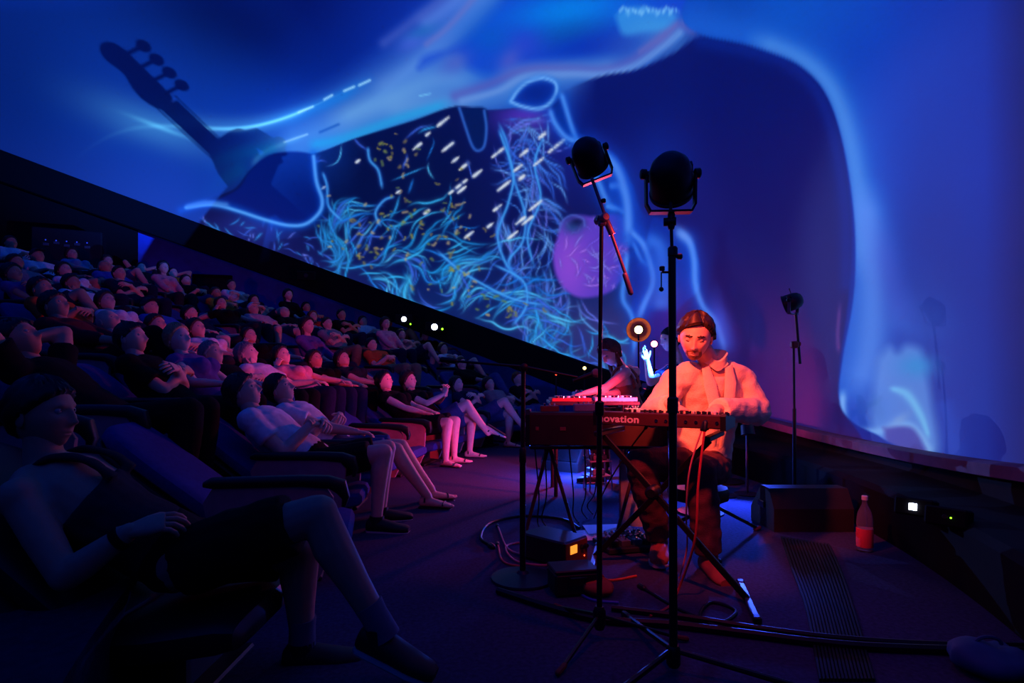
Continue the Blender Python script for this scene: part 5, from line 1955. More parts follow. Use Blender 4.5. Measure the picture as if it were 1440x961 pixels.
def keyboard(name, label, A, B, depth, h, z, nkeys=29, rear=M_KEYS, away=1):
    """A, B: plan ends of the rear edge (nearer the viewer); keys on the far side"""
    A, B = V3((A[0], A[1], 0)), V3((B[0], B[1], 0))
    u = unit(B - A)
    L = np.linalg.norm(B - A)
    n = np.array([-u[1], u[0], 0]) * away
    t = thing(name, label, 'keyboard', Vector((A + B) / 2 + np.array([0, 0, z])), math.atan2(u[1], u[0]))
    W = L / 2
    M4 = np.eye(4)
    M4[:3, 0], M4[:3, 1], M4[:3, 2] = (0, away, 0), (0, 0, 1), (1, 0, 0)
    g = MB()
    g.prism([(0, 0.006), (0.02, 0), (depth, 0), (depth, h * 0.40), (depth * 0.42, h * 0.42), (depth * 0.40, h * 0.85), (0.03, h), (0.004, h * 0.97), (0, h * 0.9)], -W, W, M4)
    g.build('case', rear, t, smooth=False)
    for s in (-1, 1):
        e = MB()
        e.prism([(-0.006, -0.004), (depth + 0.006, -0.004), (depth + 0.008, h * 0.62), (depth * 0.45, h * 0.85), (depth * 0.38, h * 1.06), (0, h * 1.06), (-0.008, h * 0.9)], s * W - 0.012, s * W + 0.012, M4)
        e.build('end_cheek', M_KNOB, t, smooth=False)
    kw = (L - 0.09) / nkeys
    wk = None
    bk = None
    for k in range(nkeys):
        x = -W + 0.06 + kw * (k + 0.5)
        if wk is None:
            m_ = MB()
            m_.box((0, 0, 0), (kw * 0.93, depth * 0.54, h * 0.22), bev=0.0015)
            wk = m_.mesh('white_key', False)
        o = link('white_key', wk, M_WKEY, t)
        o.location = (x, away * depth * 0.70, h * 0.52)
        if k % 7 not in (2, 6) and k < nkeys - 1:
            if bk is None:
                m_ = MB()
                m_.box((0, 0, 0), (kw * 0.55, depth * 0.33, h * 0.16), bev=0.0015)
                bk = m_.mesh('black_key', False)
            o = link('black_key', bk, M_BKEY, t)
            o.location = (x + kw / 2, away * depth * 0.60, h * 0.68)
    return t, L, u, n


kA, kB = P(838, 578, 2.80), P(1017, 588, 2.50)
kz = 0.735
kb, KL, ku, kn_ = keyboard('synthesizer', 'dark red synthesizer with cream lettering in front of the seated player', kA, kB, 0.24, 0.066, kz, 29)
# knobs and sliders along its top, jacks on its back
kme = MB().lathe([(0.0075, 0), (0.0075, 0.012), (0.006, 0.015)], (0, 0, 0), (0, 0, 1), 12).mesh('knob')
for i in range(20):
    x = -KL / 2 + 0.14 + i * 0.0245
    for j in range(2):
        if (i * 3 + j) % 5 == 4:
            continue
        o = link('knob', kme, [M_KNOB, M_WKEY][(i + j) % 7 == 3], kb)
        o.location = (x, 0.025 + j * 0.03, 0.0645 - j * 0.005)
sme = MB().box((0, 0, 0.008), (0.007, 0.012, 0.016), bev=0.002).mesh('slider_cap', False)
for i in range(9):
    o = link('slider_cap', sme, M_WKEY if i % 2 else M_KNOB, kb)
    o.location = (KL / 2 - 0.19 + i * 0.018, 0.045 + (i * 7 % 3) * 0.008, 0.061)
jk = MB().lathe([(0.006, 0), (0.0075, 0.0), (0.0075, 0.004), (0.0035, 0.004), (0.0035, 0.001)], (0, 0, 0), (0, -1, 0), 12).mesh('jack')
for i in range(7):
    o = link('jack', jk, M_CHROME, kb)
    o.location = (-KL / 2 + 0.30 + i * 0.045, 0.0, 0.03)
cu = bpy.data.curves.new('lettering', 'FONT')
cu.body = 'novation'
cu.size = 0.047
cu.extrude = 0.0006
cu.offset = 0.0014
cu.space_character = 1.06
to = bpy.data.objects.new('lettering', cu)
COL.objects.link(to)
bpy.context.view_layer.update()
tm = bpy.data.meshes.new_from_object(to.evaluated_get(bpy.context.evaluated_depsgraph_get()))
bpy.data.objects.remove(to)
lt = link('lettering', tm, M_PRINT, kb)
lt.rotation_euler = (math.radians(90), 0, 0)
lt.scale = (1.18, 1.0, 1.0)
lt.location = (-KL / 2 + 0.012, -0.002, 0.016)

# X stand under it
xs = thing('keyboard_stand', 'black folding X stand under the red synthesizer', 'stand', Vector((kA + kB) / 2).to_2d().to_3d())
XO = V3(xs.location)
LX = lambda px, py, D: V3(P(px, py, D)) - XO
TL, BR = LX(848, 612, 2.80), LX(1052, 852, 2.42)
TR, BL = LX(998, 620, 2.62), LX(836, 785, 3.00)
BR[2] = BL[2] = 0.02


def bar(mb, p, q, w=0.028, d=0.018):
    dd = unit(q - p)
    s = unit(np.cross(dd, ku))
    s2 = np.cross(s, dd)
    mb.box((p + q) / 2, (w, d, np.linalg.norm(q - p)), np.stack([s2, s, dd], 1), bev=0.003)


for p, q in ((TL, BR), (TR, BL)):
    g = MB()
    bar(g, p, q)
    g.build('bar', M_STAND, xs, smooth=False)
g = MB()
mid = (TL + BR + TR + BL) / 4
g.lathe([(0.02, -0.04), (0.032, -0.03), (0.032, 0.03), (0.02, 0.04)], mid * 0 + (TL * 0.62 + BR * 0.38), np.cross(ku, (0, 0, 1)), 16)
g.build('pivot', M_KNOB, xs)
for p in (TL, TR):
    g = MB()
    n2 = np.array([-ku[1], ku[0], 0])
    g.box(p + np.array([0, 0, 0.012]) + n2 * 0.10, (0.035, 0.36, 0.025), np.stack([ku, n2, (0, 0, 1)], 1), bev=0.005)
    g.build('support_arm', M_KNOB, xs, smooth=False)
for p in (BL, BR):
    g = MB()
    dft = unit((0.10, 0.42, 0))
    g.box(p, (0.026, 0.40, 0.024), np.stack([np.cross(dft, (0, 0, 1)), dft, (0, 0, 1)], 1), bev=0.004)
    o = g.build('foot', M_GREY, xs, smooth=False)
    for s in (-1, 1):
        e = MB()
        e.box(p + dft * s * 0.2, (0.032, 0.04, 0.03), np.stack([np.cross(dft, (0, 0, 1)), dft, (0, 0, 1)], 1), bev=0.005)
        e.build('end_cap', M_KNOB, o, smooth=False)

# second keyboard behind it, seen from the back, with gear on top
qA, qB = P(742, 628, 3.35), P(935, 628, 3.25)
kb2, KL2, u2, _ = keyboard('stage_piano', 'large dark stage piano standing behind the red synthesizer', qA, qB, 0.30, 0.20, 0.565, 36, mat('piano_brown', (58, 30, 30), rough=0.5))
for px, w in ((755, 0.02), (791, 0.034)):
    g = MB()
    q = P(px, 606, 3.33)
    g.box((0, 0, 0), (w, 0.006, 0.022), bev=0.002)
    o = g.build('socket_plate', mat('plate_red', (150, 70, 60), rough=0.4), kb2)
    o.location = ((q.x - (qA.x + qB.x) / 2), -0.003, 0.10)
gs = thing('piano_stand', 'brown slanting legs under the large stage piano', 'stand', ((qA.x + qB.x) / 2, 3.45, 0))
for x0, x1 in ((-0.26, -0.40), (-0.26, -0.10), (0.30, 0.42), (0.30, 0.16)):
    g = MB()
    g.tube([(x0, 0, 0.56), (x1, 0.03 if x1 < x0 else -0.03, 0.012)], 0.012, 10)
    g.build('leg', mat('stand_brown', (90, 54, 46), rough=0.5, metal=0.2), gs)
g = MB()
for s in (-0.10, 0.16):
    g.box((0.02, s, 0.553), (0.80, 0.03, 0.02), bev=0.004)
g.build('rail', M_STAND, gs, smooth=False)


def gadget(name, label, cat, c, size, rz, body, knobs=(3, 2), extra=None, tilt=0.0):
    t = thing(name, label, cat, c, rz)
    t.rotation_euler = (tilt, 0, rz)
    w, d, h = size
    g = MB()
    g.box((0, 0, h / 2), size, bev=min(size) * 0.12)
    g.build('case', body, t, smooth=False)
    km = MB().lathe([(min(w, d) * 0.07, 0), (min(w, d) * 0.07, 0.012), (min(w, d) * 0.055, 0.014)], (0, 0, 0), (0, 0, 1), 10).mesh('knob')
    for i in range(knobs[0]):
        for j in range(knobs[1]):
            o = link('knob', km, [M_KNOB, M_CHROME, M_WKEY][(i + 2 * j) % 3], t)
            o.location = (-w * 0.40 + w * 0.8 * (i + 0.5) / knobs[0], -d * 0.38 + d * 0.76 * (j + 0.5) / knobs[1], h)
    if extra:
        extra(t)
    return t


M_MOD = mat('module_grey', (150, 130, 140), rough=0.5)
M_REDB = mat('gear_red', (130, 48, 44), rough=0.5)
M_DARKB = mat('gear_dark', (30, 26, 30), rough=0.5)
pz = 0.565 + 0.20
gadget('sound_module', 'grey sound module standing on the stage piano', 'module', (P(824, 590, 3.42).x, 3.42, pz - 0.004), (0.15, 0.06, 0.045), 0.03, M_MOD, (4, 1))
gadget('effect_pedal', 'small red effect pedal on the left end of the stage piano', 'pedal', (P(773, 570, 3.40).x, 3.42, pz - 0.004), (0.11, 0.075, 0.035), 0.0, M_REDB, (3, 2))
gadget('sequencer', 'flat white step sequencer leaning on the stage piano', 'sequencer', (P(893, 574, 3.42).x, 3.41, pz - 0.004), (0.12, 0.07, 0.02), -0.1, M_WKEY, (5, 2))

# mixing table of the second musician
tz = 0.775
tc = P(832, 565, 4.75)
tb = thing('table', 'narrow black table carrying the mixing gear of the woman', 'table', (tc.x, tc.y, 0))
g = MB()
g.box((0, 0.05, tz - 0.02), (0.72, 0.50, 0.03), bev=0.005)
g.build('table_top', M_DARKB, tb, smooth=False)
for sx in (-1, 1):
    for sy in (-1, 1):
        g = MB()
        g.tube([(sx * 0.31, 0.05 + sy * 0.20, 0), (sx * 0.31, 0.05 + sy * 0.20, tz - 0.03)], 0.016, 10)
        g.build('leg', M_STAND, tb)
zt_ = tz - 0.005
gadget('controller', 'red lit groove box at the left end of the mixing table', 'controller', (tc.x - 0.19, tc.y - 0.05, zt_), (0.32, 0.24, 0.028), 0.05, M_REDB, (6, 3))
gadget('mixer', 'white mixing console with knobs at the right end of the table', 'mixer', (tc.x + 0.18, tc.y - 0.04, zt_), (0.34, 0.26, 0.032), -0.04, mat('mixer_white', (210, 195, 190), rough=0.45), (8, 4))
gadget('effect_unit', 'small blue lit effect unit behind the groove box', 'effect', (tc.x - 0.06, tc.y + 0.20, zt_), (0.15, 0.10, 0.07), 0.2, mat('gear_blue', (70, 80, 150), rough=0.5), (3, 2))

# round base boom microphone stand
b4 = P(735, 815, 2.72)
ms = thing('microphone_stand', 'black microphone stand with a round base and long level boom', 'stand', (b4.x, b4.y, 0))
L4 = lambda px, py, D=2.72: V3(P(px, py, D)) - np.array([b4.x, b4.y, 0])
g = MB()
g.lathe([(0.148, 0.0), (0.152, 0.006), (0.150, 0.014), (0.09, 0.024), (0.03, 0.032), (0.02, 0.045)], (0, 0, 0), (0, 0, 1), 40)
g.build('base', mat('base_blue_black', (34, 38, 58), rough=0.45, metal=0.3), ms)
g = MB()
g.tube([(0, 0, 0.03), L4(735, 640)], 0.0145, 12)
g.tube([L4(735, 640), L4(736, 520)], 0.0105, 12)
g.build('pole', M_STAND, ms)
g = MB()
g.lathe([(0.012, -0.05), (0.017, -0.04), (0.017, 0.02), (0.012, 0.03)], L4(735, 638), (0, 0, 1), 14)
g.build('collar', M_KNOB, ms)
g = MB()
g.lathe([(0.012, -0.03), (0.02, -0.025), (0.02, 0.025), (0.012, 0.03)], L4(737, 517), (0, 1, 0), 14)
g.build('joint', M_KNOB, ms)
g = MB()
g.tube([L4(628, 507), L4(737, 516), L4(812, 531)], 0.0068, 10)
g.build('boom', M_STAND, ms)
g = MB()
g.tube([L4(622, 506), L4(640, 508)], 0.014, 12, rnd=True)
g.build('counterweight', M_KNOB, ms)
mc = thing('microphone', 'microphone with a red lit round grille at the boom end', 'microphone', P(826, 530, 2.72))
g = MB()
g.tube([L4(806, 536) - L4(826, 530), L4(832, 527) - L4(826, 530)], [0.009, 0.014], 14)
g.build('handle', M_KNOB, mc)
g = MB()
g.ell(L4(838, 525) - L4(826, 530), (0.022, 0.022, 0.022))
g.build('grille', mat('grille_mesh', (150, 120, 115), rough=0.4, metal=0.5, bump=0.6, bscale=500), mc)

# ------------------------------------------------------------------ the musicians
def swrap(f):
    return f


# keyboard player
HP = P(978, 650, 3.22)
HP.z = 0
J = seated(lean=10, pitch=-10, arms='clasp')
J['hip'] = rel(HP, 980, 652, 3.22)
J['neck'] = rel(HP, 999, 513, 3.12)
J['head'] = rel(HP, 978, 474, 3.02)
J['hf'] = unit((-0.33, -0.86, -0.34))
J['hu'] = np.array([0.10, 0, 1])
J['bend'] = np.array([0.03, 0.05, 0])
J['shR'], J['shL'] = rel(HP, 949, 538, 3.10), rel(HP, 1042, 535, 3.19)
J['elR'], J['wrR'] = rel(HP, 918, 583, 3.02), rel(HP, 944, 570, 2.80)
J['elL'], J['wrL'] = rel(HP, 1066, 580, 3.12), rel(HP, 1006, 576, 2.78)
J['hdR'], J['hnR'] = np.array([0.35, -0.75, -0.25]), np.array([0, -0.2, -1])
J['hdL'], J['hnL'] = np.array([-0.55, -0.75, -0.2]), np.array([0, -0.2, -1])
J['hpR'], J['hpL'] = rel(HP, 960, 655, 3.14), rel(HP, 1002, 657, 3.20)
J['knR'], J['anR'] = rel(HP, 900, 652, 2.92), rel(HP, 927, 757, 3.04)
J['knL'], J['anL'] = rel(HP, 984, 664, 2.86), rel(HP, 997, 782, 2.84)
J['ftR'], J['ftL'] = unit((-0.25, -0.95, 0.0)), unit((0.05, -1, 0))
cur = (0.55, 0.55, 0.35)
fk = figure(J, 'm', 'swept', 1.93, 'trousers', 'shoe', 0.007, 0.0085, seed=41, res=(96, 72), top='jacket', folds=0.008, head_sc=1.03, loose=0.009, curlL=cur, curlR=cur, open_collar=True, eyes='skin')
M_JACKET = mat('jacket_cream', (226, 200, 176), rough=0.9, spec=0.1, var=0.06, scale=25, bump=0.35, bscale=140)
M_TROU = mat('trousers_dark', (96, 56, 62), rough=0.9, spec=0.1, bump=0.3, bscale=160)
kit = dict(skin=SKIN[0], top=M_JACKET, legs=M_TROU, hair=HAIRM['brown'], eye=M_EYE, iris=M_IRIS, shoe=mat('shoe_red_brown', (150, 74, 60), rough=0.6), sole=M_SOLE)
player = place(fk, 'person', 'seated man with goatee in cream jacket playing the red synthesizer', 'person', HP, 0, kit)
hl = [c_ for c_ in player.children if c_.name.startswith('hair')][0]
lk = MB()
R_h = head_mats(J)
for k in range(9):
    q_ = []
    for u in np.linspace(0, 1, 7):
        az = 0.30 - u * (1.05 + 0.03 * k) + 0.02 * k
        el = 1.20 - 0.045 * k - u * u * 0.30
        dd = np.array([math.cos(el) * math.cos(az), math.cos(el) * math.sin(az), math.sin(el)])
        o_ = 0.012 + 0.012 * math.sin(math.pi * min(u * 1.1, 1))
        q_.append(J['head'] + R_h @ ((np.array([0.098, 0.077, 0.118]) + o_) * dd * 1.03))
    lk.tube(q_, [0.007, 0.0125, 0.0135, 0.013, 0.011, 0.008, 0.003], 8, rnd=True)
lk.build('fringe', HAIRM['brown'], hl)
# brows, goatee, collar, jacket fronts
HS = 1.03


def face_patch(fn, th, name, m, parent, J_=J, sex='m', sc=HS):
    d, base, p = head_base(96, 72, True, sex)
    x = p[..., 0]
    y, z = p[..., 1], p[..., 2]
    msk = fn(y, z) * np.clip(d[..., 0] * 4, 0, 1)
    q = p + d * (-0.006 + msk * (0.006 + th))[..., None]
    R = head_mats(J_)
    mb = MB()
    mb.raw(q.reshape(-1, 3) * sc @ R.T + V3(J_['head']), grid_faces(*q.shape[:2]))
    return mb.build(name, m, parent, True, 60)


face_patch(lambda y, z: sstep(0.0, 0.45, 1.5 - ((np.abs(y) - 0.030) / 0.019) ** 2 - ((z - 0.029 + 0.25 * np.maximum(np.abs(y) - 0.03, 0)) / 0.006) ** 2), 0.003, 'eyebrow', HAIRM['brown'], player)
face_patch(lambda y, z: np.clip(sstep(0.0, 1.0, 1.6 - (y / 0.032) ** 2 - ((z + 0.048) / 0.007) ** 2) + sstep(0.0, 0.8, 1.6 - (y / 0.030) ** 2 - ((z + 0.092) / 0.020) ** 2) + sstep(0, 1, 1.5 - ((np.abs(y) - 0.033) / 0.008) ** 2 - ((z + 0.07) / 0.025) ** 2), 0, 1) * (1 - sstep(0.2, 1.0, 1.4 - (y / 0.022) ** 2 - ((z + 0.065) / 0.008) ** 2)), 0.0035, 'goatee', mat('goatee', (125, 85, 66), rough=0.7), player)
for sg in (-1, 1):
    el_ = MB()
    el_.tube(spline([on_face(J, 0.083, sg * 0.0185, 0.0045, HS), on_face(J, 0.0885, sg * 0.031, 0.0005, HS), on_face(J, 0.081, sg * 0.0445, 0.005, HS)], 6), 0.0013, 6)
    el_.build('eyelash', HAIRM['black'], player)
nk, hd_ = J['neck'], J['head']
lat = unit(J['shL'] - J['shR'])
frn = unit(np.cross(lat, unit(nk - J['hip'])))
frn = frn if frn[1] < 0 else -frn
axn = unit(nk - J['hip'])
cl = MB()
cp = []
for t_ in np.linspace(-2.5, 2.5, 25):
    rr = 0.070 + 0.008 * abs(t_)
    cp.append(nk + axn * (0.035 - 0.045 * math.exp(-(t_ / 0.7) ** 2)) + frn * math.cos(t_) * rr * 0.95 + lat * math.sin(t_) * rr)
cp = np.array(cp)
for dz, k in ((0, 0),):
    v = np.vstack([cp + axn * 0.0, cp + axn * 0.042 - frn * 0.004, cp + axn * 0.038 + frn * 0.007, cp - axn * 0.012 + frn * 0.012])
    n_ = len(cp)
    fcs = [(j * n_ + i, j * n_ + i + 1, ((j + 1) % 4) * n_ + i + 1, ((j + 1) % 4) * n_ + i) for j in range(4) for i in range(n_ - 1)]
    cl.raw(v, fcs)
cl.build('collar', M_JACKET, player, True, 50)


def lapel(sg):
    top = nk + axn * 0.0 + lat * sg * 0.070 + frn * 0.065
    pts = [top, nk - axn * 0.09 + lat * sg * 0.060 + frn * 0.118, nk - axn * 0.20 + lat * sg * 0.040 + frn * 0.158, nk - axn * 0.30 + lat * sg * 0.026 + frn * 0.170, nk - axn * 0.42 + lat * sg * 0.022 + frn * 0.168]
    w = [0.020, 0.034, 0.030, 0.020, 0.014]
    mb = MB()
    mb.loft([(p, lat * w_ + axn * 0.01, frn * 0.006) for p, w_ in zip(pts, w)], 10)
    return mb


for sg in (-1, 1):
    lapel(sg).build('jacket_lapel', M_JACKET, player)
# stool under him
stl = thing('stool', 'black round stool with splayed legs under the keyboard player', 'stool', (HP.x + 0.02, HP.y + 0.02, 0))
g = MB()
g.lathe([(0.14, 0.27), (0.165, 0.28), (0.17, 0.32), (0.16, 0.345), (0.10, 0.352)], (0, 0, 0), (0, 0, 1), 28)
g.build('seat', M_KNOB, stl)
g = MB()
g.tube([(0, 0, 0.10), (0, 0, 0.28)], 0.02, 12)
g.build('post', M_CHROME, stl)
for az in (0.62, 2.7, 4.75):
    g = MB()
    e = np.array([math.cos(az) * 0.60, math.sin(az) * 0.60, 0.014]) if az < 1 else np.array([math.cos(az) * 0.28, math.sin(az) * 0.28, 0.014])
    g.tube([(0, 0, 0.285 if az < 1 else 0.2), e], 0.011, 10)
    o = g.build('leg', M_STAND, stl)
    f_ = MB()
    f_.tube([e - unit(e) * 0.02, e + unit(e) * 0.02], 0.015, 8, rnd=True)
    f_.build('rubber_foot', mat('rubber_pink', (150, 60, 66), rough=0.7) if az < 1 else M_KNOB, o)

# woman at the mixing table
HW = P(900, 590, 5.25)
HW.z = 0
J = seated(lean=-20, pitch=-30, arms='lap', sex='f')
J['hip'] = rel(HW, 893, 588, 5.30)
J['neck'] = rel(HW, 874, 517, 5.25)
J['head'] = rel(HW, 858, 496, 5.20)
J['hf'] = unit((-0.62, -0.45, -0.55))
J['hu'] = np.array([-0.3, 0, 1])
J['shR'], J['shL'] = rel(HW, 893, 523, 5.42), rel(HW, 880, 524, 5.08)
J['elL'], J['wrL'] = rel(HW, 851, 546, 4.98), rel(HW, 820, 554, 4.86)
J['elR'], J['wrR'] = rel(HW, 872, 552, 5.22), rel(HW, 848, 556, 4.95)
J['hdL'], J['hnL'] = np.array([-0.9, -0.25, -0.15]), np.array([0, 0, -1])
J['hdR'], J['hnR'] = np.array([-0.8, -0.5, -0.15]), np.array([0, 0, -1])
J['hpR'], J['hpL'] = rel(HW, 898, 590, 5.40), rel(HW, 893, 590, 5.20)
J['knR'], J['knL'] = J['hpR'] + np.array([-0.38, 0.05, 0.04]), J['hpL'] + np.array([-0.38, 0.02, 0.04])
J['anR'], J['anL'] = J['knR'] + np.array([0.06, 0, -0.50]), J['knL'] + np.array([0.06, 0, -0.50])
for s in 'LR':
    J['an' + s][2] = 0.085
    J['ft' + s] = np.array([-1, 0, 0])
fw = figure(J, 'f', 'long', 0.0, 'trousers', 'shoe', 0.009, 0.011, seed=51, res=(56, 40), top='tank_top')
kit = dict(skin=SKIN[2], top=mat('top_rust', (150, 92, 70), rough=0.9), legs=CL['black'], hair=HAIRM['red'], eye=M_EYE, iris=M_IRIS, shoe=M_SHOE, sole=M_SOLE)
place(fw, 'person', 'woman with red bob and sleeveless top bending over the mixing table', 'person', HW, 0, kit)
st2 = thing('stool', 'plain black stool under the woman at the mixing table', 'stool', (P(896, 590, 5.3).x, 5.3, 0))
g = MB()
g.lathe([(0.15, 0.43), (0.165, 0.44), (0.165, 0.47), (0.15, 0.48)], (0, 0, 0), (0, 0, 1), 24)
g.build('seat', M_KNOB, st2)
for k in range(4):
    az = 0.8 + k * math.pi / 2
    g = MB()
    g.tube([(0.10 * math.cos(az), 0.10 * math.sin(az), 0.435), (0.18 * math.cos(az), 0.18 * math.sin(az), 0.0)], 0.011, 8)
    g.build('leg', M_STAND, st2)

# bass player, his bass and the projector behind him that throws the shadow of its neck up the dome
S_HEAD, S_HAND = dome_hit(172, 84), dome_hit(318, 222)
HAND = P(906, 500, 5.75)
LP = HAND + (HAND - S_HAND) * 0.085
dist = (HAND - LP).length
TIP = LP + (S_HEAD - LP).normalized() * dist * 1.0
axisn = V3((TIP - HAND).normalized())
NLEN = (TIP - HAND).length
print('BASS', HAND, LP, TIP, NLEN, 'px', [(720 + 800 * q.x / q.y, 530 - 800 * (q.z - .97) / q.y) for q in (HAND, LP, TIP)])
HG = P(958, 600, 5.95)
HG.z = 0
J = seated(lean=4, pitch=0, arms='lap')
J['hip'] = rel(HG, 962, 592, 6.00)
J['neck'] = rel(HG, 955, 512, 5.98)
J['head'] = rel(HG, 943, 478, 5.95)
J['hf'] = unit((-0.95, -0.25, -0.15))
J['shL'], J['shR'] = rel(HG, 943, 522, 5.80), rel(HG, 968, 522, 6.14)
wl = V3(HAND - HG) + np.array([0.03, 0.02, -0.05])
J['elL'], J['wrL'] = rel(HG, 915, 538, 5.68), wl
J['hdL'], J['hnL'] = unit(V3(HAND - HG) - wl + np.array([-0.02, 0, 0.06])), np.array([0.2, 0.9, 0.1])
J['elR'], J['wrR'] = rel(HG, 968, 560, 6.05), rel(HG, 940, 572, 5.70)
J['hdR'], J['hnR'] = np.array([-0.6, -0.5, -0.3]), np.array([0, 1, -0.3])
J['hpL'], J['hpR'] = rel(HG, 958, 594, 5.88), rel(HG, 962, 594, 6.10)
J['knL'], J['knR'] = J['hpL'] + np.array([-0.36, -0.12, 0.03]), J['hpR'] + np.array([-0.38, 0.03, 0.03])
for s in 'LR':
    J['an' + s] = J['kn' + s] + np.array([0.08, 0, -0.4])
    J['an' + s][2] = 0.085
    J['ft' + s] = np.array([-1, -0.2, 0])
fg = figure(J, 'm', 'crop', 0.8, 'trousers', 'shoe', 0.008, 0.010, seed=61, res=(64, 48), curlL=(0.9, 0.9, 0.6), head_sc=1.06)
kit = dict(skin=SKIN[2], top=mat('tee_blue_black', (40, 44, 92), rough=0.9), legs=CL['black'], hair=HAIRM['black'], eye=M_EYE, iris=M_IRIS, shoe=M_SHOE, sole=M_SOLE)
gman = place(fg, 'person', 'bass player in dark T-shirt half hidden behind the keyboard player', 'person', HG, 0, kit)
sp3 = MB()
sp3.tube([J['shR'] + np.array([-0.02, -0.02, 0.07]), J['neck'] + np.array([-0.06, -0.06, 0.0]), J['shL'] + np.array([0.0, -0.09, -0.08]), J['hip'] + np.array([-0.08, -0.15, 0.18])], 0.02, 8)
sp3.build('strap', CL['black'], gman)
st3 = thing('stool', 'high black stool under the bass player', 'stool', (P(961, 600, 6.0).x, 6.0, 0))
g = MB()
g.lathe([(0.15, 0.41), (0.165, 0.42), (0.165, 0.45), (0.15, 0.46)], (0, 0, 0), (0, 0, 1), 24)
g.build('seat', M_KNOB, st3)
for k in range(4):
    az = 0.8 + k * math.pi / 2
    g = MB()
    g.tube([(0.10 * math.cos(az), 0.10 * math.sin(az), 0.42), (0.18 * math.cos(az), 0.18 * math.sin(az), 0.0)], 0.011, 8)
    g.build('leg', M_STAND, st3)
# the bass itself
bt = thing('bass_guitar', 'bass guitar whose headstock with four pegs points up at the fretting hand', 'guitar', HAND)
LV = V3((S_HAND - LP).normalized())
fx_ = axisn
fn = unit(LV - fx_ * np.dot(LV, fx_))          # face normal of the headstock, towards the dome
fy_ = np.cross(fn, fx_)
up_side = 1 if fy_[2] > 0 else -1
fy_ = fy_ * up_side
M4 = np.eye(4)
M4[:3, 0], M4[:3, 1], M4[:3, 2] = fx_, fy_, np.cross(fx_, fy_)
k = NLEN
out_ = [(0.56, -0.075), (0.60, -0.13), (0.70, -0.165), (0.80, -0.15), (0.90, -0.105), (0.97, -0.11), (1.05, -0.125), (1.12, -0.09), (1.15, -0.02), (1.12, 0.06), (1.05, 0.095), (0.95, 0.10), (0.68, 0.10), (0.60, 0.075)]
M_BASS = mat('bass_maple', (150, 110, 70), rough=0.4)
g = MB()
pl = spline([(x * k, y * k * 0.85) for x, y in out_] + [(out_[0][0] * k, out_[0][1] * k * 0.85)], 5)[:-1]
g.prism([tuple(q) for q in pl], -0.007, 0.007, M4)
g.build('headstock', M_BASS, bt, False)
for i in range(4):
    g = MB()
    x = (0.66 + 0.12 * i) * k
    p0 = fx_ * x + fy_ * 0.08 * k
    p1 = fx_ * x + fy_ * 0.215 * k
    g.tube([p0, p1], 0.0022, 8)
    g.ell(p1 + fy_ * 0.012 * k, (0.0075, 0.0075, 0.0075), n=10, m=8)
    g.lathe([(0.006, 0), (0.006, 0.018)], fx_ * x + fy_ * 0.02 * k, np.cross(fx_, fy_) * -1, 10)
    g.build('tuning_peg', M_CHROME, bt)
bodyp = V3(P(940, 570, 5.72) - HAND)
ndir = -fx_
LN = 0.66
nk_ = MB()
M5 = M4.copy()
nk_.prism([(0.58 * k, -0.012), (0.58 * k, 0.012), (-LN, 0.026), (-LN, -0.026)], -0.011, 0.011, M4)
nk_.build('neck', mat('bass_neck', (110, 76, 46), rough=0.4), bt, False)
bo = [(-LN + 0.06, 0.05), (-LN + 0.16, 0.13), (-LN + 0.10, 0.17), (-LN - 0.06, 0.14), (-LN - 0.16, 0.12), (-LN - 0.32, 0.17), (-LN - 0.42, 0.08), (-LN - 0.43, -0.06), (-LN - 0.34, -0.17), (-LN - 0.18, -0.12), (-LN - 0.06, -0.13), (-LN + 0.06, -0.16), (-LN + 0.08, -0.09), (-LN + 0.02, -0.05)]
g = MB()
pl = spline(bo + bo[:1], 6)[:-1]
g.prism([tuple(q) for q in pl], -0.028, 0.012, M4)
g.build('guitar_body', mat('bass_body', (40, 22, 20), rough=0.25, spec=0.5), bt, False)
zn = np.cross(fx_, fy_)
for i in range(4):
    g = MB()
    o_ = (i - 1.5) * 0.010
    g.tube([fx_ * (0.62 * k) + fy_ * o_ + zn * 0.016, fx_ * (-LN - 0.30) + fy_ * o_ * 1.6 + zn * 0.018], 0.001, 4)
    g.build('string', M_CHROME, bt)
# floor projector behind the players
pj = thing('projector', 'floor projector on a short stand hidden behind the keyboard player', 'projector', (LP.x, LP.y, 0))
dv = V3((S_HAND - LP).normalized())
R3 = np.stack([unit(np.cross(dv, (0, 0, 1))), dv, np.cross(unit(np.cross(dv, (0, 0, 1))), dv)], 1)
g = MB()
g.box(np.array([0, 0, LP.z]) - dv * 0.12, (0.16, 0.16, 0.10), R3, bev=0.01)
g.build('case', M_BLACK, pj)
g = MB()
g.lathe([(0.03, -0.05), (0.032, -0.02), (0.026, -0.018)], (0, 0, LP.z), dv, 16)
g.build('lens', GLOW_PROJ, pj)
g = MB()
g.tube([(0, 0, 0.02), np.array([0, 0, LP.z]) - dv * 0.12], 0.02, 10)
g.lathe([(0.18, 0), (0.18, 0.015), (0.03, 0.025)], (0, 0, 0), (0, 0, 1), 24)
g.build('post', M_STAND, pj)
bm = lamp('projector_beam', 'SPOT', LP, (1, 1, 1), 15000, target=dome_hit(200, 140), radius=0.002, angle=33, blend=0.7)
# the slide it throws: deep blue with one pale streak
bpy.context.view_layer.update()
MI = bm.matrix_world.inverted()


def slide(px, py):
    q = MI @ dome_hit(px, py)
    return q.x / q.z, q.y / q.z


ln = bm.data
ln.use_nodes = True
nt = ln.node_tree
em = nt.nodes['Emission']
tcn = nt.nodes.new('ShaderNodeTexCoord')
sep = nt.nodes.new('ShaderNodeSeparateXYZ')
nt.links.new(tcn.outputs['Normal'], sep.inputs[0])


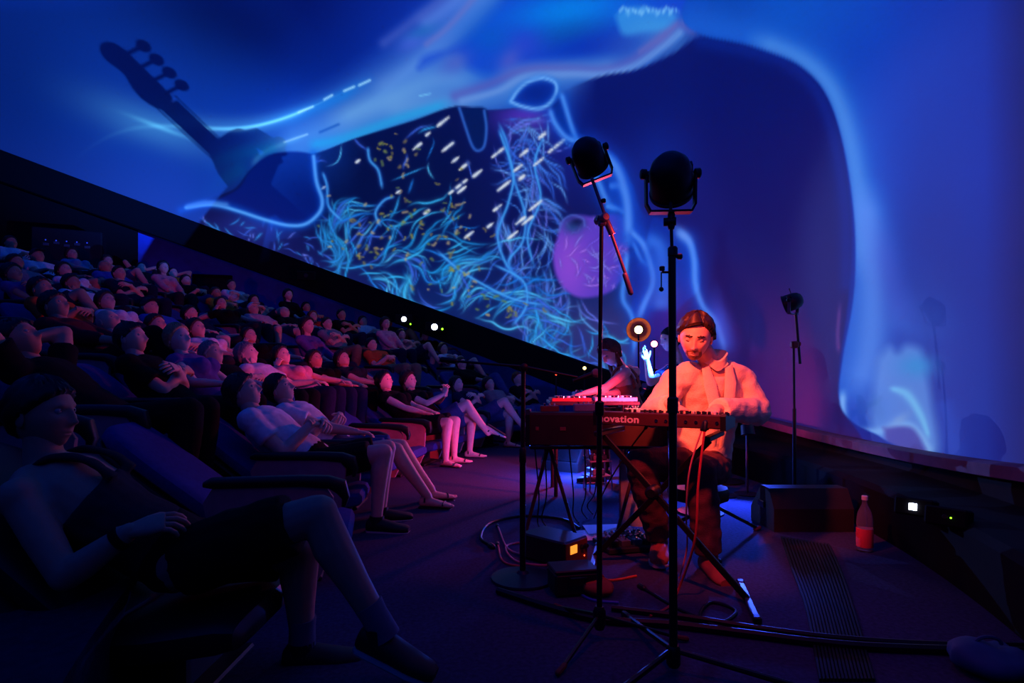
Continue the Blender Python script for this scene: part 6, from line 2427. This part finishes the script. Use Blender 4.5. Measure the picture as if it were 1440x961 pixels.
def mth(op, a, b=None):
    n = nt.nodes.new('ShaderNodeMath')
    n.operation = op
    for i, v in enumerate((a, b)):
        if v is None:
            continue
        if isinstance(v, (int, float)):
            n.inputs[i].default_value = v
        else:
            nt.links.new(v, n.inputs[i])
    return n.outputs[0]


uu = mth('DIVIDE', sep.outputs[0], sep.outputs[2])
vv = mth('DIVIDE', sep.outputs[1], sep.outputs[2])
pts_ = np.array([slide(x, y) for x, y in ((195, 178), (225, 180), (250, 179), (290, 177), (320, 181), (350, 180), (385, 171), (420, 158), (450, 145))])
cf = np.polyfit(pts_[:, 0], pts_[:, 1], 3)
fu = mth('ADD', mth('MULTIPLY', mth('ADD', mth('MULTIPLY', mth('ADD', mth('MULTIPLY', uu, float(cf[0])), float(cf[1])), uu), float(cf[2])), uu), float(cf[3]))
px1 = float(np.linalg.norm(np.array(slide(260, 185)) - np.array(slide(260, 175)))) / 10
dv_ = mth('DIVIDE', mth('SUBTRACT', vv, fu), px1)


def gauss(d, w):
    q = mth('DIVIDE', d, w)
    return mth('EXPONENT', mth('MULTIPLY', mth('MULTIPLY', q, q), -1.0))


def spot_(px, py, rx, ry):
    u0, v0 = slide(px, py)
    a = mth('DIVIDE', mth('SUBTRACT', uu, u0), rx * px1)
    b = mth('DIVIDE', mth('SUBTRACT', vv, v0), ry * px1)
    return mth('EXPONENT', mth('MULTIPLY', mth('ADD', mth('MULTIPLY', a, a), mth('MULTIPLY', b, b)), -1.0))


win = spot_(350, 165, 95, 90)
streak = mth('ADD', mth('MULTIPLY', mth('MULTIPLY', gauss(dv_, 3.2), win), 1.0), mth('ADD', mth('MULTIPLY', mth('MULTIPLY', gauss(dv_, 16.0), win), 0.30), mth('ADD', mth('MULTIPLY', spot_(215, 178, 55, 24), 0.30), mth('MULTIPLY', spot_(225, 179, 24, 3.5), 0.6))))
holl = mth('SUBTRACT', 1.0, mth('MULTIPLY', spot_(340, 25, 270, 115), 0.95))
fieldm = mth('SUBTRACT', 1.0, mth('MULTIPLY', spot_(445, 290, 120, 95), 0.97))
basef = mth('MULTIPLY', mth('MULTIPLY', holl, fieldm), mth('SUBTRACT', 1.0, mth('MULTIPLY', spot_(-20, 120, 110, 220), 0.75)))
cmb = nt.nodes.new('ShaderNodeCombineColor')
nt.links.new(mth('ADD', mth('MULTIPLY', basef, 0.010), mth('MULTIPLY', streak, 0.22)), cmb.inputs[0])
nt.links.new(mth('ADD', mth('MULTIPLY', basef, 0.12), mth('MULTIPLY', streak, 1.05)), cmb.inputs[1])
nt.links.new(mth('ADD', mth('MULTIPLY', basef, 1.0), mth('MULTIPLY', streak, 1.3)), cmb.inputs[2])
nt.links.new(cmb.outputs[0], em.inputs['Color'])
# red flood behind the keyboard player, aimed at the house
fl_ = P(985, 560, 4.05)
rf = thing('floodlight', 'red floodlight on a low stand behind the keyboard player', 'lamp', (fl_.x, fl_.y, 0))
tv = unit(V3((-1.4, 5.6, 0.6)) - V3(fl_))
g = MB()
g.lathe([(0.04, -0.20), (0.09, -0.17), (0.10, -0.03), (0.105, -0.02), (0.095, -0.02)], (0, 0, fl_.z), tv, 20)
g.build('housing', M_HOUS, rf)
g = MB()
g.lathe([(0.093, -0.035), (0.05, -0.03), (0.01, -0.028)], (0, 0, fl_.z), tv, 20)
g.build('lens', GLOW_RED, rf)
g = MB()
g.tube([(0, 0, 0.02), np.array([0, 0, fl_.z]) - tv * 0.12], 0.012, 10)
g.lathe([(0.16, 0), (0.16, 0.012), (0.02, 0.02)], (0, 0, 0), (0, 0, 1), 24)
g.build('post', M_STAND, rf)
lamp('flood_beam', 'SPOT', fl_, (1.0, 0.03, 0.10), 520, target=(-1.1, 6.3, 0.25), radius=0.08, angle=70, blend=1.0)

q_ = Vector((1.72, 4.62, 0.0))  # magenta fixture added out of sight to tint the lower dome
mw = thing('floor_light', 'unseen magenta light added low behind the keyboard player', 'lamp', q_, 0)
tv = unit(V3(dome_hit(1110, 520)) - V3((q_.x, q_.y, 0.22)))
g = MB()
g.lathe([(0.03, -0.10), (0.06, -0.08), (0.065, 0.0), (0.055, 0.0)], (0, 0, 0.20), tv, 18)
g.build('housing', M_HOUS, mw)
g = MB()
g.lathe([(0.055, -0.006), (0.03, -0.002), (0.01, 0.0)], (0, 0, 0.20), tv, 18)
g.build('lens', glow_mat('lens_magenta', (255, 40, 140), 2.0), mw)
g = MB()
g.tube([(0, 0, 0.01), np.array([0, 0, 0.20]) - tv * 0.08], 0.012, 8)
g.lathe([(0.10, 0), (0.10, 0.01), (0.02, 0.018)], (0, 0, 0), (0, 0, 1), 20)
g.build('post', M_STAND, mw)
lamp('added_magenta_beam', 'SPOT', q_ + Vector((0, 0, 0.20)) + Vector(tv) * 0.03, (1.0, 0.03, 0.36), 32, target=dome_hit(1110, 540), radius=0.04, angle=64, blend=1.0)

# ------------------------------------------------------------------ clutter on the stage floor
def fp(px, py):
    """floor point under a pixel"""
    D = EYE * FPX / (py - HOR)
    return np.array([(px - 720) / FPX * D, D, 0.0])


# blue floor light and wedge speakers
q = fp(838, 672)
bl = thing('floor_light', 'blue floor light glowing under the mixing table', 'lamp', q, 2.4)
g = MB()
g.box((0, 0, 0.06), (0.16, 0.10, 0.08), bev=0.01)
g.build('housing', M_HOUS, bl, False)
g = MB()
g.box((0, -0.052, 0.06), (0.12, 0.006, 0.05), bev=0.002)
g.build('lens', glow_mat('lens_blue', (40, 70, 255), 3.0), bl, False)
g = MB()
g.box((0, 0, 0.01), (0.10, 0.14, 0.02), bev=0.004)
g.build('base', M_STAND, bl, False)
lamp('blue_glow', 'POINT', Vector(q) + Vector((-0.16, 0.0, 0.25)), (0.03, 0.10, 1.0), 75, radius=0.04)
lamp('blue_back_glow', 'SPOT', P(1052, 610, 4.6), (0.03, 0.08, 1.0), 240, target=fp(1010, 720), radius=0.05, angle=80, blend=0.8)
q = P(1052, 612, 4.66)
bl2 = thing('floor_light', 'blue light on a short post behind the stool', 'lamp', (q.x, q.y, 0), 0)
g = MB()
g.lathe([(0.02, 0.10), (0.05, 0.08), (0.055, 0.0), (0.045, 0.0)], (0, 0, q.z), (0, 0.3, 1), 18)
g.build('housing', M_HOUS, bl2)
g = MB()
g.tube([(0, 0.02, 0.01), (0, 0.02, q.z + 0.02)], 0.012, 8)
g.lathe([(0.10, 0), (0.10, 0.01), (0.02, 0.018)], (0, 0.02, 0), (0, 0, 1), 20)
g.build('post', M_STAND, bl2)

M_CAB = mat('speaker_cabinet', (34, 26, 30), rough=0.75, bump=0.3, bscale=250)
M_GRILL = mat('speaker_grille', (26, 20, 24), rough=0.6, metal=0.4, bump=0.6, bscale=380)


def wedge(label, c, rz, w, d, h):
    t = thing('monitor_speaker', label, 'speaker', c, rz)
    M4 = np.eye(4)
    M4[:3, 0], M4[:3, 1], M4[:3, 2] = (0, 1, 0), (0, 0, 1), (1, 0, 0)
    g = MB()
    g.prism([(-d * 0.5, 0), (d * 0.5, 0), (d * 0.5, h * 0.35), (d * 0.05, h), (-d * 0.30, h), (-d * 0.5, h * 0.55)], -w / 2, w / 2, M4)
    g.build('cabinet', M_CAB, t, False)
    g = MB()
    g.prism([(d * 0.485, h * 0.42), (d * 0.10, h * 0.965), (d * 0.115, h * 0.985), (d * 0.50, h * 0.44)], -w * 0.46, w * 0.46, M4)
    g.build('grille', M_GRILL, t, False)
    for s in (-1, 1):
        g = MB()
        g.box((s * (w / 2 + 0.006), 0, h * 0.55), (0.012, d * 0.28, h * 0.16), bev=0.004)
        g.build('handle', M_KNOB, t, False)
    for s in (-1, 1):
        g = MB()
        g.lathe([(0.018, 0), (0.018, 0.004)], (s * w * 0.3, -d * 0.42, h * 0.2), (0, -1, 0.2), 12)
        g.build('socket', M_KNOB, t)
    return t


a_, b_ = fp(1078, 748), fp(1200, 748)
cm_ = (a_ + b_) / 2 + np.array([0.02, 0.16, 0])
wedge('dark wedge monitor speaker on the floor by the low front wall, behind the bottle', cm_, 0.0, 0.50, 0.34, 0.26)
wedge('small wedge monitor speaker lit blue, beyond the stage piano', fp(797, 664) + np.array([0, 0.15, 0]), 2.6, 0.42, 0.30, 0.26)

# bottle with a red label
q = fp(1216, 775)
bt_ = thing('bottle', 'clear plastic bottle with a red label on the floor by the low wall', 'bottle', q, 0)
gm = bpy.data.materials.new('clear_plastic')
gm.use_nodes = True
pb = gm.node_tree.nodes['Principled BSDF']
pb.inputs['Transmission Weight'].default_value = 0.9
pb.inputs['Base Color'].default_value = (0.85, 0.9, 1, 1)
pb.inputs['Roughness'].default_value = 0.06
pb.inputs['IOR'].default_value = 1.3
g = MB()
g.lathe([(0.030, 0), (0.040, 0.006), (0.041, 0.03), (0.039, 0.10), (0.041, 0.17), (0.034, 0.215), (0.018, 0.25), (0.013, 0.265), (0.013, 0.285)], (0, 0, 0), (0, 0, 1), 28)
g.build('body', gm, bt_)
g = MB()
g.lathe([(0.0415, 0.025), (0.0425, 0.028), (0.0425, 0.125), (0.0415, 0.128)], (0, 0, 0), (0, 0, 1), 28)
g.build('label_band', mat('label_red', (225, 70, 84), rough=0.5, var=0.05), bt_)
g = MB()
g.lathe([(0.016, 0.284), (0.016, 0.304), (0.013, 0.307)], (0, 0, 0), (0, 0, 1), 20)
g.build('cap', M_WKEY, bt_)

# ribbed floor strip
gp = thing('floor_grating', 'dark ribbed strip let into the floor beside the bottle', 'grating', (0, 0, 0.0))
e0 = spline([fp(1098, 757), fp(1112, 800), fp(1133, 860), fp(1152, 960)], 8)
e1 = spline([fp(1168, 768), fp(1185, 806), fp(1206, 870), fp(1232, 960)], 8)
nr_ = 15
for i in range(nr_):
    u0, u1 = i / nr_, (i + 0.62) / nr_
    p0, p1 = e0 * (1 - u0) + e1 * u0, e0 * (1 - u1) + e1 * u1
    v = []
    for a, b in zip(p0, p1):
        v += [a + (0, 0, 0.0), a + (0, 0, 0.012), b + (0, 0, 0.012), b + (0, 0, 0.0)]
    n_ = len(p0)
    f = [(4 * k + j, 4 * k + (j + 1) % 4, 4 * k + 4 + (j + 1) % 4, 4 * k + 4 + j) for k in range(n_ - 1) for j in range(4)]
    f += [(3, 2, 1, 0), (4 * n_ - 4, 4 * n_ - 3, 4 * n_ - 2, 4 * n_ - 1)]
    MB().raw(v, f).build('slat', M_STRIP, gp, False)
v = []
for a, b in zip(e0, e1):
    v += [a + (0, 0, 0.003), b + (0, 0, 0.003)]
MB().raw(v, [(2 * k, 2 * k + 1, 2 * k + 3, 2 * k + 2) for k in range(len(e0) - 1)]).build('tray', M_BLACK, gp, False)

# black effects box with a lit amber screen
q = fp(772, 797)
ex = thing('effects_box', 'black effects box with a small lit amber screen on the stage floor', 'box', q + np.array([0.03, 0.10, 0]), -0.45)
g = MB()
g.box((0, 0, 0.075), (0.30, 0.20, 0.13), bev=0.008)
g.build('case', M_DARKB, ex, False)
g = MB()
g.box((0.152, 0, 0.075), (0.006, 0.18, 0.115), bev=0.002)
g.build('front_panel', mat('panel_rust', (120, 52, 40), rough=0.45), ex, False)
R_ = ex.rotation_euler.z
g = MB()
g.box((0.1565, -0.03, 0.095), (0.004, 0.055, 0.042), bev=0.001)
g.build('screen', glow_mat('screen_amber', (255, 150, 50), 1.3), ex, False)
for dy, dz in ((-0.07, 0.035), (-0.02, 0.032), (0.06, 0.045)):
    g = MB()
    g.ell((0.157, dy, dz), (0.004, 0.004, 0.004), n=8, m=6)
    g.build('indicator', glow_mat('led_red', (255, 80, 40), 2.5), ex)
for dy in (0.035, 0.07):
    g = MB()
    g.lathe([(0.012, 0), (0.012, 0.014), (0.010, 0.016)], (0.155, dy, 0.095), (1, 0, 0), 14)
    g.build('knob', M_KNOB, ex)
for sx in (-1, 1):
    for sy in (-1, 1):
        g = MB()
        g.lathe([(0.012, 0), (0.012, 0.01)], (sx * 0.12, sy * 0.07, 0), (0, 0, 1), 10)
        g.build('rubber_foot', M_KNOB, ex)
ex.rotation_euler = (0, 0, -0.75)

# pedalboard, papers, folded board, bags
q = fp(884, 778)
pbd = thing('pedalboard', 'dark pedalboard with shiny knobs at the feet of the keyboard player', 'pedalboard', q + np.array([0, 0.10, 0]), 0.25)
g = MB()
g.box((0, 0, 0.02), (0.30, 0.24, 0.03), bev=0.005)
g.build('board', mat('board_dark', (40, 44, 46), rough=0.5), pbd, False)
for i in range(4):
    for j in range(2):
        g = MB()
        x, y = -0.105 + i * 0.07, -0.05 + j * 0.10
        g.box((x, y, 0.05), (0.055, 0.085, 0.035), bev=0.004)
        o = g.build('pedal', [M_DARKB, M_GREY, mat('pedal_teal', (40, 90, 96), rough=0.5), M_DARKB][(i + j) % 4], pbd, False)
        for k in (-1, 1):
            g = MB()
            g.lathe([(0.009, 0), (0.009, 0.012), (0.007, 0.014)], (x + k * 0.014, y + 0.02, 0.067), (0, 0, 1), 10)
            g.build('knob', M_CHROME, o)
        g = MB()
        g.lathe([(0.007, 0), (0.007, 0.010)], (x, y - 0.025, 0.067), (0, 0, 1), 10)
        g.build('foot_switch', M_CHROME, o)
q = fp(842, 752)
for i, (dx, dy, rz, lab) in enumerate(((0.0, 0.0, 0.3, 'pale sheet of paper on the stage floor, lower of two'), (0.08, 0.10, 0.05, 'pale sheet of paper on the stage floor, upper of two'))):
    t = thing('paper_sheet', lab, 'paper', q + np.array([dx, dy, 0.001 + 0.004 * i]), rz)
    g = MB()
    g.raw([(-0.15, -0.105, 0.002), (0.15, -0.105, 0.002), (0.15, 0.105, 0.006), (-0.15, 0.105, 0.002), (-0.15, -0.105, 0), (0.15, -0.105, 0), (0.15, 0.105, 0.004), (-0.15, 0.105, 0)], [(0, 1, 2, 3), (7, 6, 5, 4), (0, 4, 5, 1), (1, 5, 6, 2), (2, 6, 7, 3), (3, 7, 4, 0)])
    g.build('sheet', mat('paper_pale', (225, 205, 210), rough=0.8, var=0.03), t, False)
q0, q1 = fp(878, 752), fp(917, 752)
bd = thing('cloth_banner', 'plain grey white cloth hanging behind the leg of the keyboard player', 'cloth', (q0 + q1) / 2 + np.array([0, 0.14, 0]), 0)
g = MB()
w_ = 0.5 * (q1 - q0)[0]
pts, fc = [], []
for i in range(9):
    u = i / 8
    for j in range(5):
        s = j / 4
        x = -w_ * 1.0 + s * w_ * (0.75 + 1.35 * (1 - u))
        pts.append((x, 0.015 * math.sin(s * 7 + u * 2), 0.012 + u * 0.40))
n9 = len(pts)
pts2 = [(x, y + 0.004, z) for x, y, z in pts]
for i in range(8):
    for j in range(4):
        a = i * 5 + j
        fc.append((a, a + 1, a + 6, a + 5))
        fc.append((n9 + a + 5, n9 + a + 6, n9 + a + 1, n9 + a))
g.raw(pts + pts2, fc)
g.build('cloth', mat('cloth_grey_white', (170, 165, 150), rough=0.9, bump=0.2), bd)
g = MB()
g.tube([(-w_, 0.002, 0.0), (-w_, 0.002, 0.44)], 0.006, 8)
g.build('post', M_GREY, bd)


def bag(name, label, cat, c, r, m, seed, rz=0.0):
    g = MB()
    g.ell((0, 0, r[2] * 0.92), r, n=22, m=16)
    v = np.concatenate(g.v)
    nz = np.array([noise.noise(Vector((p[0] * 14 + seed, p[1] * 14, p[2] * 14))) for p in v])
    v = v * (1 + 0.28 * nz)[:, None]
    v[:, 2] = np.maximum(v[:, 2], 0.002)
    t = thing(name, label, cat, c, rz)
    MB().raw(v, g.f).build('body', m, t, True, 70)
    h = MB()
    k = [(math.cos(a) * r[0] * 0.35, 0.01, r[2] * 1.75 + math.sin(a) * r[2] * 0.5) for a in np.linspace(0, math.pi, 10)]
    h.tube(k, 0.006, 6)
    h.build('handle', m, t)
    return t


bag('pouch', 'crumpled orange pouch beside the foot of the tripod boom stand', 'bag', fp(846, 858) + np.array([0.01, 0.16, 0]), (0.075, 0.05, 0.04), mat('pouch_orange', (190, 80, 50), rough=0.6), 3)
bag('backpack', 'dark blue backpack on the floor at the lower right corner', 'bag', fp(1425, 975) + np.array([0.03, 0.12, 0]), (0.13, 0.11, 0.05), mat('backpack_blue', (40, 80, 110), rough=0.7), 9)
q = fp(808, 842)
cb = thing('gear_case', 'small black gear case on the floor left of the tripod boom stand', 'case', q + np.array([0.0, 0.08, 0]), 0.2)
g = MB()
g.box((0, 0, 0.055), (0.20, 0.14, 0.10), bev=0.01)
g.build('body', M_DARKB, cb, False)
g = MB()
g.box((0, 0, 0.112), (0.204, 0.144, 0.014), bev=0.005)
g.build('lid', M_DARKB, cb, False)
g = MB()
g.tube([(-0.04, -0.074, 0.09), (-0.035, -0.09, 0.09), (0.035, -0.09, 0.09), (0.04, -0.074, 0.09)], 0.005, 8)
g.build('handle', M_KNOB, cb)

# cables
MC = {'red': mat('cable_red', (190, 50, 50), rough=0.5), 'pink': mat('cable_pink', (205, 110, 110), rough=0.5), 'black': mat('cable_black', (18, 16, 18), rough=0.5), 'blue': mat('cable_blue', (70, 90, 170), rough=0.5), 'orange': mat('cable_orange', (205, 90, 50), rough=0.5)}


def cable(label, pts, r, m, plug=True, group=None):
    p = spline([V3(q) for q in pts], 10)
    p[:, 2] = np.maximum(p[:, 2], r)
    g = MB()
    g.tube(p - p[0], r, 7)
    t = thing('cable', label, 'cable', p[0], 0, group)
    g.build('cord', MC[m], t)
    if plug:
        g = MB()
        d = unit(p[0] - p[1])
        g.tube([d * -0.002, d * 0.03], r * 2.0, 8, rnd=True)
        g.build('plug', M_KNOB, t)
    return t


cable('bright red cable hanging from the right end of the red synthesizer to the floor', [P(991, 604, 2.50), P(982, 680, 2.46), P(977, 760, 2.44), fp(960, 846) + np.array([0, 0.06, 0.03]), fp(940, 856), fp(914, 869)], 0.0055, 'red')
cable('thin pink cable hanging beside the bright red one', [P(987, 604, 2.52), P(970, 660, 2.50), P(965, 720, 2.55), P(966, 770, 2.7), fp(955, 815)], 0.004, 'pink')
lo_ = [fp(700, 742), fp(716, 775), fp(752, 782), fp(742, 765), fp(712, 770), fp(724, 790), fp(765, 797), fp(770, 790)]
cable('pink cable looped on the floor left of the effects box', lo_, 0.006, 'pink')
cable('red cable coil running in front of the effects box', [fp(700, 768), fp(708, 792), fp(740, 800), fp(778, 812), fp(810, 820), fp(838, 834)], 0.006, 'red')
cable('orange cable lying before the black gear case', [fp(778, 806), fp(800, 812), fp(822, 815), fp(860, 818), fp(895, 812)], 0.006, 'orange')
cable('blue lit cable lying on the floor by the tripod boom stand', [fp(770, 815), fp(800, 826), fp(830, 845), fp(870, 850)], 0.006, 'blue')
cable('thick black cable across the floor in front of both tripods', [fp(700, 836), fp(780, 862), fp(850, 878), fp(940, 884), fp(1040, 896), fp(1150, 910), fp(1260, 918), fp(1500, 925)], 0.016, 'black', False)
cable('second thick black cable across the floor, nearer the wall', [fp(860, 860), fp(960, 872), fp(1060, 888), fp(1180, 903), fp(1320, 912), fp(1520, 916)], 0.013, 'black', False)
cable('black cable looped at the right foot of the X stand', [fp(905, 830), fp(960, 862), fp(1010, 878), fp(1035, 862), fp(1000, 850), fp(985, 872), fp(1030, 890)], 0.007, 'black')
cable('black cable ring on the floor round the pole of the round base stand', [fp(690, 770), fp(676, 758), fp(690, 738), fp(735, 728), fp(790, 732), fp(815, 745)], 0.009, 'black')
for i, (x0, x1, D0) in enumerate(((752, 756, 3.45), (766, 762, 3.45), (800, 806, 3.45), (822, 818, 3.40), (840, 826, 3.40))):
    a = P(x0, 628, D0)
    b = fp(x1, 745 - i * 6)
    cable('thin black cable hanging from the stage piano, %s from its left end' % ORD[i], [a, (V3(a) * 0.6 + b * 0.4) + np.array([0.02, 0.03, -0.1]), b + np.array([0, 0, 0.05]), b + np.array([0.03, -0.06, 0])], 0.0045, 'black')
cable('black cable slanting from the red synthesizer down behind the X stand', [P(908, 602, 2.78), P(880, 640, 2.85), P(850, 690, 3.0), fp(835, 730)], 0.004, 'black')

# chrome stool-like frame and small gear lit blue under the mixing table
q = fp(842, 690)
cs = thing('gear_rack', 'chrome tube rack with small boxes, lit blue under the table', 'rack', q + np.array([0, 0.05, 0]), 0.2)
for sx in (-1, 1):
    for sy in (-1, 1):
        g = MB()
        g.tube([(sx * 0.10, sy * 0.08, 0), (sx * 0.08, sy * 0.06, 0.34)], 0.008, 8)
        g.build('leg', M_CHROME, cs)
for z in (0.12, 0.25):
    g = MB()
    g.box((0, 0, z), (0.20, 0.16, 0.012), bev=0.003)
    g.build('shelf', M_GREY, cs, False)
gadget('power_supply', 'small silver power supply on the lower shelf of the chrome rack', 'adapter', q + np.array([0, 0.05, 0.126]), (0.11, 0.08, 0.05), 0.1, M_GREY, (2, 1))
gadget('effect_unit', 'small dark unit on the upper shelf of the chrome rack', 'effect', q + np.array([0, 0.05, 0.256]), (0.13, 0.09, 0.04), 0.3, M_DARKB, (3, 1))

# small lamps seen against the cove behind the microphone
for nm, px, py, D, r, gm_, lab in (('indicator_lamp', 822, 518, 8.7, 0.026, glow_mat('amber_point', (255, 200, 110), 5.0), 'small amber lamp glowing on the black cove behind the microphone'), ('indicator_lamp', 782, 527, 8.9, 0.014, glow_mat('red_point', (255, 70, 40), 3.0), 'tiny red lamp on the black cove left of the amber one')):
    c = P(px, py, D)
    t = thing(nm, lab, 'lamp', (c.x, c.y, 0))
    tw = unit((-c.x, -c.y, 0))
    g = MB()
    g.ell((0, 0, c.z), (r, r, r), n=12, m=10)
    g.build('bulb', gm_, t)
    g = MB()
    g.lathe([(r * 1.3, -r * 2.2), (r * 1.5, -r * 0.6), (r * 1.2, -r * 0.3)], (0, 0, c.z), tw, 14)
    g.build('socket', M_KNOB, t)
    g = MB()
    g.tube([(0, 0, 0), V3((0, 0, c.z)) - tw * r * 1.5], 0.012, 8)
    g.lathe([(0.12, 0), (0.12, 0.012), (0.02, 0.02)], (0, 0, 0), (0, 0, 1), 16)
    g.build('post', M_STAND, t)
# lit equipment rack high at the back left
c = P(78, 345, 10.6)
er = thing('equipment_rack', 'dark equipment rack with faint lights at the back left of the auditorium', 'rack', c + Vector((0, 0.35, -0.95)), 0.4)
g = MB()
g.box((0, 0, 0.6), (1.1, 0.35, 1.4), bev=0.02)
g.build('cabinet', M_DARKB, er, False)
for i in range(5):
    g = MB()
    g.box((-0.32 + 0.16 * i, -0.19, 0.98 + 0.04 * (i % 2)), (0.09, 0.02, 0.05), bev=0.003)
    g.build('panel', M_GREY, er, False)
    g = MB()
    g.ell((-0.32 + 0.16 * i, -0.205, 1.06), (0.012, 0.012, 0.012), n=8, m=6)
    g.build('indicator', glow_mat('led_blue', (60, 90, 255), 0.5), er)
for sc_ in list(bpy.data.scenes):
    if sc_.name == 'remesh_bench':
        bpy.data.scenes.remove(sc_)
